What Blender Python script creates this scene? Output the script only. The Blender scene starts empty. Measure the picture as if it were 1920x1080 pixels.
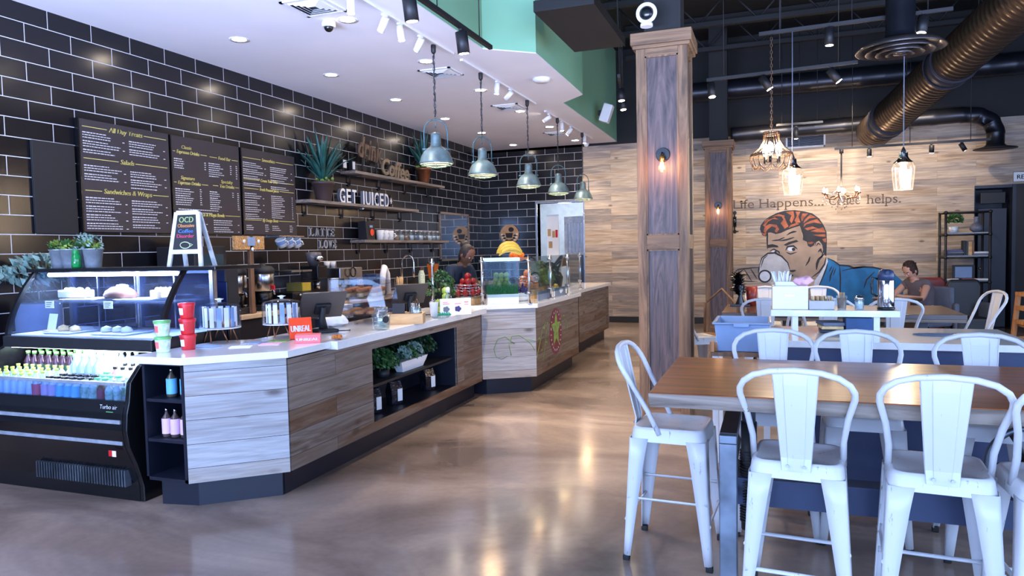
import bpy, bmesh, math, random
from mathutils import Vector, Matrix
PI = math.pi
rnd = random.Random(7)
SC = bpy.context.scene
COL = SC.collection
# ------------------------------------------------------------------ camera
CEIL = 3.548            # lowered ceiling height
BACK = 14.027           # back wall
CAMP = (5.661, 0.0, 1.485)
YAW, PIT, ROL, FPX = 0.3472, 0.0535, -0.0214, 1343.49
_fw = Vector((-math.sin(YAW)*math.cos(PIT), math.cos(YAW)*math.cos(PIT), -math.sin(PIT)))
_r = Vector((math.cos(YAW), math.sin(YAW), 0)); _u = _r.cross(_fw)
_R2 = math.cos(ROL)*_r + math.sin(ROL)*_u; _U2 = -math.sin(ROL)*_r + math.cos(ROL)*_u
cd = bpy.data.cameras.new('camera'); cam = bpy.data.objects.new('camera', cd); COL.objects.link(cam)
cd.sensor_width = 36; cd.lens = FPX*36/1920; cd.clip_start = 0.05; cd.clip_end = 100
cm = Matrix((( _R2.x, _U2.x, -_fw.x, CAMP[0]), (_R2.y, _U2.y, -_fw.y, CAMP[1]), (_R2.z, _U2.z, -_fw.z, CAMP[2]), (0, 0, 0, 1)))
cam.matrix_world = cm
SC.camera = cam
def at(px, py, ax, val):
    """the point of the plane ax=val seen at a pixel of the photograph (used for reading positions off known planes)"""
    d = _fw + _R2*((px-960)/FPX) + _U2*((540-py)/FPX)
    i = 'xyz'.index(ax); t = (val-CAMP[i])/d[i]
    return Vector(CAMP) + d*t
# ------------------------------------------------------------------ light and exposure
SC.view_settings.view_transform = 'Standard'; SC.view_settings.look = 'None'
SC.view_settings.exposure = 1.5; SC.view_settings.gamma = 1.0
SC.cycles.use_denoising = True
SC.cycles.max_bounces = 7; SC.cycles.diffuse_bounces = 4; SC.cycles.glossy_bounces = 4
SC.cycles.transmission_bounces = 5; SC.cycles.transparent_max_bounces = 16
SC.cycles.sample_clamp_indirect = 6.0
SC.cycles.caustics_reflective = False; SC.cycles.caustics_refractive = False
W = bpy.data.worlds.new('world'); SC.world = W; W.use_nodes = True
W.node_tree.nodes['Background'].inputs[0].default_value = (0.42, 0.58, 1.0, 1)
W.node_tree.nodes['Background'].inputs[1].default_value = 0.9
def area(name, loc, rot, sx, sy, power, color, spread=PI):
    l = bpy.data.lights.new(name, 'AREA'); l.shape = 'RECTANGLE'; l.size = sx; l.size_y = sy
    l.energy = power; l.color = color; l.spread = spread
    o = bpy.data.objects.new(name, l); COL.objects.link(o); o.location = loc; o.rotation_euler = rot
    return o
def spot(name, loc, target, power, color, angle=60, blend=0.5, r=0.03):
    l = bpy.data.lights.new(name, 'SPOT'); l.energy = power; l.color = color; l.spot_size = math.radians(angle)
    l.spot_blend = blend; l.shadow_soft_size = r
    o = bpy.data.objects.new(name, l); COL.objects.link(o); o.location = loc
    o.rotation_euler = (Vector(target)-Vector(loc)).to_track_quat('-Z', 'Y').to_euler()
    return o
def point(name, loc, power, color, r=0.03):
    l = bpy.data.lights.new(name, 'POINT'); l.energy = power; l.color = color; l.shadow_soft_size = r
    o = bpy.data.objects.new(name, l); COL.objects.link(o); o.location = loc
    return o
BLUE = (0.36, 0.55, 1.0); WARM = (1.0, 0.62, 0.30); NEUT = (1.0, 0.86, 0.74)
# daylight through the shop windows behind the camera and on the right, plus an added fill
area('daylight_rear', (5.6, -2.9, 1.75), (math.radians(90), 0, 0), 9.6, 2.7, 300, BLUE)
area('ceiling_fill', (5.4, -2.7, 0.5), (math.radians(148), 0, 0), 9.6, 0.8, 960, (0.54, 0.64, 1.0), math.radians(110))  # added fill lamp inside the room, aimed upward to brighten the ceiling
area('daylight_right', (10.9, 3.2, 1.75), (math.radians(90), 0, math.radians(90)), 8.5, 2.6, 160, (0.50, 0.66, 1.0))
# ------------------------------------------------------------------ helpers
def lin(c):
    c = c/255.0
    return c/12.92 if c <= 0.04045 else ((c+0.055)/1.055)**2.4
def rgb(r, g, b): return (lin(r), lin(g), lin(b), 1)
class MB:
    """collects shapes and links them as one mesh object"""
    def __init__(s): s.v = []; s.f = []; s.m = []; s.s = []; s.mi = 0; s.M = None
    def add(s, vs, fs, smooth=False, mi=None):
        b = len(s.v)
        for p in vs:
            p = Vector(p)
            s.v.append(s.M @ p if s.M is not None else p)
        for f in fs:
            s.f.append([b+i for i in f]); s.m.append(s.mi if mi is None else mi); s.s.append(smooth)
        return s
    def box(s, x0, x1, y0, y1, z0, z1, mi=None):
        if x0 > x1: x0, x1 = x1, x0
        if y0 > y1: y0, y1 = y1, y0
        if z0 > z1: z0, z1 = z1, z0
        return s.add([(x0,y0,z0),(x1,y0,z0),(x1,y1,z0),(x0,y1,z0),(x0,y0,z1),(x1,y0,z1),(x1,y1,z1),(x0,y1,z1)],
              [(0,3,2,1),(4,5,6,7),(0,1,5,4),(1,2,6,5),(2,3,7,6),(3,0,4,7)], False, mi)
    def bc(s, c, d, rz=0, mi=None, R=None):
        """box by centre and size, turned"""
        x, y, z = [k/2 for k in d]
        R = R if R is not None else Matrix.Rotation(rz, 3, 'Z')
        vs = [Vector(c)+R@Vector(p) for p in [(-x,-y,-z),(x,-y,-z),(x,y,-z),(-x,y,-z),(-x,-y,z),(x,-y,z),(x,y,z),(-x,y,z)]]
        return s.add(vs, [(0,3,2,1),(4,5,6,7),(0,1,5,4),(1,2,6,5),(2,3,7,6),(3,0,4,7)], False, mi)
    def frus(s, c0, a0, b0, c1, a1, b1, mi=None):
        """tapered box between two level rectangles"""
        vs = []
        for c, a, b in ((c0,a0,b0),(c1,a1,b1)):
            for sx, sy in ((-1,-1),(1,-1),(1,1),(-1,1)): vs.append((c[0]+sx*a/2, c[1]+sy*b/2, c[2]))
        return s.add(vs, [(0,3,2,1),(4,5,6,7),(0,1,5,4),(1,2,6,5),(2,3,7,6),(3,0,4,7)], False, mi)
    def tube(s, pts, r, n=8, closed=False, mi=None, smooth=True, flat=1.0):
        pts = [Vector(p) for p in pts]; N = len(pts)
        rs = r if isinstance(r, (list, tuple)) else [r]*N
        vs = []; up = None
        for i, p in enumerate(pts):
            a = pts[(i-1) % N] if (closed or i > 0) else p
            b = pts[(i+1) % N] if (closed or i < N-1) else p
            t = (b-a)
            t = t.normalized() if t.length > 1e-9 else Vector((0,0,1))
            if up is None: up = t.orthogonal().normalized()
            up = (up - t*up.dot(t))
            up = up.normalized() if up.length > 1e-6 else t.orthogonal().normalized()
            w = t.cross(up)
            for k in range(n):
                an = 2*PI*k/n
                vs.append(p + up*(math.cos(an)*rs[i]) + w*(math.sin(an)*rs[i]*flat))
        fs = []
        for i in range(N if closed else N-1):
            j = (i+1) % N
            for k in range(n):
                k2 = (k+1) % n
                fs.append((i*n+k, i*n+k2, j*n+k2, j*n+k))
        s.add(vs, fs, smooth, mi)
        if not closed:
            b = len(s.v)-N*n; m = s.mi if mi is None else mi
            s.f.append([b+k for k in reversed(range(n))]); s.m.append(m); s.s.append(False)
            s.f.append([b+(N-1)*n+k for k in range(n)]); s.m.append(m); s.s.append(False)
        return s
    def cyl(s, p0, p1, r0, r1=None, n=16, mi=None): return s.tube([p0, p1], [r0, r0 if r1 is None else r1], n, mi=mi)
    def lathe(s, prof, c=(0,0,0), n=20, mi=None, cap=True, smooth=True, sx=1, sy=1, wob=0):
        vs = []; c = Vector(c)
        for r, z in prof:
            for k in range(n):
                a = 2*PI*k/n; rr = r*(1+wob*math.sin(a*3+z*20))
                vs.append(c+Vector((rr*math.cos(a)*sx, rr*math.sin(a)*sy, z)))
        fs = []
        for i in range(len(prof)-1):
            for k in range(n):
                k2 = (k+1) % n; fs.append((i*n+k, i*n+k2, (i+1)*n+k2, (i+1)*n+k))
        s.add(vs, fs, smooth, mi)
        if cap:
            b = len(s.v)-len(vs); m = s.mi if mi is None else mi
            if prof[0][0] > 1e-5: s.f.append([b+k for k in reversed(range(n))]); s.m.append(m); s.s.append(False)
            if prof[-1][0] > 1e-5: s.f.append([b+(len(prof)-1)*n+k for k in range(n)]); s.m.append(m); s.s.append(False)
        return s
    def sph(s, c, r, n=10, mi=None, sx=1, sy=1, sz=1):
        h = max(4, n//2+1)
        prof = [(max(1e-6, r*math.sin(PI*i/h)), -r*sz*math.cos(PI*i/h)) for i in range(h+1)]
        return s.lathe(prof, c, n, mi, False, True, sx, sy)
    def prism(s, poly, a, b, ax='z', mi=None):
        """polygon swept along ax from a to b; the polygon is given in the two other axes in order (xy, xz or yz)"""
        def P(u, v, w): return {'z': (u, v, w), 'y': (u, w, v), 'x': (w, u, v)}[ax]
        n = len(poly)
        vs = [P(u, v, a) for u, v in poly]+[P(u, v, b) for u, v in poly]
        fs = [list(range(n)), [n+k for k in reversed(range(n))]]+[(k, n+k, n+(k+1) % n, (k+1) % n) for k in range(n)]
        return s.add(vs, fs, False, mi)
    def quad(s, a, b, c, d, mi=None): return s.add([a, b, c, d], [(0,1,2,3)], False, mi)
    def build(s, name, mats, parent=None, loc=(0,0,0), rot=(0,0,0), bevel=0, seg=2, sub=0, fix=True, solid=0):
        me = bpy.data.meshes.new(name)
        me.from_pydata([tuple(p) for p in s.v], [], s.f)
        if not isinstance(mats, (list, tuple)): mats = [mats]
        for m in mats: me.materials.append(m)
        for p, m, sm in zip(me.polygons, s.m, s.s): p.material_index = m; p.use_smooth = sm
        me.update()
        if fix:
            bm = bmesh.new(); bm.from_mesh(me); bmesh.ops.recalc_face_normals(bm, faces=bm.faces); bm.to_mesh(me); bm.free()
        o = bpy.data.objects.new(name, me); COL.objects.link(o)
        if parent is not None: o.parent = parent
        o.location = loc; o.rotation_euler = rot
        if solid:
            md = o.modifiers.new('solid', 'SOLIDIFY'); md.thickness = solid; md.offset = 0
        if bevel:
            md = o.modifiers.new('bevel', 'BEVEL'); md.width = bevel; md.segments = seg; md.limit_method = 'ANGLE'; md.angle_limit = 0.6
            md.harden_normals = False
        if sub:
            md = o.modifiers.new('sub', 'SUBSURF'); md.levels = sub; md.render_levels = sub
        return o
def tag(o, label=None, cat=None, group=None, kind=None):
    if label: o['label'] = label
    if cat: o['category'] = cat
    if group: o['group'] = group
    if kind: o['kind'] = kind
    return o
def thing(name, label, cat, loc=(0,0,0), rz=0, group=None):
    o = bpy.data.objects.new(name, None); COL.objects.link(o); o.empty_display_size = 0.05
    o.location = loc; o.rotation_euler = (0, 0, rz)
    return tag(o, label, cat, group)
def struct(o): o['kind'] = 'structure'; return o
def copy_tree(o, parent=None, depth=0):
    c = o.copy(); COL.objects.link(c)
    if parent is not None: c.parent = parent
    for ch in [k for k in o.children]: copy_tree(ch, c)
    return c
def dup(o, loc, rz=None, label=None, group=None, scale=None):
    c = copy_tree(o); c.location = loc
    if rz is not None: c.rotation_euler = (0, 0, rz)
    if label: c['label'] = label
    if group: c['group'] = group
    if scale: c.scale = (scale, scale, scale) if not isinstance(scale, tuple) else scale
    return c
# ---- writing
def text_verts(s, size, ext=0, off=0):
    cu = bpy.data.curves.new('t', 'FONT'); cu.body = s; cu.size = size; cu.resolution_u = 3; cu.extrude = ext; cu.offset = off
    ob = bpy.data.objects.new('t', cu)
    me = ob.to_mesh()
    vs = [tuple(v.co) for v in me.vertices]; fs = [tuple(p.vertices) for p in me.polygons]
    ob.to_mesh_clear(); bpy.data.objects.remove(ob); bpy.data.curves.remove(cu)
    return vs, fs
def put_text(mb, s, size, origin, du, dv, depth=0.003, mi=None, align='c', width=None, bold=0, shear=0, ext=0, off=0):
    """lettering as raised shapes; du, dv = reading direction and up direction"""
    vs, fs = text_verts(s, size, ext, off)
    if not vs: return
    x0 = min(v[0] for v in vs); x1 = max(v[0] for v in vs)
    k = (width/(x1-x0)) if width else 1.0
    off = {'c': (x0+x1)/2, 'l': x0, 'r': x1}[align]
    du = Vector(du); dv = Vector(dv); n = du.cross(dv).normalized(); o = Vector(origin)
    for bx in ([0] if not bold else [-bold, bold]):
        P = [o+du*((v[0]-off)*k+bx+v[1]*shear)+dv*v[1] for v in vs]
        N = len(P)
        mb.add([p+n*(depth+v[2]) for p, v in zip(P, vs)], fs, False, mi)
    return (x1-x0)*k

def slab_serifs(mb, s, size, origin, width, thick=0.016):
    """square feet and caps on the stems, for typewriter-like lettering on a wall facing -y"""
    vs, fs = text_verts(s, size)
    x0 = min(v[0] for v in vs); x1 = max(v[0] for v in vs); k = width/(x1-x0); lv = {}
    for v in vs: lv.setdefault(round(v[1]/size, 2), set()).add(round(v[0], 4))
    for y, xs in lv.items():
        xs = sorted(xs)
        if len(xs) > 8 * max(1, len(s)): continue
        for a, b_ in zip(xs, xs[1:]):
            if 0.055*size < b_-a < 0.13*size and (y < 0.02 or y > 0.42):
                up = y > 0.3; z0 = y*size-(thick if up else 0); e = 0.05*size
                xa = origin[0]+(a-x0)*k-e; xb = origin[0]+(b_-x0)*k+(e if not up else e*0.2)
                mb.add([(xa, origin[1], origin[2]+z0), (xb, origin[1], origin[2]+z0), (xb, origin[1], origin[2]+z0+thick), (xa, origin[1], origin[2]+z0+thick)], [(0,1,2,3)])
# ------------------------------------------------------------------ materials
def newmat(name):
    m = bpy.data.materials.new(name); m.use_nodes = True
    nt = m.node_tree; return m, nt, nt.nodes['Principled BSDF']
def setp(b, **k):
    for n, v in k.items():
        b.inputs[{'col':'Base Color','rough':'Roughness','metal':'Metallic','coat':'Coat Weight','spec':'Specular IOR Level','alpha':'Alpha','trans':'Transmission Weight','ior':'IOR','sheen':'Sheen Weight','emc':'Emission Color','ems':'Emission Strength','coatr':'Coat Roughness','sub':'Subsurface Weight'}[n]].default_value = v
def node(nt, t, **k):
    n = nt.nodes.new(t)
    for a, v in k.items():
        if a.startswith('i_'): n.inputs[a[2:].replace('_', ' ')].default_value = v
        else: setattr(n, a, v)
    return n
def plain(name, c, rough=0.5, metal=0.0, var=0.06, scale=9.0, bump=0.0, **k):
    """one colour with a faint noise so that it is procedural and not dead flat"""
    m, nt, b = newmat(name); c = rgb(*c)
    setp(b, rough=rough, metal=metal, **k)
    tc = node(nt, 'ShaderNodeTexCoord'); nz = node(nt, 'ShaderNodeTexNoise', i_Scale=scale, i_Detail=3.0)
    nt.links.new(tc.outputs['Object'], nz.inputs['Vector'])
    rp = node(nt, 'ShaderNodeValToRGB')
    rp.color_ramp.elements[0].position = 0.3; rp.color_ramp.elements[1].position = 0.7
    rp.color_ramp.elements[0].color = tuple(x*(1-var*2) for x in c[:3])+(1,); rp.color_ramp.elements[1].color = tuple(min(1, x*(1+var)) for x in c[:3])+(1,)
    nt.links.new(nz.outputs['Fac'], rp.inputs['Fac']); nt.links.new(rp.outputs['Color'], b.inputs['Base Color'])
    if bump:
        bp = node(nt, 'ShaderNodeBump', i_Strength=bump, i_Distance=0.01)
        nt.links.new(nz.outputs['Fac'], bp.inputs['Height']); nt.links.new(bp.outputs['Normal'], b.inputs['Normal'])
    return m
def emit(name, c, s):
    m, nt, b = newmat(name); setp(b, col=(0,0,0,1), emc=rgb(*c), ems=s, rough=0.5); return m
def glass(name, tint=(235,245,250), refl=0.08, haze=0.0, rough=0.03):
    """thin clear sheet: lets light straight through, mirrors a little"""
    m, nt, b = newmat(name); nt.nodes.remove(b)
    out = nt.nodes['Material Output']
    tr = node(nt, 'ShaderNodeBsdfTransparent'); tr.inputs[0].default_value = rgb(*tint)
    gl = node(nt, 'ShaderNodeBsdfGlossy'); gl.inputs['Color'].default_value = (1,1,1,1); gl.inputs['Roughness'].default_value = rough
    lw = node(nt, 'ShaderNodeLayerWeight', i_Blend=0.12)
    mp = node(nt, 'ShaderNodeMapRange'); mp.inputs['To Min'].default_value = refl; mp.inputs['To Max'].default_value = 0.45
    nt.links.new(lw.outputs['Fresnel'], mp.inputs['Value'])
    mx = node(nt, 'ShaderNodeMixShader')
    nt.links.new(mp.outputs[0], mx.inputs[0]); nt.links.new(tr.outputs[0], mx.inputs[1]); nt.links.new(gl.outputs[0], mx.inputs[2])
    last = mx
    if haze:
        df = node(nt, 'ShaderNodeBsdfDiffuse'); df.inputs[0].default_value = (0.9,0.93,1,1)
        m2 = node(nt, 'ShaderNodeMixShader'); m2.inputs[0].default_value = haze
        nt.links.new(mx.outputs[0], m2.inputs[1]); nt.links.new(df.outputs[0], m2.inputs[2]); last = m2
    nt.links.new(last.outputs[0], out.inputs['Surface'])
    return m
def tile(name, axis, u0):
    m, nt, b = newmat(name)
    tc = node(nt, 'ShaderNodeTexCoord'); sx = node(nt, 'ShaderNodeSeparateXYZ'); nt.links.new(tc.outputs['Object'], sx.inputs[0])
    su = node(nt, 'ShaderNodeMath', operation='SUBTRACT'); su.inputs[1].default_value = u0
    nt.links.new(sx.outputs[axis], su.inputs[0])
    sv = node(nt, 'ShaderNodeMath', operation='SUBTRACT'); sv.inputs[0].default_value = CEIL+0.002
    nt.links.new(sx.outputs['Z'], sv.inputs[1])
    cb = node(nt, 'ShaderNodeCombineXYZ'); nt.links.new(su.outputs[0], cb.inputs[0]); nt.links.new(sv.outputs[0], cb.inputs[1])
    br = node(nt, 'ShaderNodeTexBrick', offset=0.5, offset_frequency=2)
    br.inputs['Color1'].default_value = rgb(15,15,20); br.inputs['Color2'].default_value = rgb(25,23,27); br.inputs['Mortar'].default_value = rgb(200,198,202)
    br.inputs['Scale'].default_value = 1; br.inputs['Mortar Size'].default_value = 0.0036; br.inputs['Mortar Smooth'].default_value = 0.1
    br.inputs['Brick Width'].default_value = 0.4091; br.inputs['Row Height'].default_value = 0.155; br.inputs['Bias'].default_value = 0
    nt.links.new(cb.outputs[0], br.inputs['Vector']); nt.links.new(br.outputs['Color'], b.inputs['Base Color'])
    mr = node(nt, 'ShaderNodeMapRange'); mr.inputs['To Min'].default_value = 0.2; mr.inputs['To Max'].default_value = 0.8
    nt.links.new(br.outputs['Fac'], mr.inputs['Value']); nt.links.new(mr.outputs[0], b.inputs['Roughness'])
    bp = node(nt, 'ShaderNodeBump', i_Strength=0.5, i_Distance=0.004, invert=True)
    nt.links.new(br.outputs['Fac'], bp.inputs['Height']); nt.links.new(bp.outputs['Normal'], b.inputs['Normal'])
    return m
def planks(name, axes, row, length, cols, rough=0.6, grain=1.0, gap=0.002, knots=1.0, u0=0.0, v0=0.0, mort=(40,34,30), white=None):
    """boards laid along axes[0], stacked along axes[1]; cols = colours the boards vary between"""
    m, nt, b = newmat(name); L = nt.links.new
    tc = node(nt, 'ShaderNodeTexCoord'); sx = node(nt, 'ShaderNodeSeparateXYZ'); L(tc.outputs['Object'], sx.inputs[0])
    cb = node(nt, 'ShaderNodeCombineXYZ')
    for i, (a, o) in enumerate(zip(axes, (u0, v0))):
        ad = node(nt, 'ShaderNodeMath', operation='ADD'); ad.inputs[1].default_value = o+50
        L(sx.outputs[a], ad.inputs[0]); L(ad.outputs[0], cb.inputs[i])
    br = node(nt, 'ShaderNodeTexBrick', offset=0.37, offset_frequency=2)
    br.inputs['Color1'].default_value = (0,0,0,1); br.inputs['Color2'].default_value = (1,1,1,1); br.inputs['Mortar'].default_value = (0.5,0.5,0.5,1)
    br.inputs['Scale'].default_value = 1; br.inputs['Mortar Size'].default_value = gap; br.inputs['Brick Width'].default_value = length; br.inputs['Row Height'].default_value = row
    L(cb.outputs[0], br.inputs['Vector'])
    # grain: noise stretched along the board, shifted per board
    mpg = node(nt, 'ShaderNodeMapping'); mpg.inputs['Scale'].default_value = (1.3, 26, 1)
    ofs = node(nt, 'ShaderNodeVectorMath', operation='SCALE'); ofs.inputs['Scale'].default_value = 37.0
    L(br.outputs['Color'], ofs.inputs[0])
    av = node(nt, 'ShaderNodeVectorMath', operation='ADD'); L(cb.outputs[0], av.inputs[0]); L(ofs.outputs[0], av.inputs[1])
    L(av.outputs[0], mpg.inputs['Vector'])
    n1 = node(nt, 'ShaderNodeTexNoise', i_Scale=1.6, i_Detail=6.0, i_Roughness=0.6, i_Distortion=0.8); L(mpg.outputs[0], n1.inputs['Vector'])
    mp2 = node(nt, 'ShaderNodeMapping'); mp2.inputs['Scale'].default_value = (0.9, 10.0, 1); L(av.outputs[0], mp2.inputs['Vector'])
    n2 = node(nt, 'ShaderNodeTexNoise', i_Scale=1.4, i_Detail=3.0, i_Distortion=1.2); L(mp2.outputs[0], n2.inputs['Vector'])
    # board tone = per-board value pushed by the broad streaks
    mxv = node(nt, 'ShaderNodeMath', operation='MULTIPLY_ADD'); mxv.inputs[1].default_value = 0.62
    sep = node(nt, 'ShaderNodeSeparateColor'); L(br.outputs['Color'], sep.inputs[0]); L(sep.outputs[0], mxv.inputs[0])
    ms = node(nt, 'ShaderNodeMapRange'); ms.inputs['From Min'].default_value = 0.32; ms.inputs['From Max'].default_value = 0.68; ms.inputs['To Max'].default_value = 0.34
    L(n2.outputs['Fac'], ms.inputs['Value']); L(ms.outputs[0], mxv.inputs[2])
    rp = node(nt, 'ShaderNodeValToRGB'); els = rp.color_ramp.elements
    while len(els) < len(cols): els.new(0.5)
    for i, c in enumerate(cols): els[i].position = i/(len(cols)-1); els[i].color = rgb(*c)
    L(mxv.outputs[0], rp.inputs['Fac'])
    mg = node(nt, 'ShaderNodeMapRange'); mg.inputs['From Min'].default_value = 0.3; mg.inputs['From Max'].default_value = 0.7; mg.inputs['To Min'].default_value = 1-0.32*grain; mg.inputs['To Max'].default_value = 1+0.12*grain
    L(n1.outputs['Fac'], mg.inputs['Value'])
    mul = node(nt, 'ShaderNodeMix', data_type='RGBA', blend_type='MULTIPLY'); mul.inputs[0].default_value = 1
    L(rp.outputs['Color'], mul.inputs[6]); L(mg.outputs[0], mul.inputs[7])
    last = mul.outputs[2]
    if knots:
        mk = node(nt, 'ShaderNodeMapping'); mk.inputs['Scale'].default_value = (2.3, 5.2, 1); L(av.outputs[0], mk.inputs['Vector'])
        vo = node(nt, 'ShaderNodeTexVoronoi', i_Scale=1.0, i_Randomness=1.0); L(mk.outputs[0], vo.inputs['Vector'])
        mr = node(nt, 'ShaderNodeMapRange'); mr.inputs['From Min'].default_value = 0.06*knots; mr.inputs['From Max'].default_value = 0.14*knots; mr.inputs['To Min'].default_value = 0.75; mr.inputs['To Max'].default_value = 0
        L(vo.outputs['Distance'], mr.inputs['Value'])
        mx = node(nt, 'ShaderNodeMix', data_type='RGBA'); L(mr.outputs[0], mx.inputs[0]); L(last, mx.inputs[6]); mx.inputs[7].default_value = rgb(70,52,42); last = mx.outputs[2]
    mm = node(nt, 'ShaderNodeMix', data_type='RGBA'); L(br.outputs['Fac'], mm.inputs[0]); L(last, mm.inputs[6]); mm.inputs[7].default_value = rgb(*mort)
    L(mm.outputs[2], b.inputs['Base Color']); setp(b, rough=rough)
    bp = node(nt, 'ShaderNodeBump', i_Strength=0.35, i_Distance=0.003); L(n1.outputs['Fac'], bp.inputs['Height']); L(bp.outputs['Normal'], b.inputs['Normal'])
    return m
def grainwood(name, c0, c1, axis='Z', rough=0.5, s=1.0, coat=0.0, bump=0.3, rings=0.0, edge=None):
    """solid timber, grain along one axis"""
    m, nt, b = newmat(name); L = nt.links.new
    tc = node(nt, 'ShaderNodeTexCoord'); mp = node(nt, 'ShaderNodeMapping')
    sc = {'X': (1.2,14,14), 'Y': (14,1.2,14), 'Z': (14,14,1.2)}[axis]
    mp.inputs['Scale'].default_value = tuple(k*s for k in sc); L(tc.outputs['Object'], mp.inputs['Vector'])
    n = node(nt, 'ShaderNodeTexNoise', i_Scale=1.0, i_Detail=6.0, i_Roughness=0.62, i_Distortion=1.4+rings); L(mp.outputs[0], n.inputs['Vector'])
    rp = node(nt, 'ShaderNodeValToRGB'); rp.color_ramp.elements[0].position = 0.34; rp.color_ramp.elements[1].position = 0.66
    rp.color_ramp.elements[0].color = rgb(*c0); rp.color_ramp.elements[1].color = rgb(*c1)
    L(n.outputs['Fac'], rp.inputs['Fac']); L(rp.outputs['Color'], b.inputs['Base Color'])
    setp(b, rough=rough, coat=coat, coatr=0.15)
    bp = node(nt, 'ShaderNodeBump', i_Strength=bump, i_Distance=0.004); L(n.outputs['Fac'], bp.inputs['Height']); L(bp.outputs['Normal'], b.inputs['Normal'])
    return m
def floor_mat():
    m, nt, b = newmat('polished_concrete'); L = nt.links.new
    tc = node(nt, 'ShaderNodeTexCoord')
    mp = node(nt, 'ShaderNodeMapping'); mp.inputs['Scale'].default_value = (0.9, 1.6, 1); mp.inputs['Rotation'].default_value = (0,0,0.4); L(tc.outputs['Object'], mp.inputs['Vector'])
    n1 = node(nt, 'ShaderNodeTexNoise', i_Scale=0.7, i_Detail=5.0, i_Roughness=0.55, i_Distortion=0.9); L(mp.outputs[0], n1.inputs['Vector'])
    rp = node(nt, 'ShaderNodeValToRGB'); e = rp.color_ramp.elements; e.new(0.5)
    for i, (p, c) in enumerate(((0.3,(98,84,76)),(0.5,(138,119,106)),(0.72,(178,156,138)))): e[i].position = p; e[i].color = rgb(*c)
    L(n1.outputs['Fac'], rp.inputs['Fac'])
    n2 = node(nt, 'ShaderNodeTexNoise', i_Scale=26.0, i_Detail=4.0); L(tc.outputs['Object'], n2.inputs['Vector'])
    mg = node(nt, 'ShaderNodeMapRange'); mg.inputs['To Min'].default_value = 0.86; mg.inputs['To Max'].default_value = 1.1; L(n2.outputs['Fac'], mg.inputs['Value'])
    mul = node(nt, 'ShaderNodeMix', data_type='RGBA', blend_type='MULTIPLY'); mul.inputs[0].default_value = 1
    L(rp.outputs['Color'], mul.inputs[6]); L(mg.outputs[0], mul.inputs[7])
    L(mul.outputs[2], b.inputs['Base Color'])
    mr = node(nt, 'ShaderNodeMapRange'); mr.inputs['To Min'].default_value = 0.07; mr.inputs['To Max'].default_value = 0.24; L(n1.outputs['Fac'], mr.inputs['Value']); L(mr.outputs[0], b.inputs['Roughness'])
    setp(b, spec=0.6)
    return m
def distressed(name='white_enamel'):
    m, nt, b = newmat(name); L = nt.links.new
    tc = node(nt, 'ShaderNodeTexCoord')
    mp = node(nt, 'ShaderNodeMapping'); mp.inputs['Scale'].default_value = (22, 22, 7); L(tc.outputs['Object'], mp.inputs['Vector'])
    n1 = node(nt, 'ShaderNodeTexNoise', i_Scale=1.0, i_Detail=6.0, i_Roughness=0.7); L(mp.outputs[0], n1.inputs['Vector'])
    rp = node(nt, 'ShaderNodeValToRGB'); rp.color_ramp.elements[0].position = 0.29; rp.color_ramp.elements[1].position = 0.365
    rp.color_ramp.elements[0].color = rgb(92,88,92); rp.color_ramp.elements[1].color = rgb(206,204,206)
    L(n1.outputs['Fac'], rp.inputs['Fac']); L(rp.outputs['Color'], b.inputs['Base Color'])
    setp(b, rough=0.36, metal=0.0)
    return m
M = {}
M['tile_l'] = tile('black_tile_left', 'Y', 4.416-0.2045)
M['tile_b'] = tile('black_tile_back', 'X', 0.5386-0.2045-0.4091)
M['floor'] = floor_mat()
M['ceil'] = plain('white_ceiling_paint', (232,230,236), 0.85, var=0.02, scale=1.2)
M['green'] = plain('green_paint', (132,184,150), 0.7, var=0.02, scale=1.5)
M['blackpaint'] = plain('black_ceiling_paint', (7,8,12), 0.7, var=0.15, scale=2)
M['black'] = plain('black_gloss', (14,14,17), 0.25)
M['blackm'] = plain('black_matt', (24,24,28), 0.55)
M['navy'] = plain('dark_navy_laminate', (17,21,36), 0.45, var=0.05)
M['navywall'] = plain('dark_door_paint', (40,44,58), 0.5, var=0.05)
M['darkwall'] = plain('dark_brown_wall', (36,31,31), 0.6)
M['white'] = plain('white_gloss', (232,232,234), 0.3, var=0.01)
M['whitem'] = plain('white_matt', (222,222,224), 0.6, var=0.02)
M['quartz'] = plain('white_quartz', (236,234,232), 0.12, var=0.02, scale=30, coat=0.4)
M['steel'] = plain('stainless_steel', (190,190,194), 0.24, 1.0, var=0.04)
M['chrome'] = plain('chrome', (215,215,220), 0.08, 1.0, var=0.01)
M['galv'] = plain('galvanised_steel', (176,184,194), 0.36, 0.45, var=0.12, scale=18)
M['bluesteel'] = plain('raw_blue_steel', (120,128,140), 0.42, 0.8, var=0.22, scale=7)
M['kraft'] = plain('kraft_card', (186,148,104), 0.8)
M['enamel'] = distressed()
M['teal'] = plain('weathered_teal_enamel', (108,130,134), 0.42, 0.25, var=0.28, scale=7)
M['tealdk'] = plain('weathered_teal_stem', (84,118,128), 0.45, 0.3, var=0.2, scale=12)
M['plankwall'] = planks('feature_wall_planks', ('X','Z'), 0.142, 1.55, [(126,108,92),(166,144,122),(190,172,152),(160,146,136),(124,116,112),(178,156,132)], 0.62, 1.0, 0.0012, 0.9, mort=(110,88,68))
CP = [(76,58,46),(114,82,60),(126,108,94),(140,126,116),(98,76,60),(154,142,134)]
M['plank_y'] = planks('counter_planks', ('Y','Z'), 0.142, 3.4, CP, 0.55, 1.1, 0.0016, 1.1, u0=0.5, v0=0.02)
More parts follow.
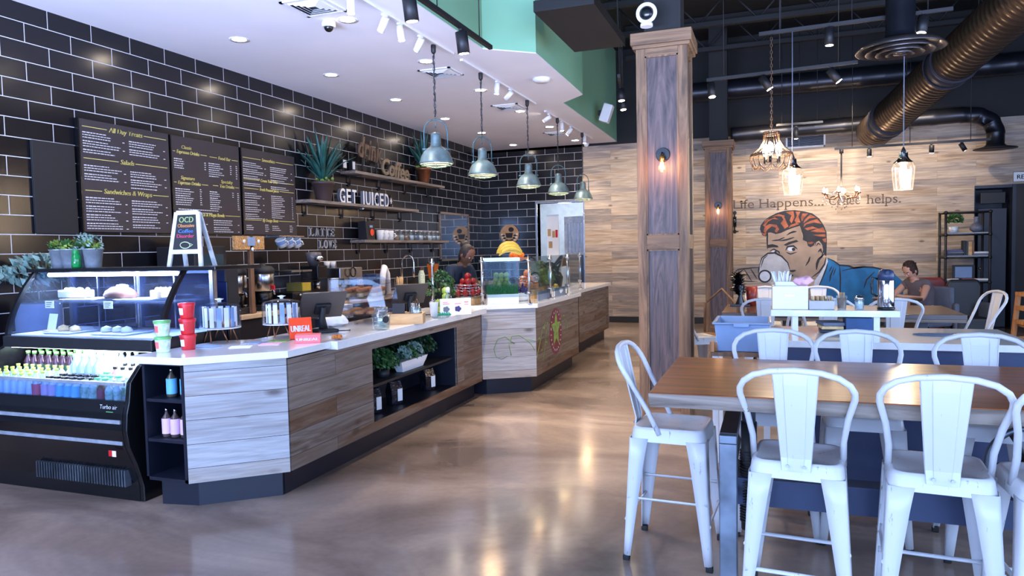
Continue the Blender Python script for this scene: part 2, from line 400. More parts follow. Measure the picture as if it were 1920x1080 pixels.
M['plank_x'] = planks('counter_planks_pale', ('X','Z'), 0.142, 9.0, [(150,122,104),(166,160,156),(180,178,178),(160,154,152),(174,164,156),(146,118,98)], 0.55, 0.9, 0.0016, 1.2, u0=2.0, v0=0.02)
M['shelfwood'] = grainwood('grey_shelf_board', (92,82,76), (150,138,128), 'Y', 0.7)
M['frame'] = grainwood('reclaimed_pine_frame', (78,56,38), (140,106,76), 'Z', 0.6)
M['frameh'] = grainwood('reclaimed_pine_rail', (78,56,38), (140,106,76), 'X', 0.6)
M['panel'] = grainwood('dark_stained_ply', (48,37,40), (104,84,80), 'Z', 0.5, 0.7, rings=2.2)
M['tabletop'] = grainwood('oak_tabletop', (96,44,16), (164,88,34), 'X', 0.32, 0.8, coat=0.2, bump=0.08)
M['tableedge'] = grainwood('worn_table_edge', (92,76,64), (150,134,120), 'X', 0.6)
M['darktop'] = grainwood('dark_oak_tabletop', (58,42,34), (92,66,50), 'X', 0.3, 0.8, coat=0.4, bump=0.08)
M['lightwood'] = grainwood('light_pine', (178,134,86), (216,176,124), 'X', 0.6)
M['orangewood'] = grainwood('orange_beech', (150,92,46), (206,146,86), 'Z', 0.5)
M['brownwood'] = grainwood('brown_timber', (84,58,40), (136,100,72), 'Z', 0.6)
M['glass'] = glass('clear_sheet_glass', (226,236,240), 0.003)
M['glassv'] = glass('display_glass', (222,232,246), 0.008, 0.01)
M['acryl'] = glass('clear_acrylic', (238,241,246), 0.02, 0.006)
M['jarglass'] = glass('jar_glass', (220,232,236), 0.10, 0.05)
M['bulbglass'] = glass('smoked_bottle_glass', (232,226,220), 0.16, 0.03)
M['mirror'] = plain('mirror', (205,215,228), 0.02, 1.0, var=0.0)
M['rubber'] = plain('black_rubber', (20,20,22), 0.7)
M['bulb'] = emit('warm_bulb', (255,190,120), 26)
M['bulbhot'] = emit('bright_bulb', (255,222,180), 30)
M['bulbdim'] = emit('filament_bulb', (255,170,90), 14)
M['candle'] = emit('candle_bulb', (255,210,165), 12)
M['can'] = emit('downlight_lens', (255,236,214), 34)
M['led'] = emit('cool_strip_light', (215,228,255), 7)
M['leaf1'] = plain('leaf_green', (58,104,50), 0.5, var=0.3, scale=20)
M['leaf2'] = plain('leaf_dark_green', (30,70,38), 0.5, var=0.3, scale=20)
M['leaf3'] = plain('leaf_yellow_green', (136,160,70), 0.5, var=0.3, scale=20)
M['leaf4'] = plain('leaf_blue_green', (40,92,84), 0.45, var=0.25, scale=10)
M['leaf5'] = plain('leaf_silver_green', (120,150,140), 0.6, var=0.2, scale=20)
M['stem'] = plain('plant_stem', (70,80,46), 0.7)
M['soil'] = plain('soil', (48,36,28), 0.9)
M['potdk'] = plain('brown_ceramic', (70,54,54), 0.45)
M['copper'] = plain('copper_pot', (150,98,70), 0.32, 0.8, var=0.15)
M['red'] = plain('red_plastic', (204,34,40), 0.35)
M['redlid'] = plain('red_lid', (214,40,52), 0.35)
M['paleg'] = plain('pale_green_print', (206,224,196), 0.4, var=0.15, scale=40)
M['greenlid'] = plain('green_lid', (110,180,104), 0.35)
M['orange'] = plain('orange_card', (238,74,34), 0.4)
M['pinkcard'] = plain('coral_card', (244,112,112), 0.4)
M['banana'] = plain('banana_skin', (232,190,70), 0.5, var=0.12, scale=14)
M['orangef'] = plain('orange_peel', (238,130,34), 0.5, var=0.1, scale=40, bump=0.2)
M['apple'] = plain('red_apple', (196,40,36), 0.3, var=0.2, scale=12)
M['greenapple'] = plain('green_apple', (168,190,80), 0.3, var=0.15, scale=12)
M['lemon'] = plain('lemon', (236,206,70), 0.45, var=0.08)
M['purple'] = plain('purple_grape', (70,50,110), 0.4, var=0.2)
M['grass'] = plain('wheatgrass', (44,120,56), 0.55, var=0.3, scale=60)
M['paper'] = plain('white_paper', (236,236,236), 0.8, var=0.01)
M['ltblue'] = plain('grey_blue_plastic', (136,160,196), 0.45, var=0.03)
M['skin1'] = plain('brown_skin', (120,76,54), 0.5, var=0.03)
M['skin2'] = plain('light_skin', (214,158,130), 0.5, var=0.03)
M['hair'] = plain('dark_hair', (30,22,20), 0.6, var=0.2, scale=60, bump=0.6)
M['hair2'] = plain('brown_hair', (66,40,28), 0.7, var=0.3, scale=60, bump=0.8)
M['shirt1'] = plain('navy_tshirt', (40,46,66), 0.8)
M['shirt2'] = plain('taupe_tshirt', (112,100,104), 0.85)
M['denim'] = plain('blue_denim', (60,88,128), 0.85, var=0.1)
M['leatherr'] = plain('red_leather', (138,42,32), 0.4, var=0.06)
M['leatherk'] = plain('black_leather', (34,30,32), 0.45)
M['greycloth'] = plain('grey_blue_cloth', (108,116,134), 0.85)
M['yellowl'] = plain('yellow_lettering', (226,214,120), 0.6, var=0.02)
M['whitel'] = plain('white_lettering', (214,212,214), 0.6, var=0.02)
M['menu'] = plain('menu_board_print', (50,44,50), 0.5, var=0.03)
M['cookie'] = plain('cookie', (192,134,80), 0.8, var=0.25, scale=30, bump=0.5)
M['muffin'] = plain('muffin', (176,104,48), 0.8, var=0.3, scale=30, bump=0.6)
M['dough'] = plain('pale_pastry', (222,186,134), 0.75, var=0.15, scale=25)
M['icing'] = plain('white_icing', (206,204,198), 0.55)
M['choc'] = plain('chocolate_sponge', (84,50,36), 0.75, var=0.2, scale=30)
M['caseblue'] = plain('case_back_panel', (70,92,160), 0.35, var=0.06)
M['juicey'] = plain('yellow_juice', (222,190,60), 0.3)
M['pink'] = plain('pink_cloth', (236,178,190), 0.85)
M['brick'] = plain('brown_sugar', (146,98,60), 0.8)
# ------------------------------------------------------------------ the room
XR, YF, DECK = 11.0, -3.0, 5.3
struct(MB().box(-0.2, XR+0.2, YF-0.2, 17.2, -0.12, 0).build('floor', M['floor']))
struct(MB().box(-0.15, 0, YF, BACK, 0, DECK).build('wall_left', M['tile_l']))
# back wall: tiled part with the kitchen opening, then the boarded feature wall
b = MB(); b.box(0, 1.17, BACK, BACK+0.15, 0, CEIL); b.box(1.17, 2.13, BACK, BACK+0.15, 2.41, CEIL)
struct(b.build('wall_back', M['tile_b']))
b = MB(); b.box(2.13, 8.88, BACK, BACK+0.15, 0, 3.5); b.box(8.88, XR, BACK, BACK+0.15, 2.39, 3.5)
struct(b.build('wall_feature', M['plankwall']))
struct(MB().box(0, XR, BACK, BACK+0.15, 3.5, DECK).build("wall_upper", M['blackpaint']))
struct(MB().box(9.47, XR, BACK-0.02, BACK+0.13, 0, 2.39).build('wall_dark_side', M['darkwall']))
struct(MB().box(2.13, 8.86, BACK-0.018, BACK, 0, 0.12).build('baseboard_back', M['blackm'], bevel=0.004))
# kitchen seen through the opening
b = MB(); b.box(0.2, 1.17, BACK+0.15, BACK+0.2, 0, 2.6); b.box(2.13, 3.2, BACK+0.15, BACK+0.2, 0, 2.6); b.box(0.2, 3.2, 16.6, 16.7, 0, 2.6); b.box(0.15, 0.2, BACK+0.2, 16.6, 0, 2.6); b.box(3.2, 3.25, BACK+0.2, 16.6, 0, 2.6)
struct(b.build('wall_kitchen', plain('kitchen_wall', (196,204,212), 0.6)))
struct(MB().box(0.2, 3.2, BACK+0.15, 16.7, 2.6, 2.7).build('ceiling_kitchen', M['ceil']))
b = MB(); b.box(1.13, 1.17, BACK-0.02, BACK+0.2, 0, 2.45); b.box(2.13, 2.16, BACK-0.02, BACK+0.2, 0, 2.45); b.box(1.17, 2.13, BACK-0.02, BACK+0.2, 2.41, 2.45)
struct(b.build('trim_opening', M['steel'], bevel=0.003))
# side wall and shop front with window openings
b = MB(); b.box(XR, XR+0.15, YF, BACK, 0, 0.35); b.box(XR, XR+0.15, YF, BACK, 3.1, DECK); b.box(XR, XR+0.15, 7.8, BACK, 0.35, 3.1)
for y in (-3.0, -0.2, 2.6, 5.2): b.box(XR, XR+0.15, y, y+0.18, 0.35, 3.1)
struct(b.build('wall_right', M['blackpaint']))
b = MB(); b.box(0, XR, YF-0.15, YF, 0, 0.3); b.box(0, XR, YF-0.15, YF, 3.15, DECK)
for x in (0, 2.6, 5.3, 8.0, 10.8): b.box(x, x+0.2, YF-0.15, YF, 0.3, 3.15)
struct(b.build('wall_front', M['blackpaint']))
wn = 1
for x0, x1 in ((0.2,2.6),(2.8,5.3),(5.5,8.0),(8.2,10.8)):
    g = struct(MB().box(x0, x1, YF-0.08, YF-0.075, 0.3, 3.15).build('window_%d' % wn, M['glass'])); wn += 1
for y0, y1 in ((-2.82,-0.2),(-0.02,2.6),(2.78,5.2),(5.38,7.8)):
    struct(MB().box(XR+0.06, XR+0.065, y0, y1, 0.35, 3.1).build('window_%d' % wn, M['glass'])); wn += 1
struct(MB().box(-0.15, XR+0.15, YF-0.15, BACK+0.15, DECK, DECK+0.1).build('ceiling', M['blackpaint']))
# lowered ceiling over the counter with its green fascia
POLY = [(0, YF), (2.88, YF), (2.88, 6.95), (3.33, 7.34), (3.28, 9.54), (2.89, 9.95), (2.83, BACK), (0, BACK)]
struct(MB().prism(POLY, CEIL, CEIL+0.012).build('ceiling_lowered', M['ceil']))
struct(MB().prism([(x+(0.001 if x else 0), y) for x, y in POLY], CEIL+0.012, DECK).build('wall_fascia', M['green']))
# feature wall door with recess
b = MB(); b.box(8.88, 8.93, BACK+0.15, BACK+0.6, 0, 2.39); b.box(9.42, 9.47, BACK-0.02, BACK+0.6, 0, 2.39); b.box(8.88, 9.47, BACK+0.55, BACK+0.6, 0, 2.39); b.box(8.88, 9.47, BACK, BACK+0.6, 2.34, 2.39)
d = struct(b.build('door_1', M['navywall']))
MB().box(8.95, 9.36, BACK+0.05, BACK+0.09, 0.01, 2.0).build('door_leaf', M['navywall'], d, bevel=0.004)
b = MB(); b.box(8.94, 9.36, BACK+0.04, BACK+0.10, 2.06, 2.29)
MB().box(8.97, 9.33, BACK+0.0, BACK+0.05, 2.08, 2.27).build('transom', M['blackm'], d, bevel=0.01)
MB().sph((8.99, BACK+0.03, 1.0), 0.028, 10).cyl((8.99, BACK+0.05, 1.0), (8.99, BACK+0.03, 1.0), 0.012).build('door_handle', M['chrome'], d)
# steel joists of the open deck
jt = None
for i, y in enumerate((4.2, 5.6, 7.0, 8.4, 9.8, 11.2, 12.6)):
    if jt is None:
        jt = thing('roof_joist', 'black open-web steel joist under the dark deck', 'joist', (0, y, 0), 0, 'roof joists')
        b = MB(); b.box(3.3, 10.95, -0.05, 0.05, 5.2, 5.29); b.build('top_chord', M['blackpaint'], jt)
        b = MB(); b.box(3.3, 10.95, -0.045, 0.045, 4.72, 4.79); b.build('bottom_chord', M['blackpaint'], jt)
        b = MB(); x = 3.4; k = 0
        while x < 10.6:
            b.tube([(x, 0, 4.76 if k % 2 else 5.22), (x+0.42, 0, 5.22 if k % 2 else 4.76)], 0.017, 6); x += 0.42; k += 1
        b.build('web', M['blackpaint'], jt)
    else: dup(jt, (0, y, 0))
# ---- black box sections hung beside the fascia
t = thing('ceiling_panel', 'flat black acoustic panel hung beside the green fascia', 'ceiling panel', (3.93, 7.0, 3.62))
MB().box(-0.28, 0.28, -0.72, 0.72, 0, 0.10).build('panel', M['blackpaint'], t, bevel=0.004)
b = MB()
for sx in (-0.22, 0.22):
    for sy in (-0.6, 0.6): b.cyl((sx, sy, 0.09), (sx, sy, 1.69), 0.006, n=6)
b.build('hanger', M['blackm'], t)
# ---- steel posts above the wooden pillars
def pillar(y, lab, x0, w, d, extra):
    t = thing('wooden_pillar', lab, 'pillar', (x0+w/2, y+d/2, 0), 0, None)
    h = 3.16; hw, hd = w/2, d/2; fr = 0.075; mid = 1.52
    MB().box(-hw+0.02, hw-0.02, -hd+0.02, hd-0.02, 0, h).build('dark_panel', M['panel'], t)
    b = MB()
    for sx in (-1, 1):
        for sy in (-1, 1):
            b.box(sx*hw, sx*(hw-fr), sy*hd, sy*(hd-0.022), 0, h)
            b.box(sx*hw, sx*(hw-0.022), sy*(hd-0.022), sy*(hd-fr), 0, h)
    b.build('corner_board', M['frame'], t, bevel=0.003)
    b = MB()
    for z0, z1 in ((0.0, 0.16), (mid-0.06, mid+0.06), (h-0.09, h)):
        for sy in (-1, 1): b.box(-hw+fr, hw-fr, sy*hd, sy*(hd-0.02), z0, z1)
        for sx in (-1, 1): b.box(sx*hw, sx*(hw-0.02), -hd+fr, hd-fr, z0, z1)
    b.build('cross_rail', M['frameh'], t, bevel=0.003)
    b = MB()
    for z0, z1 in ((0.16, mid-0.06), (mid+0.06, h-0.09)):
        for sy in (-1, 1):
            for sx in (-1, 1): b.box(sx*(hw-fr), sx*(hw-fr-0.012), sy*(hd-0.004), sy*(hd-0.02), z0, z1)
            b.box(-hw+fr, hw-fr, sy*(hd-0.004), sy*(hd-0.02), z0, z0+0.012); b.box(-hw+fr, hw-fr, sy*(hd-0.004), sy*(hd-0.02), z1-0.012, z1)
    b.build('bead', M['frame'], t)
    b = MB(); b.box(-hw-0.04, hw+0.04, -hd-0.04, hd+0.04, h, h+0.10); b.box(-hw-0.025, hw+0.025, -hd-0.025, hd+0.025, h-0.03, h)
    b.build('cap', M['frameh'], t, bevel=0.006)
    b = MB(); b.box(-0.13, 0.13, -0.12, 0.12, h+0.10, DECK); b.box(-0.15, -0.13, -0.13, 0.13, h+0.1, DECK); b.box(0.13, 0.15, -0.13, 0.13, h+0.1, DECK)
    b.build('steel_post', M['blackpaint'], t)
    # wall lamp on the panel facing the room
    return t
pillar(6.10, 'tall reclaimed timber pillar nearest the stools with one bulb lamp', 4.60, 0.42, 0.42, 0)
pillar(12.75, 'smaller timber pillar further back beside the mural wall', 4.60, 0.44, 0.42, 0)
def sconce(x, y, z, lab, p):
    t = thing('wall_lamp', lab, 'wall lamp', (x, y, z))
    MB().cyl((0, 0, 0), (0, -0.022, 0), 0.062, 0.056, 24).build('backplate', M['black'], t, bevel=0.002)
    MB().tube([(0,-0.02,0.0),(0,-0.06,0.01),(0,-0.075,-0.01)], 0.009, 8).build('arm', M['black'], t)
    MB().lathe([(0.012,-0.01),(0.02,-0.015),(0.022,-0.05),(0.018,-0.062)], (0,-0.075,0), 14).build('socket', plain('brass', (170,130,70), 0.3, 0.9), t)
    MB().lathe([(0.010,-0.060),(0.016,-0.075),(0.030,-0.105),(0.028,-0.13),(0.014,-0.15),(0.001,-0.155)], (0,-0.075,0), 14).build('bulb', M['bulbglass'], t)
    MB().tube([(-0.008,-0.075,-0.07),(-0.008,-0.075,-0.13),(0.008,-0.075,-0.13),(0.008,-0.075,-0.07)], 0.0045, 6).build('filament', M['bulbhot'], t)
    point('lamp_light', (x, y-0.13, z-0.11), p, (1.0, 0.5, 0.2), 0.03)
sconce(4.815, 6.125, 2.25, 'black bulb wall lamp on the tall near pillar', 2.2)
sconce(4.82, 12.772, 2.16, 'black bulb wall lamp on the far pillar', 1.8)
# ---- kitchen things behind the opening
t = thing('steel_refrigerator', 'tall stainless steel cabinet in the kitchen beyond the opening', 'refrigerator', (1.86, 14.75, 0))
MB().box(-0.26, 0.30, -0.25, 0.4, 0.05, 2.15).build('cabinet', M['galv'], t, bevel=0.01)
MB().box(-0.24, 0.28, -0.27, -0.25, 0.3, 1.35).build('door', plain('blue_grey_door', (66,84,104), 0.3, 0.4), t, bevel=0.004)
b = MB()
for k in range(5): b.box(-0.18+k*0.07, -0.15+k*0.07, -0.275, -0.25, 1.4, 2.0)
b.build('vent_grille', M['steel'], t)
t = thing('notice_board', 'white notice board with papers in the kitchen beyond the opening', 'notice board', (1.32, 14.5, 0))
MB().box(-0.10, 0.16, 0, 0.03, 1.0, 2.2).build('board', M['white'], t)
for q in ((-0.08,-0.01,1.75,1.9),(0.02,0.08,1.72,1.86),(-0.06,0.02,1.5,1.64)): MB().box(q[0],q[1],-0.004,0,q[2],q[3]).build('paper', M['kraft'], t)
MB().box(0.09,0.14,-0.005,0,1.72,1.88).build('red_notice', M['red'], t)
MB().box(-0.12, 0.2, -0.0, 0.35, 0, 0.98).build('cabinet', M['white'], t, bevel=0.006)
point('kitchen_light', (1.4, 15.3, 2.4), 20, (0.85,0.92,1.0), 0.15)
# ---- ceiling fixtures over the counter
cans = [(0.88, y) for y in (4.15,5.69,7.22,8.74,10.31,11.82,13.46)]+[(2.14, y) for y in (5.60,7.14,8.69,10.26,11.77,13.46)]
for i, (x, y) in enumerate(cans):
    row = 'wall' if x < 1 else 'fascia'
    if i == 0:
        ct = thing('downlight', '', 'ceiling light', (x, y, CEIL))
        MB().lathe([(0.062,-0.001),(0.092,-0.006),(0.094,0.0)], (0,0,0), 28, cap=False).build('trim_ring', M['white'], ct)
        MB().lathe([(0.001,-0.002),(0.064,-0.002)], (0,0,0), 28, cap=False).build('lens', M['can'], ct); o = ct
    else: o = dup(ct, (x, y, CEIL))
    o['label'] = 'round recessed downlight in the row nearest the %s' % ('tiled menu wall' if row == 'wall' else 'white track lights'); o['group'] = 'downlights in the %s row' % row
    spot('downlight_beam', (x, y, CEIL-0.03), (x, y, 0), 46 if x > 1 else 14, NEUT, 95, 0.7, 0.05)
def vent(x, y, s, lab):
    t = thing('ceiling_vent', lab, 'vent', (x, y, CEIL))
    b = MB()
    for a, c, d, e in ((-s,s,-s,-s+0.03),(-s,s,s-0.03,s),(-s,-s+0.03,-s,s),(s-0.03,s,-s,s)): b.box(a,c,d,e,-0.012,0)
    b.build('frame', M['white'], t)
    b = MB()
    for k in range(1, 6):
        q = s-0.035*k
        if q < 0.04: break
        for R in (0, PI/2, PI, 3*PI/2):
            Mx = Matrix.Rotation(R, 3, 'Z'); b.add([Mx@Vector(p) for p in ((-q,-q,-0.003),(q,-q,-0.003),(q-0.02,-q+0.022,-0.018),(-q+0.02,-q+0.022,-0.018))], [(0,1,2,3)])
    b.build('louvre', M['whitem'], t, solid=0.002)
    MB().box(-s+0.03, s-0.03, -s+0.03, s-0.03, -0.0015, -0.001).build('duct_opening', M['navywall'], t)
vent(2.08, 5.19, 0.2, 'square white air vent beside the dome camera, nearest the viewer')
vent(2.08, 7.64, 0.2, 'square white air vent behind the first hanging lamp chain')
vent(2.10, 9.86, 0.2, 'square white air vent between the second and third hanging lamps')
vent(2.06, 12.5, 0.2, 'square white air vent furthest towards the back wall')
t = thing('dome_camera', 'white dome security camera on the lowered ceiling', 'camera', (1.97, 5.56, CEIL))
MB().lathe([(0.055,0),(0.06,-0.03),(0.058,-0.055)], (0,0,0), 20).build('housing', M['white'], t)
MB().sph((0,0,-0.055), 0.042, 16).build('dome', M['black'], t)
t = thing('smoke_detector', 'flat white smoke detector near the green corner', 'smoke detector', (3.05, 8.42, CEIL))
MB().lathe([(0.11,0),(0.11,-0.02),(0.085,-0.045),(0.001,-0.048)], (0,0,0), 28).build('body', M['white'], t)
t = thing('dome_camera', 'small white dome camera where the ceiling meets the plank wall', 'camera', (2.25, 13.9, CEIL))
MB().lathe([(0.05,0),(0.055,-0.03),(0.03,-0.07),(0.001,-0.08)], (0,0,0), 16).build('housing', M['white'], t)
t = thing('wall_speaker', 'white speaker tilted on the green fascia', 'speaker', (2.93, 12.0, 3.75))
MB().box(-0.0, 0.06, -0.03, 0.03, -0.04, 0.04).build('bracket', M['blackm'], t)
MB().bc((0.15, -0.03, -0.02), (0.16, 0.16, 0.30), R=Matrix.Rotation(0.35, 3, 'Y')).build('cabinet', M['white'], t, bevel=0.015)
# white tracks with heads and the hook lamps
def track(y0, y1, x, lab, heads):
    t = thing('light_track', lab, 'light track', (x, y0, CEIL))
    MB().box(-0.018, 0.018, 0, y1-y0, -0.022, 0).build('rail', M['white'], t, bevel=0.002)
    return t
track(4.6, 6.95, 2.545, 'white ceiling track in the foreground carrying the first hanging lamp', 0)
track(7.2, 9.78, 2.53, 'white ceiling track carrying the second and third hanging lamps', 0)
track(10.35, 13.3, 2.50, 'white ceiling track furthest back with the last two hanging lamps', 0)
def spothead(x, y, z, d, m, lab, grp, first=None, r=0.032, L=0.13, drop=0.05, lens='can'):
    t = thing('track_spotlight', lab, 'spotlight', (x, y, z), 0, grp)
    MB().tube([(0,0,0),(0,0,-drop)], 0.008, 8).box(-0.015,0.015,-0.03,0.03,-0.014,0).build('stem', m, t)
    d = Vector(d).normalized(); c = Vector((0,0,-drop))
    MB().cyl(c-d*0.03, c+d*(L-0.03), r, r, 18).build('housing', m, t)
    MB().cyl(c+d*(L-0.031), c+d*(L-0.028), r*0.8, r*0.8, 16).build('lens', M[lens], t)
    return t
G = 'white track spotlights over the counter'
WH = [(5.02,(0,0,-1),'upright, the one nearest the viewer'),(5.55,(-0.55,0.2,-0.8),'tilted to the wall, first pair before the lamp'),(5.82,(0.15,0.05,-1),'pointing down, before the first lamp'),(6.22,(-0.6,0.2,-0.8),'tilted, just before the first lamp'),
      (8.25,(-0.1,0,-1),'pointing down on the middle track'),(8.72,(-0.7,0.2,-0.6),'tilted on the middle track'),(10.55,(-0.8,0,-0.45),'tilted at the near end of the last track'),(11.25,(0.05,0,-1),'pointing down on the last track'),(11.8,(-0.6,0.1,-0.7),'tilted in the middle of the last track'),(12.75,(0,0,-1),'last of all, by the back wall')]
for y, d, w in WH: spothead(2.54 if y < 10 else 2.5, y, CEIL-0.022, d, M['white'], 'white track spotlight '+w, None)
def hooklamp(y, rz, lab):
    t = thing('pendant_lamp', lab, 'pendant lamp', (2.52, y, 0), rz, None)
    b = MB(); b.lathe([(0.022,CEIL-0.02),(0.026,CEIL-0.03),(0.024,CEIL-0.09),(0.012,CEIL-0.11)], (0,0,0), 12); b.build('socket_cap', M['blackm'], t)
    b = MB(); pts = [(0.006*math.sin(k*1.3), 0.006*math.cos(k*1.3), CEIL-0.1-k*0.03) for k in range(int((CEIL-0.1-2.80)/0.03)+1)]
    b.tube(pts, 0.006, 6)
    z = CEIL-0.14; k = 0
    while z > 2.83:
        an = 0 if k % 2 else PI/2
        ring = [(0.010*math.cos(q)*math.cos(an), 0.010*math.cos(q)*math.sin(an), z+0.018*math.sin(q)) for q in [2*PI*i/8 for i in range(8)]]
        b.tube(ring, 0.0032, 4, closed=True); z -= 0.03; k += 1
    b.build('chain', plain('dark_chain', (60,62,68), 0.4, 0.6), t)
    MB().tube([(0,0,2.81),(0.0,0,2.78),(0.02,0,2.755),(0.012,0,2.725),(-0.012,0,2.715)], 0.005, 6).build('hook', M['tealdk'], t)
    b = MB(); b.tube([(0,-0.115+0, 2.50),(0,-0.117,2.66)]+[(0,-0.115*math.cos(a),2.68+0.115*math.sin(a)) for a in [PI*i/12 for i in range(13)]]+[(0,0.117,2.66),(0,0.115,2.50)], 0.007, 8)
    for s in (-1, 1): b.cyl((0, s*0.135, 2.50), (0, s*0.08, 2.50), 0.011, n=8)
    b.build('bail', M['tealdk'], t)
    MB().lathe([(0.001,2.665),(0.03,2.665),(0.045,2.655),(0.05,2.64),(0.054,2.63),(0.050,2.62),(0.054,2.61),(0.050,2.60),(0.054,2.59),(0.050,2.58),(0.055,2.57),(0.05,2.56),(0.055,2.545),(0.06,2.52)], (0,0,0), 24, cap=False).build('lamp_neck', M['teal'], t)
    MB().lathe([(0.06,2.525),(0.085,2.51),(0.125,2.475),(0.15,2.43),(0.163,2.385),(0.172,2.37),(0.172,2.355),(0.16,2.355),(0.145,2.42),(0.11,2.47),(0.05,2.50)], (0,0,0), 32, cap=False).build('lamp_shade', M['teal'], t)
    MB().sph((0,0,2.42), 0.045, 14, sz=1.2).build('bulb', M['bulb'], t)
    b = MB()
    for r, z in ((0.15,2.345),(0.10,2.33),(0.05,2.322)): b.tube([(r*math.cos(2*PI*i/20), r*math.sin(2*PI*i/20), z) for i in range(20)], 0.0035, 5, closed=True)
    for i in range(6):
        a = PI*i/3; b.tube([(0.16*math.cos(a),0.16*math.sin(a),2.357),(0.1*math.cos(a),0.1*math.sin(a),2.33),(0,0,2.318)], 0.003, 5)
    b.build('guard', M['tealdk'], t)
    point('pendant_light', (2.52, y, 2.385), 14, (1.0,0.66,0.36), 0.05)
for y, rz, l in ((6.54,-1.1,'first and largest of the row, nearest the viewer'),(7.77,-0.75,'second of the row'),(9.45,-1.2,'third of the row'),(10.93,-1.0,'fourth of the row'),(12.5,-0.8,'last of the row, by the plank wall')):
    hooklamp(y, rz, 'weathered teal dome lamp, '+l)
# ------------------------------------------------------------------ the service counter
PB, PT, WT = 0.16, 0.862, 0.905       # panel bottom, panel top, worktop surface
def slab(name, lab, poly, z0, z1):
    o = MB().prism(poly, z0, z1).build(name, M['quartz'], bevel=0.003); tag(o, lab, 'worktop'); return o
# unit 1: open shelves facing the door and the pale angled panel
t = thing('counter_cabinet', 'angled counter end with pale boards and open black bottle shelves', 'cabinet', (2.15, 3.22, 0))
b = MB(); b.box(0, 0.018, 0, 0.42, PB, PT); b.box(0.29, 0.308, 0, 0.42, PB, PT); b.box(0, 0.308, 0.40, 0.42, PB, PT); b.box(0, 0.308, 0, 0.42, PB, PB+0.02); b.box(0, 0.308, 0, 0.42, PT-0.012, PT)
b.build('carcass', M['navy'], t)
for z in (0.40, 0.64): MB().box(0.018, 0.29, 0.005, 0.40, z-0.009, z+0.009).build('shelf', M['navy'], t)
L1 = math.hypot(2.90-2.465, 3.585-3.22); A1 = math.atan2(3.585-3.22, 2.90-2.465)
MB().box(0, L1, 0, 0.02, PB, PT).build('front_panel', M['plank_x'], t, loc=(0.315, 0, 0), rot=(0,0,A1))
MB().prism([(0.06,0.05),(0.30,0.09),(0.67,0.39),(0.67,0.40),(0.06,0.40)], 0.0, PB).build('plinth', M['navy'], t)
# unit 2: long boarded front with the plant niche
t = thing('counter_cabinet', 'long straight counter front of brown boards with a dark plant niche', 'cabinet', (2.90, 3.6, 0))
def fr(y0, y1, z0, z1): b.box(-0.02, 0, y0, y1, z0, z1)
b = MB(); y0, y1, zb, zt = 0.975, 2.475, 0.225, 0.775
fr(0.0, y0, PB, PT-0.014); fr(y1, 3.08, PB, PT-0.014); fr(y0, y1, PB, zb); fr(y0, y1, zt, PT-0.014)
b.build('front_panel', M['plank_y'], t)
b = MB(); b.box(-0.42,-0.40, y0, y1, zb, zt); b.box(-0.40,-0.02, y0-0.015, y0, zb, zt); b.box(-0.40,-0.02, y1, y1+0.015, zb, zt); b.box(-0.42,-0.02, y0, y1, zb-0.015, zb); b.box(-0.42,-0.02, y0, y1, zt, zt+0.012)
b.build('niche', M['navy'], t)
MB().box(-0.40, -0.04, y0, y1, 0.475, 0.495).build('shelf', M['blackm'], t)
MB().box(-0.004, 0.004, y1-0.002, y1+0.008, zb, zt).build('metal_trim', M['steel'], t)
MB().box(-0.40, -0.08, 0.03, 3.05, 0, PB).build('plinth', M['navy'], t)
# unit 3: angled end and logo front
t = thing('counter_cabinet', 'projecting counter section with the red and green painted emblem', 'cabinet', (2.90, 6.70, 0))
L3 = math.hypot(0.48, 0.30); A3 = math.atan2(0.30, 0.48)
MB().box(0, L3, 0, 0.02, PB+0.01, PT+0.018).build('front_panel', M['plank_x'], t, rot=(0,0,A3))
MB().box(0.46, 0.48, 0.30, 2.06, PB+0.01, PT+0.018).build('side_panel', M['plank_y'], t)
MB().box(-0.3, 0.48, 2.04, 2.06, PB+0.01, PT+0.018).build('end_panel', M['plank_x'], t)
MB().prism([(-0.3,0.12),(0.0,0.10),(0.40,0.36),(0.40,2.0),(-0.3,2.0)], 0.0, PB+0.01).build('plinth', M['navy'], t)
# painted vine and emblem
vine = plain('green_vine_paint', (140,170,88), 0.6, var=0.2, scale=30)
b = MB(); R3 = Matrix.Rotation(A3, 4, 'Z')
def onA(u, z): return R3 @ Vector((u, -0.003, z))
import itertools
def vinepts(fn, pts, w, bb): bb.tube([fn(u, z) for u, z in pts], w, 5, flat=0.5)
vinepts(onA, [(0.34,0.52),(0.24,0.60),(0.16,0.58),(0.12,0.48),(0.14,0.40),(0.20,0.37),(0.26,0.40)], 0.0035, b)
vinepts(onA, [(0.30,0.40),(0.28,0.50),(0.31,0.60),(0.38,0.61),(0.46,0.56),(0.52,0.50),(0.55,0.44)], 0.004, b)
vinepts(onA, [(0.46,0.56),(0.53,0.55),(0.56,0.54)], 0.0035, b)
def onB(y, z): return Vector((0.483, 0.30+y, z))
vinepts(onB, [(0.0,0.36),(0.12,0.50),(0.2,0.62),(0.34,0.70)], 0.0035, b)
vinepts(onB, [(0.22,0.30),(0.3,0.45),(0.34,0.58),(0.46,0.66)], 0.0035, b)
vinepts(onB, [(0.95,0.62),(1.10,0.66),(1.2,0.60),(1.15,0.50)], 0.0035, b)
for (y, z) in ((0.10,0.55),(0.28,0.64),(0.18,0.42),(0.4,0.68),(1.05,0.70),(1.18,0.55),(0.36,0.48)):
    b.sph(onB(y, z), 0.02, 8, sx=0.2, sz=0.6)
b.build('vine_painting', vine, t)
b = MB(); Y0, Z0 = 0.72, 0.56; el = [(Y0+0.235*math.cos(a), Z0+0.26*math.sin(a)) for a in [2*PI*i/40 for i in range(40)]]
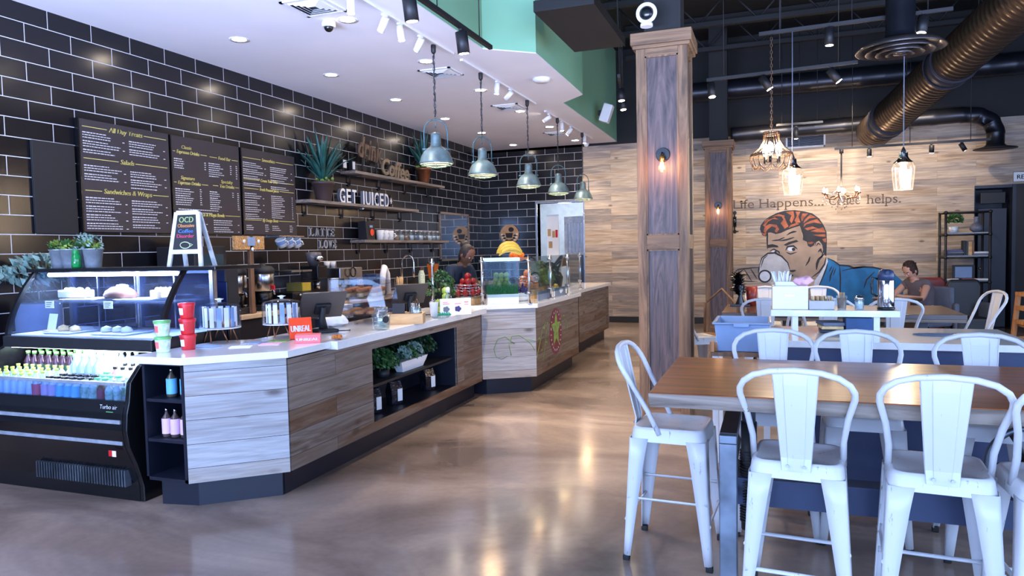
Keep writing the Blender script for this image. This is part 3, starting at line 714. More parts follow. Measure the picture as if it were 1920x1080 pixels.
b.prism([(6.70*0+0.30+y, z) for y, z in el], 0.480, 0.4835, 'x'); b.build('emblem_disc', plain('emblem_crimson', (132,58,70), 0.55, var=0.15, scale=25), t)
b = MB(); st = []
for i in range(10):
    a = PI/2+i*PI/5; r_ = 1.0 if i % 2 == 0 else 0.45; st.append((0.30+Y0+0.19*r_*math.cos(a), Z0+0.02+0.22*r_*math.sin(a)))
b.prism(st, 0.4835, 0.486, 'x'); b.build('emblem_star', vine, t)
b = MB()
for i in range(14):
    a = PI*1.12*i/13+PI*0.95+ (PI*0.0); 
    b.bc((0.485, 0.30+Y0+0.195*math.cos(a), Z0+0.215*math.sin(a)), (0.002, 0.022, 0.014), R=Matrix.Rotation(a, 3, 'X'))
for i in range(9):
    a = PI*0.85*i/8+PI*0.08; b.bc((0.485, 0.30+Y0+0.2*math.cos(a), Z0+0.22*math.sin(a)), (0.002, 0.02, 0.012), R=Matrix.Rotation(a, 3, 'X'))
b.build('emblem_marks', M['whitel'], t)
# unit 4: far section
t = thing('counter_cabinet', 'furthest low counter section of brown boards near the back wall', 'cabinet', (3.14, 8.78, 0))
MB().box(-0.02, 0, 0, 2.85, PB, PT).build('front_panel', M['plank_y'], t)
MB().box(-0.7, 0, 2.85, 2.87, PB, PT).build('end_panel', M['plank_x'], t)
MB().box(-0.7, -0.07, 0.0, 2.8, 0, PB).build('plinth', M['navy'], t)
# worktops
slab('worktop', 'white stone worktop over the angled counter end by the display case', [(2.09,3.18),(2.48,3.185),(2.925,3.57),(2.925,4.02),(2.30,4.02),(2.09,3.9)], PT, WT)
slab('worktop', 'long white stone worktop carrying the tills and pastry case', [(2.30,4.022),(2.975,4.022),(2.975,6.66),(2.30,6.66)], PT-0.012, WT)
slab('worktop', 'raised white stone worktop under the glass food guard', [(2.55,6.665),(2.87,6.665),(3.41,6.985),(3.41,8.775),(2.55,8.775)], PT+0.02, WT+0.022)
slab('worktop', 'far white stone worktop at the end towards the back wall', [(2.45,8.78),(3.175,8.78),(3.175,11.68),(2.45,11.68)], PT, WT+0.005)
# inner body behind fronts
for (x0,x1,y0,y1,l) in ((2.35,2.47,4.05,6.6,'dark rear body under the long worktop, staff side'),(2.45,2.56,8.85,11.6,'dark rear body under the far worktop, staff side')):
    pass
# back counter along the tiled wall
t = thing('back_counter', 'long back counter with pale top along the black tiled wall', 'counter', (0.0, 4.3, 0))
MB().box(0.04, 0.66, 0, 8.9, 0.0, 0.84).build('body', M['navy'], t)
MB().box(0.012, 0.70, -0.02, 8.95, 0.84, 0.88).build('top', plain('tan_laminate', (206,180,148), 0.35), t, bevel=0.003)
b = MB()
for k in range(9): b.box(0.66, 0.672, 0.04+k*0.98, 0.94+k*0.98, 0.14, 0.82)
o = b.build('cabinet_doors', M['navy'], t, bevel=0.003); 
# kitchen island block seen between the tills
# ------------------------------------------------------------------ glass food guard
def post(x, y, z0=0.927, h=0.485):
    return
gp = [(2.62,6.18),(2.90,6.74),(3.33,6.96),(3.33,7.72),(3.33,8.45),(3.10,9.95)]
gt = thing('sneeze_guard', 'clear glass food guard on slim steel posts above the raised worktop', 'glass guard', (0,0,0))
def gpost(x, y, z0):
    b = MB(); b.cyl((x, y, z0), (x, y, 1.415), 0.014, n=12); b.cyl((x, y, z0), (x, y, z0+0.012), 0.03, n=16)
    for z in (1.37, z0+0.11): b.cyl((x-0.03, y, z), (x+0.02, y, z), 0.016, n=10)
    b.build('post', M['steel'], gt)
for (x, y), z0 in zip(gp, (0.905,0.927,0.927,0.927,0.927,0.91)): gpost(x, y, z0)
for i in range(len(gp)-1):
    a, c = Vector(gp[i]+(0,)), Vector(gp[i+1]+(0,)); d = (c-a).normalized(); nrm = Vector((-d.y, d.x, 0))*0.003
    a = a+d*0.02; c = c-d*0.02; z0 = 1.0
    MB().prism([tuple((a-nrm)[:2]), tuple((c-nrm)[:2]), tuple((c+nrm)[:2]), tuple((a+nrm)[:2])], z0, 1.41).build('glass_pane', M['glass'], gt)
# ------------------------------------------------------------------ refrigerated display case
CX0, CX1 = 0.70, 2.06
case = thing('display_case', 'black refrigerated display case with curved glass top and open drinks well', 'display case', (0,0,0))
low = [(3.26,0.0),(3.26,0.10),(3.22,0.24),(3.17,0.36),(3.155,0.46),(3.165,0.56),(3.185,0.63)]
side = low+[(3.20,0.74),(3.28,0.83),(3.42,0.90),(3.46,0.98),(3.50,1.12),(3.56,1.25),(3.68,1.40),(4.02,1.41),(4.02,0.0)]
sideL = low+[(3.20,0.74),(3.28,0.83),(3.42,0.90),(3.45,0.975),(4.02,0.975),(4.02,0.0)]
for x in (CX0, CX1): MB().prism([(y, z) for y, z in sideL], x-0.018, x+0.018, 'x').build('side_panel', M['black'], case, bevel=0.004)
pl = low
b = MB(); n = len(pl); vs = [(CX0+0.018, y, z) for y, z in pl]+[(CX1-0.018, y, z) for y, z in pl]+[(CX0+0.018, y+0.03, z) for y, z in pl]+[(CX1-0.018, y+0.03, z) for y, z in pl]
fs = []
for i in range(n-1): fs += [(i, n+i, n+i+1, i+1), (2*n+i, 2*n+i+1, 3*n+i+1, 3*n+i)]
fs += [(n-1, 2*n-1, 4*n-1, 3*n-1), (0, 2*n, 3*n, n)]
b.add(vs, fs); b.build('lower_panel', M['black'], case)
b = MB()
for z, y in ((0.50,3.157),(0.37,3.167)): b.box(CX0+0.02, CX1-0.03, y-0.006, y+0.002, z, z+0.022)
b.build('chrome_strip', M['galv'], case)
b = MB()
for k in range(34): b.box(1.24+k*0.0225, 1.247+k*0.0225, 3.205, 3.25, 0.10, 0.20)
o = b.build('intake_grille', M['bluesteel'], case)
b = MB(); put_text(b, 'Turbo air', 0.036, (1.925, 3.172, 0.583), (1,0,0), (0,0,1), shear=0.2); b.build('maker_lettering', M['whitel'], case)
MB().box(1.91, 1.965, 3.166, 3.172, 0.548, 0.568).build('green_tag', M['greenlid'], case)
b = MB(); b.box(1.925, 1.985, 3.156, 3.160, 0.30, 0.335, 0); b.box(1.955, 1.985, 3.1545, 3.156, 0.30, 0.335, 1); b.build('rating_label', [M['red'], M['paper']], case)
# drinks well: floor, sloped back, light
MB().add([(CX0+0.02,3.19,0.60),(CX1-0.02,3.19,0.60),(CX1-0.02,3.95,0.66),(CX0+0.02,3.95,0.66)], [(0,1,2,3)]).build('well_floor', M['white'], case, solid=0.01)
MB().box(CX0+0.02, CX1-0.02, 3.93, 3.95, 0.6, 0.92).build('well_back', M['blackm'], case)
MB().box(CX0+0.02, CX1-0.02, 3.185, 3.192, 0.63, 0.725).build('well_lip_glass', M['glassv'], case)
MB().box(CX0+0.02, CX1-0.02, 3.18, 3.197, 0.722, 0.742).build('lip_rail', M['galv'], case, bevel=0.002)
MB().box(CX0+0.018, CX1-0.018, 3.44, 3.95, 0.905, 0.965).build('deck', M['black'], case)
MB().box(CX0+0.018, CX1-0.018, 3.40, 3.44, 0.895, 0.97).build('front_rail', M['blackm'], case, bevel=0.006)
MB().box(CX0+0.03, CX1-0.03, 3.45, 3.47, 0.886, 0.902).build('well_light', M['led'], case)
area('case_light_low', ((CX0+CX1)/2, 3.5, 0.893), (math.radians(-15),0,0), 1.25, 0.06, 4.5, (0.72,0.82,1.0))
# upper glass compartment
MB().box(CX0+0.02, CX1-0.02, 3.46, 3.93, 0.965, 0.975).build('display_floor', M['white'], case)
MB().box(CX0-0.02, CX1+0.30, 3.62, 4.06, 1.395, 1.42).build('top', M['black'], case, bevel=0.004)
MB().box(CX0+0.02, CX1-0.02, 3.93, 3.945, 0.97, 1.395).build('rear_door', M['glassv'], case)
b = MB(); b.box(CX0, CX0+0.03, 3.92, 3.96, 0.97, 1.395); b.box(CX1-0.03, CX1, 3.92, 3.96, 0.97, 1.395); b.box(1.36, 1.40, 3.925, 3.955, 0.97, 1.395); b.box(CX0, CX1, 3.92, 3.96, 0.97, 0.985)
b.build('rear_frame', M['steel'], case)
arc = [(3.455,0.97),(3.475,1.05),(3.505,1.13),(3.545,1.21),(3.60,1.30),(3.68,1.40)]
for x in (CX0, CX1):
    b = MB(); vs = []
    outer = [(y-0.02, z) for y, z in arc]; inner = [(y+0.012, z) for y, z in arc]
    b.prism(outer+list(reversed(inner)), x-0.014, x+0.014, 'x'); b.build('curved_frame', M['black'], case)
    MB().prism(arc+[(3.93,1.395),(3.93,0.97)], x-0.003, x+0.003, 'x').build('side_glass', M['glassv'], case)
b = MB(); N = len(arc); b.add([(CX0+0.014, y, z) for y, z in arc]+[(CX1-0.014, y, z) for y, z in arc], [(i, N+i, N+i+1, i+1) for i in range(N-1)], True)
b.build('curved_glass', M['glassv'], case)
MB().box(CX0+0.05, CX1-0.05, 3.56, 3.91, 1.185, 1.193).build('glass_shelf', M['glassv'], case)
b = MB()
for x in (1.02, 1.38, 1.74): b.box(x-0.006, x+0.006, 3.90, 3.915, 0.98, 1.38); b.box(x-0.005, x+0.005, 3.6, 3.9, 1.176, 1.185)
b.build('shelf_upright', M['steel'], case)
MB().cyl((CX0+0.1, 3.70, 1.375), (CX1-0.08, 3.70, 1.375), 0.014, n=12).build('strip_light', M['led'], case)
area('case_light_top', ((CX0+CX1)/2, 3.72, 1.355), (0,0,0), 1.25, 0.05, 20, (0.55,0.68,1.0))
MB().box(CX0+0.02, CX1-0.02, 3.945, 3.95, 0.985, 1.39).build('back_tint', glass('blue_tinted_glass', (150,170,225), 0.05), case)
# black equipment box to the right of the case, behind the angled top
t = thing('equipment_cabinet', 'black cabinet standing behind the display case beside the coffee urns', 'cabinet', (1.95, 4.42, 0))
MB().box(-0.55, 0.02, -0.28, -0.14, 0.0, 1.40).build('body', M['blackm'], t, bevel=0.006)
MB().box(-0.50, 0.05, -0.30, -0.28, 0.2, 1.3).build('door', M['black'], t, bevel=0.004)
# what stands in the upper glass compartment
def cakeslice(x, y, z, lab, m1, m2, sc=1, grp=None):
    t = thing('cake', lab, 'cake', (x, y, z), 0, grp)
    MB().box(-0.10*sc, 0.10*sc, -0.06, 0.06, 0.003, 0.055).build('sponge', m1, t, bevel=0.008)
    b = MB()
    for k in range(8): b.sph((-0.085*sc+k*0.024*sc, 0.02*math.sin(k*2), 0.058), 0.016, 8)
    b.build('topping', m2, t); return t
for x, y, z, w, l in ((1.12,3.75,1.194,0.30,'left white tray on the upper glass shelf'),(1.62,3.75,1.194,0.30,'right white tray on the upper glass shelf'),(1.08,3.62,0.976,0.26,'left paper tray on the case floor under two rolls'),(1.55,3.62,0.976,0.32,'right paper tray on the case floor under white rolls')):
    t = thing('serving_tray', l, 'tray', (x, y, z)); MB().frus((0,0,0), w-0.03, 0.20, (0,0,0.012), w, 0.24).build('tray', M['white'], t, bevel=0.002)
cakeslice(0.98, 3.76, 1.208, 'long green-flecked iced slice at the left of the upper case shelf', M['icing'], plain('pistachio', (150,170,110), 0.7, var=0.4, scale=60), 1.1)
cakeslice(1.78, 3.76, 1.208, 'short pale iced slice at the right of the upper case shelf', M['dough'], M['icing'], 0.55)
t = thing('cake', 'domed brown loaf cake with white icing on the upper case shelf', 'cake', (1.40, 3.76, 1.208))
MB().lathe([(0.001,0.0),(0.13,0.0),(0.14,0.02),(0.12,0.05),(0.07,0.075),(0.001,0.085)], (0,0,0), 20, sy=0.55).build('loaf', M['choc'], t)
MB().lathe([(0.001,0.0),(0.05,0.0),(0.045,0.012),(0.001,0.02)], (0.02,0,0.077), 12, sy=0.6).build('icing', M['icing'], t)
rolls = [(1.04,3.60),(1.15,3.60),(1.44,3.60),(1.53,3.61),(1.62,3.60)]
rl = ['left pale roll on the paper tray by the recipe card','second pale roll on the left paper tray','white frosted bun, left of three on the right tray','white frosted bun in the middle of the right tray','white frosted bun, right of three beside the tubs']
for (x, y), l in zip(rolls, rl):
    o = MB().lathe([(0.001,0),(0.032,0),(0.038,0.012),(0.03,0.03),(0.001,0.042)], (0,0,0), 14, wob=0.05).build('bun', M['icing'] if 'white' in l else M['dough']); o.location = (x, y, 0.99); tag(o, l, 'bun')
t = thing('recipe_card', 'cream sandwich board card standing at the left of the lower shelf', 'card', (0.86, 3.66, 0.98), -0.2)
MB().bc((0,0,0.06), (0.11,0.004,0.12), R=Matrix.Rotation(-0.2,3,'X')).build('card', M['paper'], t); MB().box(-0.05,0.07,-0.05,0.05,0.0,0.006).build('foot', M['dough'], t)
for x, l in ((0.98,'left white price ticket clipped to the upper glass shelf'),(1.52,'right white price ticket clipped to the upper glass shelf')):
    t = thing('price_ticket', l, 'price ticket', (x, 3.555, 1.15)); MB().box(-0.04,0.04,-0.003,0,0.0,0.05).build('ticket', M['paper'], t); b = MB()
    for k in range(3): b.box(-0.03, 0.025-k*0.008, -0.0042, -0.003, 0.036-k*0.013, 0.04-k*0.013)
    b.build('print', M['blackm'], t)
t = thing('storage_tray', 'clear box of sweets behind the tickets on the case floor', 'box', (1.30, 3.80, 0.976)); MB().frus((0,0,0), 0.26, 0.12, (0,0,0.05), 0.30, 0.15).build('tray', M['acryl'], t); MB().box(-0.1,0.1,-0.04,0.04,0.006,0.02).build('sweets', M['muffin'], t)
# ------------------------------------------------------------------ bottles in the open well
def bottle(lab, h, r, body, cap, label_m=None, grp=None, name='drink_bottle', neck=0.35, capr=0.45, lz=(0.15,0.6), inner=None):
    t = thing(name, lab, 'bottle', (0,0,-5), 0, grp)
    prof = [(r*0.9,0),(r,0.01*1),(r,h*0.62),(r*0.85,h*0.70),(r*neck,h*0.84),(r*neck,h*0.93)]
    MB().lathe(prof, (0,0,0), 14).build('glass_body', body, t)
    MB().lathe([(r*capr,h*0.90),(r*capr,h),(0.001,h)], (0,0,0), 12).build('cap', cap, t)
    if label_m: MB().lathe([(r*1.03,h*lz[0]),(r*1.03,h*lz[1])], (0,0,0), 14, cap=False).build('label', label_m, t)
    return t
water = plain('clear_water_bottle', (190,214,240), 0.12, var=0.03, coat=0.5)
lime = plain('lime_cap', (206,226,80), 0.4, var=0.02); tealcap = plain('mint_cap', (110,206,150), 0.4); amber = plain('dark_cola', (52,34,48), 0.15)
pinkl = plain('pink_label', (214,90,110), 0.5); lilac = plain('lilac_label', (206,176,206), 0.5); skyl = plain('sky_blue_label', (120,196,226), 0.5); greenl = plain('green_white_label', (170,206,190), 0.5, var=0.3, scale=30); redl = plain('dark_red_label', (140,50,64), 0.5)
juice = plain('pale_juice', (240,236,214), 0.25); peach = plain('peach_juice', (236,150,140), 0.25); brownj = plain('tea_bottle', (112,70,48), 0.2)
B = {}
B['w'] = bottle('clear water bottle with yellow-green cap in the drinks well', 0.15, 0.027, water, lime, None, 'water bottles with yellow-green caps')
B['tall'] = bottle('tall clear water bottle with pale cap standing behind in the well', 0.235, 0.036, water, plain('cream_cap', (236,240,210), 0.4), None, 'tall clear bottles in the middle of the well')
B['dark'] = bottle('dark soda bottle with green cap at the left back of the well', 0.22, 0.032, amber, plain('dark_green_cap', (90,140,70), 0.4), plain('dark_green_label', (50,80,50), 0.5), 'dark soda bottles at the left back')
B['pink'] = bottle('pink labelled jar bottle with black cap in the front row', 0.12, 0.03, water, M['black'], pinkl, 'pink labelled bottles', neck=0.8, capr=0.86, lz=(0.05,0.72))
B['lil'] = bottle('lilac labelled jar bottle with black cap in the front row', 0.12, 0.03, water, M['black'], lilac, 'lilac labelled bottles', neck=0.8, capr=0.86, lz=(0.05,0.72))
B['sky'] = bottle('sky blue labelled jar bottle with black cap in the well', 0.12, 0.03, water, M['black'], skyl, 'sky blue labelled bottles', neck=0.8, capr=0.86, lz=(0.05,0.72))
B['mint'] = bottle('green and white labelled bottle with mint cap in the well', 0.125, 0.028, water, tealcap, greenl, 'mint capped bottles', neck=0.7, capr=0.75, lz=(0.05,0.68))
B['redb'] = bottle('dark red labelled bottle with brown cap in the well', 0.125, 0.025, brownj, plain('brown_cap', (90,50,40), 0.4), redl, 'dark red labelled bottles')
B['white'] = bottle('white and blue labelled bottle with clear cap at the right of the well', 0.12, 0.024, water, M['white'], greenl, 'white capped bottles at the right')
B['jy'] = bottle('pale juice bottle with black cap on the right rear row', 0.16, 0.03, juice, M['black'], None, 'pale juice bottles')
B['pe'] = bottle('peach juice bottle with black cap on the rear row', 0.16, 0.03, peach, M['black'], None, 'peach juice bottles')
used = {}
def putb(k, x, y, z):
    if k not in used: B[k].location = (x, y, z); used[k] = 1
    else: dup(B[k], (x, y, z))
def zf(y): return 0.607+(y-3.19)*0.079
def rowb(y, xs, seq):
    for i, x in enumerate(xs): putb(seq(x), x+rnd.uniform(-0.003,0.003), y+rnd.uniform(-0.004,0.004), zf(y))
def fr_seq(x): return 'w' if x < 1.23 else 'pink' if x < 1.32 else 'lil' if x < 1.44 else 'sky' if x < 1.63 else 'mint' if x < 1.75 else 'redb' if x < 1.84 else 'white'
def mid_seq(x): return 'w' if x < 1.28 else 'lil' if x < 1.4 else 'sky' if x < 1.66 else 'mint' if x < 1.82 else 'white'
xs = []; x = 0.78
while x < 2.0: xs.append(x); x += 0.068
rowb(3.235, xs, fr_seq); rowb(3.30, [q+0.03 for q in xs if q+0.03 < 2.0], mid_seq); rowb(3.365, xs, mid_seq)
rowb(3.44, [q+0.02 for q in xs if q+0.02 < 2.0], lambda x: 'w' if x < 1.3 else 'pe' if x < 1.72 and x > 1.66 else 'jy' if x > 1.62 else 'tall' if x < 1.56 else 'mint')
rowb(3.53, xs, lambda x: 'dark' if x < 1.2 else 'tall' if x < 1.6 else 'jy')
rowb(3.60, [q+0.03 for q in xs if q+0.03 < 2.0], lambda x: 'dark' if x < 1.24 else 'tall' if x < 1.7 else 'jy')
# tall pump bottles on the open shelves at the counter end
pump = bottle('blue labelled dispenser bottle, left on the upper open shelf', 0.17, 0.030, plain('amber_syrup', (76,72,58), 0.2), M['chrome'], plain('blue_label', (110,190,230), 0.5), None, 'dispenser_bottle', lz=(0.12,0.66), neck=0.3, capr=0.35)
pump.location = (2.29, 3.30, 0.650); dup(pump, (2.385, 3.31, 0.650), None, 'blue labelled dispenser bottle, right on the upper open shelf')
pk = bottle('pink labelled dispenser bottle, left of three on the lower open shelf', 0.17, 0.028, plain('rose_syrup', (86,70,66), 0.2), M['chrome'], plain('pink_paper_label', (238,196,226), 0.5), None, 'dispenser_bottle', lz=(0.12,0.66), neck=0.3, capr=0.35)
pk.location = (2.25, 3.29, 0.410); dup(pk, (2.315, 3.29, 0.410), None, 'pink labelled dispenser bottle, middle of three on the lower open shelf'); dup(pk, (2.38, 3.30, 0.410), None, 'pink labelled dispenser bottle, right of three on the lower open shelf')
# ------------------------------------------------------------------ menu boards on the tiled wall
def board(y0, y1, z0, z1, lab):
    t = thing('menu_board', lab, 'menu board', (0.0, y0, z0))
    MB().box(0.004, 0.045, 0, y1-y0, 0, z1-z0).build('panel', M['menu'], t, bevel=0.002)
    MB().box(0.004, 0.05, -0.012, 0.0, -0.002, z1-z0+0.004).build('edge_strip', M['black'], t)
    return t
def words(b, y, z, w, n, dz, seed, price=True, h=0.0072, first=True):
    """rows of illegible small print: broken runs of short strokes"""
    r_ = random.Random(seed); n0 = n
    for i in range(n):
        if price and i and i % 3 == 0: z -= dz*0.35
        yy = y; end = y+w*(0.96 if i % 3 else 0.8)*r_.uniform(0.72, 1.0)
        k = 0
        while yy < end:
            ww = r_.uniform(0.012, 0.038); hh = h*(1.25 if (first and i % 3 == 0 and k < 3) else 1)
            b.box(0.045, 0.0462, yy, min(yy+ww, end), z-i*dz-hh, z-i*dz); yy += ww+0.007; k += 1
        if price and i % 3 == 2: b.box(0.045, 0.0462, y+w+0.008, y+w+0.03, z-i*dz-hh, z-i*dz)
def head(b, s, y, z, sz, y0, y1, wd=None):
    w = put_text(b, s, sz, (0.045, y, z), (0,1,0), (0,0,1), 0.0015, shear=0.18, bold=0.0018, width=wd)
    for a, c in ((y0, y-w/2-0.02), (y+w/2+0.02, y1)):
        if c-a > 0.02: b.box(0.045, 0.0458, a, c, z+sz*0.25, z+sz*0.25+0.005)
t = board(4.62, 5.60, 1.72, 2.70, 'left menu board headed All Day Treats on the tiled wall')
h = MB(); head(h, 'All Day Treats', 0.48, 0.90, 0.062, 0.03, 0.95); head(h, 'Salads', 0.48, 0.625, 0.062, 0.03, 0.95); head(h, 'Sandwiches & Wraps', 0.48, 0.345, 0.062, 0.03, 0.95)
h.build('heading_lettering', M['yellowl'], t)
b = MB(); words(b, 0.03, 0.872, 0.40, 8, 0.0225, 1); words(b, 0.51, 0.85, 0.39, 6, 0.0225, 2); words(b, 0.03, 0.585, 0.40, 6, 0.0225, 3); words(b, 0.51, 0.57, 0.39, 7, 0.0225, 4); words(b, 0.03, 0.305, 0.40, 12, 0.0225, 5); words(b, 0.51, 0.30, 0.39, 11, 0.0225, 6)
b.build('small_print', M['whitel'], t)
t = board(5.63, 6.60, 1.72, 2.70, 'middle menu board headed Espresso Drinks and Food Bar on the tiled wall')
h = MB(); put_text(h, 'Classic', 0.05, (0.045, 0.20, 0.86), (0,1,0), (0,0,1), 0.0015, shear=0.18, bold=0.0015); head(h, 'Espresso Drinks', 0.22, 0.81, 0.05, 0.02, 0.48, 0.30); head(h, 'Food Bar', 0.74, 0.805, 0.05, 0.52, 0.95)
put_text(h, 'Signature', 0.05, (0.045, 0.20, 0.55), (0,1,0), (0,0,1), 0.0015, shear=0.18, bold=0.0015); head(h, 'Espresso Drinks', 0.22, 0.50, 0.05, 0.02, 0.48, 0.30); put_text(h, 'Specialty', 0.05, (0.045, 0.76, 0.555), (0,1,0), (0,0,1), 0.0015, shear=0.18, bold=0.0015); head(h, 'Tea Drinks', 0.76, 0.505, 0.05, 0.55, 0.95)
head(h, 'Acai & Pitaya Bowls', 0.52, 0.185, 0.055, 0.02, 0.95, 0.36); h.build('heading_lettering', M['yellowl'], t)
b = MB(); words(b, 0.03, 0.755, 0.16, 5, 0.0225, 7, False); words(b, 0.44, 0.75, 0.03, 4, 0.0225, 8, False); words(b, 0.50, 0.755, 0.24, 7, 0.0225, 9, False); words(b, 0.82, 0.755, 0.03, 5, 0.0225, 10, False); words(b, 0.91, 0.76, 0.03, 7, 0.0225, 11, False)
words(b, 0.03, 0.455, 0.28, 8, 0.0225, 12, False); words(b, 0.36, 0.465, 0.03, 8, 0.0225, 13, False); words(b, 0.50, 0.455, 0.18, 9, 0.0225, 14, False); words(b, 0.84, 0.46, 0.03, 3, 0.0225, 15, False); words(b, 0.92, 0.46, 0.03, 9, 0.0225, 16, False)
words(b, 0.06, 0.252, 0.8, 1, 0.0225, 17); words(b, 0.06, 0.222, 0.75, 1, 0.0225, 18); words(b, 0.04, 0.15, 0.38, 6, 0.0225, 19); words(b, 0.54, 0.15, 0.36, 6, 0.0225, 20); b.build('small_print', M['whitel'], t)
t = board(6.64, 7.60, 1.72, 2.70, 'right menu board headed Smoothies and Fresh Pressed Juices on the tiled wall')
h = MB(); head(h, 'Smoothies', 0.46, 0.86, 0.055, 0.02, 0.93); head(h, 'Create Your Own', 0.46, 0.62, 0.05, 0.02, 0.93, 0.30); head(h, 'Fresh Pressed Juices', 0.46, 0.515, 0.05, 0.02, 0.93, 0.34); head(h, 'By Design Shots', 0.46, 0.155, 0.05, 0.02, 0.93, 0.28); h.build('heading_lettering', M['yellowl'], t)
b = MB(); words(b, 0.02, 0.825, 0.36, 8, 0.0225, 21); words(b, 0.49, 0.81, 0.38, 8, 0.0225, 22); words(b, 0.02, 0.59, 0.36, 2, 0.0225, 23); words(b, 0.49, 0.58, 0.38, 2, 0.0225, 24)
words(b, 0.03, 0.475, 0.3, 12, 0.0235, 25); words(b, 0.49, 0.47, 0.26, 12, 0.0235, 26, False); words(b, 0.88, 0.47, 0.02, 12, 0.0235, 27, False); words(b, 0.04, 0.11, 0.15, 3, 0.0235, 28, False); words(b, 0.36, 0.12, 0.08, 4, 0.0235, 29, False); words(b, 0.49, 0.11, 0.16, 3, 0.0235, 30, False); words(b, 0.82, 0.12, 0.08, 4, 0.0235, 31, False); b.build('small_print', M['whitel'], t)
o = MB().box(0.004, 0.03, 4.20, 4.58, 1.70, 2.46).build('wall_panel', M['rubber'], bevel=0.003); tag(o, 'plain black panel on the tiles left of the first menu board', 'panel')
# ------------------------------------------------------------------ wall shelves
def wshelf(y0, y1, z, lab, d=0.25):
    t = thing('wall_shelf', lab, 'shelf', (0.0, y0, z), 0)
    MB().box(0.004, d, 0, y1-y0, -0.04, 0).build('board', M['shelfwood'], t, bevel=0.004)
    n = 4
    for k in range(n):
        yy = 0.2+k*(y1-y0-0.4)/(n-1)
        b = MB(); b.tube([(0.012, yy, -0.17), (0.03, yy, -0.17), (0.03, yy, -0.052), (d-0.02, yy, -0.052)], 0.010, 8); b.cyl((0.004, yy, -0.17), (0.02, yy, -0.17), 0.03, n=14); b.build('pipe_bracket', M['blackm'], t)
wshelf(8.68, 11.58, 2.63, 'topmost wall shelf carrying the dark metal script sign')
wshelf(7.62, 10.56, 2.17, 'middle wall shelf carrying the white GET JUICED letters')
wshelf(8.87, 11.70, 1.67, 'lowest wall shelf lined with jars and a black bag')
def agave(name, lab, x, y, z, potm, ph, pr, lh, n=26, seed=1, spread=0.75, leaf='leaf4'):
    t = thing(name, lab, 'plant', (x, y, z)); r_ = random.Random(seed)
    MB().lathe([(pr*0.62,0),(pr*0.66,0.01),(pr*0.92,ph*0.86),(pr*1.0,ph*0.86),(pr*1.0,ph),(pr*0.9,ph),(pr*0.86,ph*0.9)], (0,0,0), 24).build('pot', potm, t)
    MB().lathe([(0.001,ph*0.93),(pr*0.88,ph*0.93)], (0,0,0), 18, cap=False).build('soil', M['soil'], t)
    b = MB()
    for i in range(n):
        a = i*2.4+r_.uniform(-.2,.2); tilt = 0.12+spread*(i/n)*r_.uniform(0.8,1.1); L = lh*r_.uniform(0.82,1.08)*(1-0.18*i/n); w = 0.046*r_.uniform(0.8,1.1)
        ca, sa = math.cos(a), math.sin(a); vs = []; fs = []; K = 7
        for k in range(K+1):
            s = k/K; rad = L*s*math.sin(tilt*(0.75+0.5*s)); zz = ph*0.93+L*s*math.cos(tilt*(0.75+0.5*s)); ww = w*(0.55+1.1*s-1.62*s*s) if k < K else 0.001
            ww = max(ww, 0.001)
            c = Vector((max(ca*rad, -x+0.03), sa*rad, zz)); sd = Vector((-sa, ca, 0))*ww; dn = Vector((ca, sa, 0))*(-0.3*ww)
            vs += [c-sd, c+Vector((ca*0.012, sa*0.012, -0.008))*(1-s), c+sd]
        for k in range(K): q = 3*k; fs += [(q,q+1,q+4,q+3),(q+1,q+2,q+5,q+4)]
        b.add(vs, fs, True)
    b.build('leaves', M[leaf], t, fix=False, solid=0.004)
    b = MB()
    for i in range(28):
        a = r_.uniform(0,6.28); q = r_.uniform(0.3,1.0)*pr; b.sph((q*math.cos(a), q*math.sin(a), ph*0.96+r_.uniform(0,0.05)), r_.uniform(0.012,0.022), 6)
    b.build('undergrowth', M['leaf3'], t); return t
agave('potted_agave', 'tall blue-green spiky plant in a dark pot, left end of the middle shelf', 0.17, 8.02, 2.17, M['potdk'], 0.25, 0.15, 0.66, n=34, seed=3)
agave('potted_agave', 'tall blue-green spiky plant in a copper pot, right end of the top shelf', 0.14, 10.98, 2.63, M['copper'], 0.26, 0.135, 0.62, n=32, seed=5)
t = thing('script_sign', 'dark metal script word reading drink, left on the top shelf', 'sign', (0.10, 9.27, 2.63))
b = MB(); put_text(b, 'drink', 0.42, (0.03, 0.0, 0.22), (0,1,-0.08), (0,0,1), 0.0, width=0.66, shear=0.2, ext=0.012, off=0.012); b.build('lettering', plain('rusty_bronze', (120,100,86), 0.42, 0.6, var=0.3, scale=14), t)
MB().box(0.0, 0.05, -0.3, 0.3, 0, 0.01).box(0.015,0.03,-0.2,-0.18,0,0.25).box(0.015,0.03,0.18,0.2,0,0.25).build('stand', M['blackm'], t)
t = thing('script_sign', 'champagne metal script word reading Coffee on the top shelf', 'sign', (0.10, 10.02, 2.63))
b = MB(); put_text(b, 'Coffee', 0.34, (0.03, 0.0, 0.03), (0,1,-0.05), (0,0,1), 0.0, width=0.86, shear=0.2, ext=0.012, off=0.010); b.build('lettering', plain('champagne_metal', (168,150,126), 0.35, 0.6, var=0.2, scale=14), t)
MB().box(0.0, 0.05, -0.42, 0.42, 0, 0.012).build('stand', M['blackm'], t)
for (y, w), l in zip(((8.70,0.11),(8.93,0.09)), ('left of two small white candle boxes by the spiky plant','right of two small white candle boxes by the spiky plant')):
    t = thing('lit_plaque', l, 'plaque', (0.02, y, 2.61+0.02)); 
    t.location = (0.06, y, 2.73); MB().box(-0.05, 0.01, -w/2, w/2, -0.07, 0.07).build('housing', M['blackm'], t, bevel=0.004)
    MB().box(0.0105, 0.014, -w*0.36, w*0.36, -0.055, 0.055).build('white_face', M['white'], t, bevel=0.01)
ye = 8.44
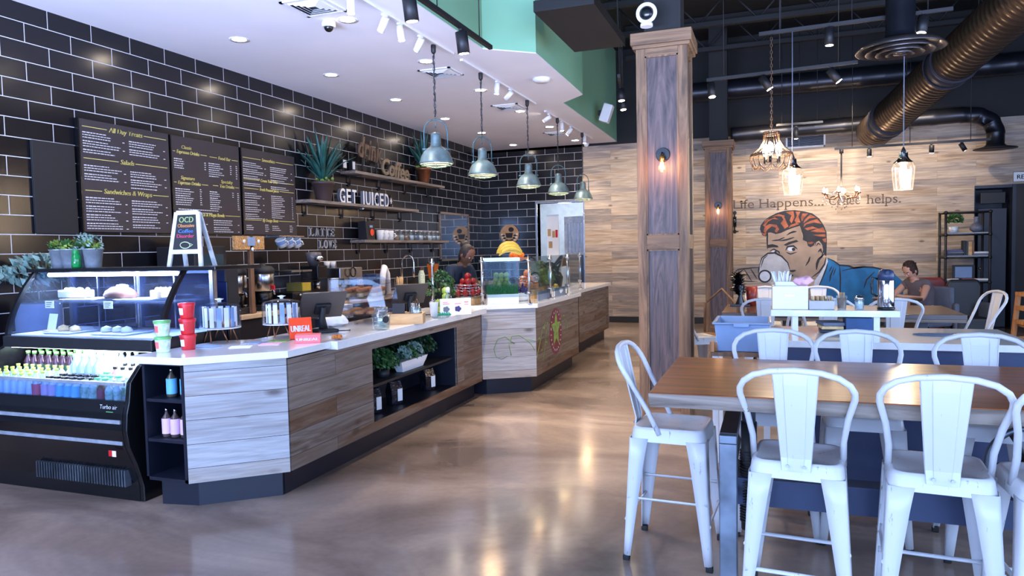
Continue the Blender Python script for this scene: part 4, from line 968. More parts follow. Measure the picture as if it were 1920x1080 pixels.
for ch, w in zip('GETJUICED', (0.13,0.11,0.11,0.075,0.13,0.045,0.12,0.11,0.12)):
    if ch == 'J': ye += 0.10
    t = thing('marquee_letter', 'white freestanding metal letter %s on the middle shelf' % ch if ch != 'E' else ('white freestanding metal letter E in the word GET' if ye < 8.9 else 'white freestanding metal letter E in the word JUICED'), 'letter', (0.12, ye+w/2, 2.17), 0, 'freestanding GET JUICED letters')
    b = MB(); put_text(b, ch, 0.285, (0.025, 0, 0.005), (0,1,0), (0,0,1), 0.0, width=w, off=0.004); b.build('face', M['white'], t, fix=False)
    b = MB(); put_text(b, ch, 0.285, (0.0, 0, 0.005), (0,1,0), (0,0,1), 0.0, width=w, ext=0.022, off=0.002); b.build('return', M['greycloth'], t)
    ye += w+0.035
t = thing('suit_ornament', 'small black sign with a white spade at the end of the letters', 'ornament', (0.12, ye+0.05, 2.17))
MB().bc((0,0,0.10), (0.03,0.13,0.13), R=Matrix.Rotation(PI/4,3,'X')).build('plate', M['blackm'], t); MB().box(-0.01,0.01,-0.03,0.03,0,0.02).build('foot', M['blackm'], t)
b = MB(); b.prism([(0,0.155),(0.035,0.10),(0.012,0.09),(0.018,0.065),(-0.018,0.065),(-0.012,0.09),(-0.035,0.10)], 0.016, 0.019, 'x'); b.build('spade', M['whitel'], t)
# letters fixed to the tiles, with slab serifs
LG = plain('grey_letter_metal', (176,178,182), 0.45, 0.3)
def slabletter(ch, y, z, w, h, lab):
    st = 0.026; sf = 0.014; b = MB()
    def R(a, c, d, e): b.box(0, 0.012, a, c, d, e)
    def D(p, q, ww=st):
        (a, c), (d, e) = p, q; b.prism([(a-ww/2, c), (a+ww/2, c), (d+ww/2, e), (d-ww/2, e)], 0, 0.012, 'x')
    x0, x1, m = -w/2, w/2, 0
    def ser(c, zz, k=0.03): R(c-k, c+k, zz, zz+sf)
    if ch == 'L': R(x0+0.01,x0+0.01+st,0,h); R(x0,x1,0,st*0.8); ser(x0+0.022,h-sf); R(x1-sf,x1,0,h*0.3)
    if ch == 'A': D((x0+0.02,0),(m,h)); D((x1-0.02,0),(m,h)); R(x0+0.035,x1-0.035,h*0.3,h*0.3+0.018); ser(x0+0.02,0,0.024); ser(x1-0.02,0,0.024)
    if ch == 'T': R(m-st/2,m+st/2,0,h); R(x0,x1,h-st*0.8,h); ser(m,0); R(x0,x0+sf,h*0.74,h); R(x1-sf,x1,h*0.74,h)
    if ch == 'E': R(x0+0.01,x0+0.01+st,0,h); R(x0,x1,0,st*0.8); R(x0,x1,h-st*0.8,h); R(x0+0.01,x1-0.02,h*0.45,h*0.45+0.02); R(x1-sf,x1,0,h*0.3); R(x1-sf,x1,h*0.7,h); R(x1-0.03,x1-0.02,h*0.38,h*0.62)
    if ch == 'V': D((m,0),(x0+0.02,h)); D((m,0),(x1-0.02,h)); ser(x0+0.02,h-sf,0.024); ser(x1-0.02,h-sf,0.024)
    if ch == 'O':
        P = [(math.cos(a),math.sin(a)) for a in [2*PI*i/20 for i in range(20)]]
        for i in range(20):
            p, q = P[i], P[(i+1)%20]; b.prism([(p[0]*w/2,h/2+p[1]*h/2),(q[0]*w/2,h/2+q[1]*h/2),(q[0]*(w/2-st),h/2+q[1]*(h/2-st*0.7)),(p[0]*(w/2-st),h/2+p[1]*(h/2-st*0.7))], 0, 0.012, 'x')
    o = b.build('wall_letter', LG, loc=(0.004, y, z)); tag(o, lab, 'letter', 'grey metal letters fixed to the tiles')
names = ['','second ','first T of ','second T of ','','']
for i, ch in enumerate('LATTE'):
    slabletter(ch, 7.96+i*0.118, 1.715, 0.10, 0.115, ['grey metal letter L starting the word LATTE','grey metal letter A in the word LATTE','grey metal first T in the word LATTE','grey metal second T in the word LATTE','grey metal letter E ending the word LATTE'][i])
for i, ch in enumerate('LOVE'):
    slabletter(ch, 8.16+i*0.105, 1.555, 0.092, 0.115, ['grey metal letter L starting the word LOVE','grey metal letter O in the word LOVE','grey metal letter V in the word LOVE','grey metal letter E ending the word LOVE'][i])
# lowest shelf: bag, towels, jars
t = thing('coffee_bag', 'black gift bag with an orange badge on the lowest shelf', 'bag', (0.13, 9.12, 1.67))
MB().frus((0,0,0), 0.15, 0.22, (0,0,0.27), 0.13, 0.24).build('bag', M['blackm'], t, bevel=0.006); MB().cyl((0.078,0.02,0.11), (0.082,0.02,0.11), 0.05, n=24).build('orange_badge', M['orange'], t)
MB().box(0.07,0.074,-0.03,0.05,0.18,0.21).build('tag', M['ltblue'], t); MB().tube([(0,-0.05,0.26),(0,-0.04,0.33),(0,0.04,0.33),(0,0.05,0.26)], 0.006, 6).build('handle', M['blackm'], t)
for k, y in enumerate((9.50, 9.65, 9.80)):
    t = thing('mug', ['white mug beside the black bag on the lowest shelf','second white mug on the lowest shelf','third white mug on the lowest shelf, before the jars'][k], 'mug', (0.13, y, 1.67))
    MB().lathe([(0.045,0),(0.055,0.01),(0.058,0.15),(0.052,0.15),(0.048,0.02)], (0,0,0), 18).build('body', M['whitem'], t); MB().tube([(0.05,-0.0,0.11),(0.09,0,0.10),(0.09,0,0.05),(0.05,0,0.04)], 0.008, 6).build('handle', M['whitem'], t)
fill = [M['cookie'],M['icing'],M['muffin'],M['whitem'],M['greycloth'],M['whitem'],M['choc'],M['whitem'],M['galv'],M['galv']]
fl = ['oat biscuits','white sweets','brown biscuits','sugar cubes','grey pods','white tablets','dark beans','pale mints','steel lids','small tins']
for k in range(10):
    y = 9.98+k*0.165; t = thing('storage_jar', 'clear glass jar of %s in the row on the lowest shelf' % fl[k], 'jar', (0.13, y, 1.67))
    MB().lathe([(0.05,0),(0.058,0.01),(0.058,0.11),(0.045,0.13),(0.045,0.14)], (0,0,0), 16).build('jar', M['jarglass'], t); MB().lathe([(0.05,0.006),(0.05,0.08),(0.001,0.09)], (0,0,0), 14).build('contents', fill[k], t); MB().cyl((0,0,0.138),(0,0,0.155), 0.05, 0.05, 16).build('lid', M['chrome'], t)
# mirror on the tiles and round signs
t = thing('wall_mirror', 'tall grey-framed mirror on the tiled wall reflecting the corner', 'mirror', (0.0, 11.80, 1.30))
MB().box(0.004, 0.02, 0.04, 1.30, 0.04, 0.86).build('glass', M['mirror'], t)
b = MB()
for a, c, d, e in ((0,1.34,0,0.04),(0,1.34,0.86,0.90),(0,0.04,0,0.9),(1.30,1.34,0,0.9)): b.box(0.004, 0.035, a, c, d, e)
b.build('frame', M['shelfwood'], t, bevel=0.003)
t = thing('round_sign', 'round wooden sign with a dark cup and leaf motif on the back tiles', 'sign', (0.56, BACK-0.03, 1.80))
MB().cyl((0,0.026,0), (0,0.0,0), 0.205, n=40).build('disc', plain('cork_disc', (186,148,112), 0.7, var=0.1), t)
b = MB(); b.prism([(-0.06,-0.07),(0.06,-0.07),(0.085,0.03),(-0.085,0.03)], -0.004, -0.001, 'y'); b.prism([(0.045+0.06*math.cos(a),0.10+0.05*math.sin(a)) for a in [2*PI*i/14 for i in range(14)]], -0.004, -0.001, 'y')
for i in range(7):
    a = PI*1.05+PI*0.9*i/6; c = Vector((0.13*math.cos(a), 0, 0.13*math.sin(a))); b.sph(c+Vector((0,-0.002,0)), 0.035, 8, sx=1, sy=0.1, sz=0.5)
b.build('dark_motif', M['blackm'], t)
b = MB()
for i in range(9):
    a = PI*1.0+PI*1.0*i/8; c = Vector((0.165*math.cos(a), -0.003, 0.165*math.sin(a))); b.sph(c, 0.026, 8, sx=1, sy=0.1, sz=0.7)
b.build('pale_leaves', M['whitel'], t)
# ------------------------------------------------------------------ on top of the display case
def bush(b, c, r, n, s, seed, sq=0.8, up=0.0):
    r_ = random.Random(seed); c = Vector(c)
    for i in range(n):
        u = r_.uniform(-0.3, 1); a = r_.uniform(0, 2*PI); q = math.sqrt(1-min(1, abs(u))**2)*r*r_.uniform(0.6, 1.0)
        p = c+Vector((q*math.cos(a), q*math.sin(a), (u*r*sq)+up)); n_ = Vector((r_.gauss(0,1), r_.gauss(0,1), r_.gauss(0.4,1))).normalized()
        t1 = n_.orthogonal().normalized(); t2 = n_.cross(t1); L = s*r_.uniform(0.7,1.3)
        b.add([p-t1*L*0.4, p+t2*L-0*n_, p+t1*L*0.4, p-t2*L*0.7+n_*L*0.2], [(0,1,2,3)], False)
def rosette(b, c, r, n, seed, mi=None):
    r_ = random.Random(seed); c = Vector(c)
    for i in range(n):
        a = i*2.4; q = 0.25+0.75*i/n; d = Vector((math.cos(a)*q, math.sin(a)*q, 1.0-0.75*q)).normalized(); sd = Vector((-math.sin(a), math.cos(a), 0))*r*0.22
        tip = c+d*r*r_.uniform(0.9,1.1); m = c+d*r*0.55
        b.add([c-sd*0.3, m-sd, tip, m+sd, c+sd*0.3, m-d*0+Vector((0,0,-r*0.12))], [(0,1,5),(1,2,5),(2,3,5),(3,4,5)], True, mi)
bk = [(0.735,3.84,['leaf3','leaf1'],'leftmost'),(0.86,3.83,['leaf1','leaf3'],'second from the left'),(0.98,3.85,['leaf1','leaf5'],'third from the left'),(1.09,3.82,['leaf3','leaf5'],'rightmost')]
for k, (x, y, lv, w) in enumerate(bk):
    t = thing('succulent_bucket', 'galvanised bucket of succulents on the case top, '+w, 'plant', (x, y, 1.42))
    MB().lathe([(0.048,0),(0.052,0.004),(0.066,0.13),(0.071,0.13),(0.071,0.137),(0.063,0.137),(0.058,0.12)], (0,0,0), 22).build('bucket', M['galv'], t)
    b = MB()
    for i in range(5): rosette(b, (0.035*math.cos(i*1.3), 0.035*math.sin(i*1.3), 0.125+0.01*i), 0.055, 16, i+k*7)
    b.build('rosettes', M[lv[0]], t, fix=False)
    b = MB(); bush(b, (0,0,0.15), 0.075 if k != 2 else 0.085, 90, 0.020, 30+k, 1.1 if k in (2,3) else 0.7); b.build('foliage', M[lv[1]], t, fix=False)
t = thing('glass_vase', 'small green glass vase between the buckets on the case top', 'vase', (1.035, 3.73, 1.42))
MB().lathe([(0.025,0),(0.032,0.01),(0.03,0.08),(0.022,0.10),(0.026,0.13),(0.022,0.13),(0.018,0.1)], (0,0,0), 16).build('vase', plain('green_glass', (30,140,70), 0.1, var=0.3, scale=30), t)
t = thing('chalkboard_sign', 'white framed chalkboard easel reading OCD on the display case top', 'sign', (1.94, 3.84, 1.42), 0.12)
t.scale = (0.95, 0.95, 0.98)
def legA(b, x0, z0, x1, z1, y0, y1, w=0.03, th=0.014):
    b.add([(x0-w/2,y0,z0),(x0+w/2,y0,z0),(x1+w/2,y1,z1),(x1-w/2,y1,z1),(x0-w/2,y0+th,z0),(x0+w/2,y0+th,z0),(x1+w/2,y1+th,z1),(x1-w/2,y1+th,z1)], [(0,1,2,3),(7,6,5,4),(0,4,5,1),(1,5,6,2),(2,6,7,3),(3,7,4,0)])
ST = plain('whitewashed_frame', (214,216,220), 0.6, var=0.12, scale=30)
b = MB(); legA(b,-0.13,0,-0.088,0.375,-0.05,0.0); legA(b,0.13,0,0.088,0.375,-0.05,0.0)
def slope(z): return -0.05+0.05*z/0.375
for z0, z1, w in ((0.355,0.385,0.085),(0.085,0.115,0.12)): b.add([(-w,slope(z0)-0.002,z0),(w,slope(z0)-0.002,z0),(w,slope(z1)-0.002,z1),(-w,slope(z1)-0.002,z1),(-w,slope(z0)+0.014,z0),(w,slope(z0)+0.014,z0),(w,slope(z1)+0.014,z1),(-w,slope(z1)+0.014,z1)], [(0,1,2,3),(7,6,5,4),(0,4,5,1),(1,5,6,2),(2,6,7,3),(3,7,4,0)])
b.build('front_frame', ST, t)
b = MB(); legA(b,-0.12,0,-0.082,0.37,0.12,0.02); legA(b,0.12,0,0.082,0.37,0.12,0.02); b.build('rear_frame', ST, t)
MB().add([(-0.105,slope(0.1)+0.004,0.10),(0.105,slope(0.1)+0.004,0.10),(0.078,slope(0.36)+0.004,0.36),(-0.078,slope(0.36)+0.004,0.36)], [(0,1,2,3)]).build('chalkboard', M['blackm'], t, solid=0.004)
def chalk(s, z, sz, m, w):
    b = MB(); put_text(b, s, sz, (0, slope(z)-0.001, z), (1,0,0), (0,0.132,0.991), 0.001, width=w, bold=0.001); b.build('chalk_writing', m, t)
chalk('OCD', 0.302, 0.055, plain('green_chalk', (176,196,130), 0.9), 0.115); chalk('Obsessive', 0.268, 0.036, plain('orange_chalk', (206,140,90), 0.9), 0.135); chalk('Coffee', 0.230, 0.036, plain('blue_chalk', (90,130,206), 0.9), 0.12); chalk('Disorder', 0.196, 0.036, plain('pink_chalk', (206,80,110), 0.9), 0.14)
b = MB(); b.tube([(0.04*math.cos(a)-0.0, slope(0.14)-0.002, 0.145+0.022*math.sin(a)) for a in [2*PI*i/16 for i in range(16)]], 0.0035, 5, closed=True); b.tube([(0.04,slope(0.14)-0.002,0.155),(0.062,slope(0.14)-0.002,0.148),(0.04,slope(0.14)-0.002,0.135)], 0.003, 5); b.build('chalk_cup', plain('cream_chalk', (196,206,160), 0.9), t)
# plants and jars left of the case
t = thing('potted_plant', 'dusty green leafy plant at the left edge behind the case', 'plant', (0.30, 3.98, 0.0))
MB().lathe([(0.10,0),(0.14,0.02),(0.16,1.15),(0.14,1.15)], (0,0,0), 18).build('tall_planter', M['greycloth'], t)
b = MB(); bush(b, (0.0,0.0,1.36), 0.26, 260, 0.05, 55, 0.6); b.build('foliage', M['leaf5'], t, fix=False)
b = MB()
for i in range(10):
    a = i*0.63; b.tube([(0,0,1.14),(0.08*math.cos(a),0.08*math.sin(a),1.3),(0.2*math.cos(a),0.2*math.sin(a),1.45)], 0.004, 5)
b.build('stems', M['stem'], t)
# ------------------------------------------------------------------ things on the worktop
def tub(x, y, z, r0, r1, h, bm, lm, lab, lidlab='lid'):
    t = thing('snack_tub', lab, 'tub', (x, y, z))
    MB().lathe([(r0,0),(r0+0.002,0.004),(r1,h-0.012),(r1,h-0.004)], (0,0,0), 22).build('tub', bm, t)
    MB().lathe([(r1+0.003,h-0.016),(r1+0.004,h),(0.001,h+0.001)], (0,0,0), 22, cap=False).build('lid', lm, t)
    b = MB(); k = 0
    for a0 in (-1.9, -1.2): b.lathe([((r0+r1)/2+0.0035-0.004, h*0.28),((r0+r1)/2+0.0075, h*0.66)], (0,0,0), 22, cap=False)
    vs = []; 
    for a in [-2.3+0.12*i for i in range(9)]:
        for zz in (h*0.25, h*0.68): rr = r0+(r1-r0)*zz/h+0.0015; vs.append((rr*math.cos(a), rr*math.sin(a), zz))
    b = MB(); b.add(vs, [(2*i, 2*i+2, 2*i+3, 2*i+1) for i in range(8)], True); b.build('label', M['paper'] if bm is M['red'] else M['pinkcard'], t)
    return t
zt = WT
for k in range(3): tub(2.235, 3.50, zt+k*0.098, 0.036+0.002, 0.047-0.0, 0.096, M['red'], M['redlid'], ['bottom red snack tub of the stack of three','middle red snack tub of the stack of three','top red snack tub of the stack of three'][k])
for k in range(2): tub(2.165, 3.37, zt+k*0.098, 0.036, 0.046, 0.096, M['paleg'], M['greenlid'], ['lower green and white snack tub beside the red stack','upper green and white snack tub beside the red stack'][k])
def dome(x, y, z, r, h, lab, seed):
    t = thing('cake_stand', lab, 'cake stand', (x, y, z)); hh = 0.10
    b = MB()
    for i in range(6):
        a0 = i*PI/3+0.3; b.tube([(0.6*r*math.cos(a0),0.6*r*math.sin(a0),hh-0.004),(0.78*r*math.cos(a0+0.35),0.78*r*math.sin(a0+0.35),0.004)], 0.004, 6)
    b.build('wire_legs', M['copper'], t)
    MB().cyl((0,0,hh-0.006),(0,0,hh), r*0.98, r*0.98, 32).build('plate', M['white'], t)
    MB().lathe([(r,hh),(r,hh+h*0.82),(r*0.9,hh+h*0.9),(r*0.3,hh+h),(0.001,hh+h)], (0,0,0), 36, cap=False).build('dome_cover', M['acryl'], t)
    MB().lathe([(0.012,hh+h),(0.012,hh+h+0.012),(0.03,hh+h+0.02),(0.001,hh+h+0.026)], (0,0,0), 14).build('knob', M['white'], t)
    b = MB(); b.lathe([(0.001,hh),(0.045,hh),(0.05,hh+0.03),(0.001,hh+0.055)], (0.05,0.02,0), 12); b.build('muffin', M['muffin'], t)
    b = MB(); b.lathe([(0.001,hh),(0.045,hh),(0.05,hh+0.03),(0.001,hh+0.05)], (-0.06,-0.03,0), 12); b.build('chocolate_cake', M['choc'], t)
    for k in range(14):
        a = k*0.449; q = MB(); q.bc((0.78*r*math.cos(a), 0.78*r*math.sin(a), hh+0.07), (0.004, 0.03, 0.13), a); q.build('wrapped_stick', M['ltblue'] if k % 4 == 0 else M['paper'], t)
    return t
dome(2.165, 3.86, zt, 0.135, 0.17, 'clear domed cake stand on copper legs, left beside the red tubs', 1)
dome(2.43, 4.17, zt, 0.135, 0.17, 'clear domed cake stand with white knob, right of the pair', 2)
b0 = [(2.55,3.98,0.3,'leaf3','lime green snack packet on the worktop under the cake stand'),(2.44,3.86,0.1,'ltblue','pale blue leaflet on the angled worktop'),(2.28,3.62,-0.1,'ltblue','pale blue card beside the red tubs'),(2.60,3.82,0.4,'pink','pink printed leaflet near the worktop corner'),(2.5,3.66,0.5,'paper','white leaflet lying at the worktop edge')]
for x, y, a, m, l in b0:
    o = MB().bc((0,0,0.002), (0.13,0.09,0.003), a).build('leaflet', M[m]); o.location = (x, y, zt); tag(o, l, 'leaflet')
def cbox(x, y, z, d, rz, tilt, m, lab, text, tm):
    t = thing('sweets_box', lab, 'box', (x, y, z), rz)
    R = Matrix.Rotation(tilt, 3, 'X'); b = MB(); c = R@Vector((0,0,d[2]/2)); b.bc(c, d, R=R); b.build('carton', m, t, bevel=0.002)
    b = MB(); o = R@Vector((0,-d[1]/2-0.001,d[2]*0.32)); put_text(b, text, d[2]*0.42, o, (1,0,0), tuple(R@Vector((0,0,1))), 0.001, width=d[0]*0.86, bold=0.002); b.build('lettering', tm, t)
    return t
cbox(2.80, 3.95, zt, (0.16,0.10,0.055), 0.55, 0, M['pinkcard'], 'coral sweets box lying flat at the worktop step', 'UNREAL', M['whitel'])
t = cbox(2.65, 4.08, zt+0.002, (0.15,0.035,0.15), 0.75, -0.42, M['orange'], 'orange sweets box leaning beside the flat coral box', 'UNREAL', M['whitel'])
t = thing('dip_tray', 'small clear tub of orange snacks at the front edge of the worktop', 'tub', (2.91, 4.12, zt)); MB().frus((0,0,0), 0.05,0.06, (0,0,0.035), 0.07,0.08).build('tub', M['acryl'], t)
b = MB()
for k in range(6): b.sph((0.018*math.cos(k), 0.02*math.sin(k*1.7), 0.018), 0.015, 8)
b.build('snacks', M['orangef'], t)
def pos(x, y, z, rz, w, h, lab, blue=True):
    t = thing('till_tablet', lab, 'till', (x, y, z), rz)
    MB().bc((0,0,0.012), (0.16,0.17,0.024)).build('base', M['blackm'], t, bevel=0.008)
    MB().tube([(0,0.03,0.02),(0,0.05,0.10),(0,0.0,0.19)], [0.05,0.035,0.028], 12, flat=0.6).build('stand', M['blackm'], t)
    R = Matrix.Rotation(0.62, 3, 'X'); c = Vector((0,0.03,0.20))
    MB().bc(c, (w, 0.016, h), R=R).build('screen_housing', plain('taupe_back', (74,66,62), 0.4), t, bevel=0.006)
    MB().bc(c+R@Vector((0,0.0095,0)), (w*0.9, 0.002, h*0.88), R=R).build('screen', M['black'], t)
    MB().bc(c+R@Vector((0,-0.018,-h*0.1)), (w*0.35, 0.03, h*0.4), R=R).build('mount', M['blackm'], t, bevel=0.008)
    MB().bc((-0.16,0.06,0.035), (0.09,0.13,0.07)).build('card_reader', plain('blue_reader', (44,60,120), 0.4), t, bevel=0.008)
    MB().tube([(0.06,-0.08,0.01),(0.11,-0.12,0.012),(0.16,-0.09,0.008),(0.18,-0.04,0.006)], 0.004, 6).build('cable', M['rubber'], t)
    return t
pos(2.55, 4.50, zt, 0.95, 0.34, 0.24, 'black till tablet tilted on its stand, nearer the viewer')
pos(2.60, 5.78, zt, 0.9, 0.32, 0.22, 'black till tablet behind the wooden crate, further along the counter')
t = thing('tip_jar', 'clear glass tip jar with notes on the counter edge', 'jar', (2.90, 4.72, zt))
MB().lathe([(0.055,0),(0.066,0.012),(0.068,0.11),(0.05,0.135),(0.05,0.165),(0.056,0.17)], (0,0,0), 24, cap=False).build('jar', M['jarglass'], t)
b = MB()
for k in range(8): b.bc((0.02*math.cos(k*1.9),0.02*math.sin(k*1.9),0.02+k*0.008), (0.06,0.035,0.006), k*0.8, )
b.build('notes', plain('banknote', (176,196,180), 0.8, var=0.2, scale=40), t); MB().cyl((0.058,-0.035,0.08),(0.063,-0.038,0.08), 0.026, n=18).build('black_sticker', M['blackm'], t)
t = thing('wooden_crate', 'light pine box holding dark cards and a napkin jar', 'crate', (2.87, 5.16, zt), 0.35)
b = MB()
for a, c, d, e in ((-0.15,0.15,-0.09,-0.078),(-0.15,0.15,0.078,0.09),(-0.15,-0.138,-0.078,0.078),(0.138,0.15,-0.078,0.078)): b.box(a,c,d,e,0.0,0.085)
b.box(-0.138,0.138,-0.078,0.078,0,0.01); b.build('box', M['lightwood'], t, bevel=0.002)
t = thing('card_stack', 'black menu cards leaning inside the light pine box', 'cards', (2.87, 5.16, zt+0.012), 0.35); b = MB(); b.bc((-0.06,0.02,0.08),(0.10,0.02,0.14),R=Matrix.Rotation(-0.35,3,'X')); b.build('cards', M['blackm'], t)
t = thing('wide_jar', 'squat clear jar with cutlery standing in the pine box', 'jar', (2.94, 5.20, zt+0.012)); MB().lathe([(0.04,0),(0.05,0.02),(0.05,0.10),(0.042,0.12)], (0,0,0), 18, cap=False).build('jar', M['jarglass'], t)
b = MB()
for k in range(6): b.tube([(0.01*k-0.03,0.008*math.sin(k),0.01),(0.016*k-0.045,0.015*math.cos(k),0.15)], 0.004, 5)
b.build('cutlery', M['chrome'], t)
# pastry display: acrylic case on wire legs
t = thing('pastry_case', 'clear acrylic pastry case full of muffins between the two tills', 'pastry case', (2.42, 5.28, zt), 0.32)
b = MB()
for sx in (-0.21, 0.21):
    for sy in (-0.27, 0.27): b.tube([(sx,sy,0),(sx*0.98,sy*0.98,0.07)], 0.004, 6)
b.build('legs', M['chrome'], t)
MB().box(-0.22,0.22,-0.28,0.28,0.07,0.078).build('lower_deck', M['acryl'], t); MB().box(-0.21,0.21,-0.27,0.27,0.205,0.212).build('upper_deck', M['acryl'], t)
prof = [(0.22,0.07),(0.24,0.12),(0.20,0.32),(0.10,0.365),(-0.22,0.365)]
for sy in (-0.28, 0.28): MB().prism([(x, z) for x, z in prof]+[(-0.22,0.07)], sy-0.003, sy+0.003, 'y').build('end_wall', M['acryl'], t)
b = MB(); N = len(prof); b.add([(x,-0.277,z) for x, z in prof]+[(x,0.277,z) for x, z in prof], [(i,N+i,N+i+1,i+1) for i in range(N-1)]); b.build('front_cover', M['acryl'], t)
b = MB()
for i in range(N): b.tube([(prof[i][0],-0.28,prof[i][1]),(prof[i][0],0.28,prof[i][1])], 0.0025, 5)
b.build('edge_beads', M['acryl'], t)
mf = None
cs, sn = math.cos(0.32), math.sin(0.32)
def loc32(x, y, z): return (2.42+x*cs-y*sn, 5.28+x*sn+y*cs, zt+z)
for dk, zz in ((0, 0.213), (1, 0.079)):
    for i in range(3):
        for j in range(5):
            x = -0.12+i*0.11; y = -0.21+j*0.105
            if dk == 0 and j < 1: continue
            if mf is None:
                mf = thing('muffin', 'golden muffin on the upper deck of the pastry case', 'muffin', loc32(x,y,zz), 0, 'muffins on the upper deck')
                MB().lathe([(0.024,0),(0.032,0.035)], (0,0,0), 14).build('paper_cup', M['dough'], mf); MB().lathe([(0.034,0.033),(0.042,0.045),(0.03,0.068),(0.001,0.075)], (0,0,0), 14, wob=0.05).build('crown', M['muffin'], mf)
            elif dk == 0: dup(mf, loc32(x,y,zz))
            else:
                if i == 0 and j == 0:
                    ck = MB().lathe([(0.001,0),(0.045,0),(0.048,0.012),(0.03,0.024),(0.001,0.026)], (0,0,0), 14, wob=0.06).build('pastry', M['cookie']); ck.location = loc32(x,y,zz); tag(ck, 'flat golden pastry on the lower deck of the pastry case', 'pastry', 'pastries on the lower deck')
                else:
                    c = ck.copy(); COL.objects.link(c); c.location = loc32(x,y,zz)
# stack of white cups on a box, receipt paper, bag
t = thing('cup_stack', 'tall stack of white paper cups beside the near till', 'cups', (1.98, 5.50, zt))
MB().box(-0.12,0.12,-0.10,0.10,0.0,0.12).build('white_box', M['whitem'], t, bevel=0.004)
b = MB()
for k in range(14): b.lathe([(0.03,0.12+k*0.017),(0.037,0.135+k*0.017),(0.038,0.137+k*0.017)], (0,0,0), 16)
b.build('cups', M['white'], t)
MB().box(-0.14,0.14,-0.12,0.12,-0.905+0.0,0.0).build('stand', M['navy'], t)
t = thing('crumpled_paper', 'crumpled white paper bags behind the near till', 'paper bags', (2.39, 4.86, zt)); b = MB(); b.sph((0,0,0.05), 0.09, 40, sz=0.55, sx=1.2); o = b.build('bag', M['paper'], t)
md = o.modifiers.new('d', 'DISPLACE'); tx = bpy.data.textures.new('crumple', 'CLOUDS'); tx.noise_scale = 0.05; md.texture = tx; md.strength = 0.05
# white cup, straw holder and printed cards near the raised top
t = thing('paper_cup', 'tall white paper cup beside the sweetener tub', 'cup', (2.88, 5.66, zt)); MB().lathe([(0.028,0),(0.04,0.13),(0.042,0.133),(0.038,0.133)], (0,0,0), 18).build('cup', M['white'], t)
t = thing('ornament_cup', 'small cup with a green frog ornament next to the paper cup', 'cup', (2.78, 5.56, zt)); MB().lathe([(0.03,0),(0.04,0.06),(0.036,0.06)], (0,0,0), 16).build('cup', M['whitem'], t); MB().sph((0,0,0.085),0.025,10).build('ornament', M['leaf1'], t); MB().tube([(-0.02,0,0.06),(-0.03,0,0.14),(-0.015,0,0.17),(0.0,0,0.14)],0.004,6).build('hook', M['copper'], t)
t = thing('hand_bottle', 'clear pump bottle standing before the glass guard', 'bottle', (2.87, 5.98, zt)); MB().lathe([(0.032,0),(0.035,0.01),(0.035,0.16),(0.018,0.19),(0.015,0.2)], (0,0,0), 18).build('bottle', M['jarglass'], t); MB().lathe([(0.018,0.2),(0.02,0.235),(0.012,0.25)], (0,0,0), 12).build('cap', M['white'], t)
t = thing('flyer_stand', 'white printed flyers with blue and pink flowers on the counter', 'flyers', (2.97, 5.92, zt), 0.72)
MB().bc((0,0,0.075), (0.29,0.02,0.15)).build('card', M['paper'], t)
for x, m, l in ((-0.09,'greycloth','blue'),(0.02,'purple','pink')):
    b = MB()
    for k in range(5): b.sph((x+0.018*math.cos(k*1.26), -0.011, 0.055+0.014*math.sin(k*1.26)), 0.014, 8, sy=0.1)
    b.build('flower_print', M[m], t)
b = MB(); b.box(-0.12,-0.06,-0.0115,-0.01,0.10,0.106); b.box(-0.12,-0.075,-0.0115,-0.01,0.115,0.12); b.box(-0.01,0.05,-0.0115,-0.01,0.10,0.106); b.box(0.08,0.12,-0.0115,-0.01,0.11,0.118); b.box(0.08,0.12,-0.0115,-0.01,0.09,0.095); b.build('print', M['pinkcard'], t)
t = thing('teal_cloth', 'teal crumpled net cloth in front of the flyers', 'cloth', (3.0-0.13, 5.80, zt), 0.72); b = MB()
for k in range(9): b.tube([(-0.08+k*0.02,0,0.004),(-0.075+k*0.02,0.012,0.024),(-0.06+k*0.02,0,0.004)], 0.008, 6)
b.build('cloth', plain('teal_net', (30,150,120), 0.7, var=0.2, scale=40), t)
t = thing('glass_dish', 'flat clear glass plate lying beside the white cup', 'plate', (2.96, 5.62, zt)); MB().lathe([(0.001,0.002),(0.07,0.003),(0.085,0.012),(0.085,0.015),(0.07,0.008)], (0,0,0), 24).build('plate', M['jarglass'], t)
# ------------------------------------------------------------------ on the back counter
BT = 0.882
def urn(x, y, lab, h=0.52):
    t = thing('coffee_urn', lab, 'coffee urn', (x, y, BT))
    MB().box(-0.13,0.16,-0.13,0.13,0,0.06).box(-0.13,-0.04,-0.12,0.12,0.06,0.22).build('base', M['blackm'], t, bevel=0.006)
    MB().lathe([(0.09,0.20),(0.12,0.215),(0.12,0.40),(0.115,0.41)], (0,0,0), 26).build('steel_body', M['steel'], t)
    MB().lathe([(0.122,0.395),(0.122,0.45),(0.09,0.48),(0.03,0.49),(0.03,0.51),(0.001,0.512)], (0,0,0), 26).build('lid', M['blackm'], t)
    MB().lathe([(0.075,0.06),(0.08,0.10),(0.10,0.20)], (0,0,0), 22).build('lower_body', M['black'], t)
    MB().tube([(0.09,0,0.22),(0.14,0,0.22),(0.145,0,0.17)], 0.012, 8).build('tap', M['steel'], t); MB().box(0.12,0.15,-0.01,0.01,0.215,0.27).build('tap_handle', M['red'] if 'red' in lab else M['rubber'], t)
urn(0.42, 6.02, 'steel and black coffee urn, left beside the timber post'); urn(0.42, 6.46, 'steel and black coffee urn with red tap, right of the timber post')
t = thing('brewer', 'dark glass-fronted brewer behind the left coffee urn', 'coffee machine', (0.30, 5.60, BT)); MB().box(-0.25,0.22,-0.22,0.2,0,0.70).build('body', M['blackm'], t, bevel=0.01)
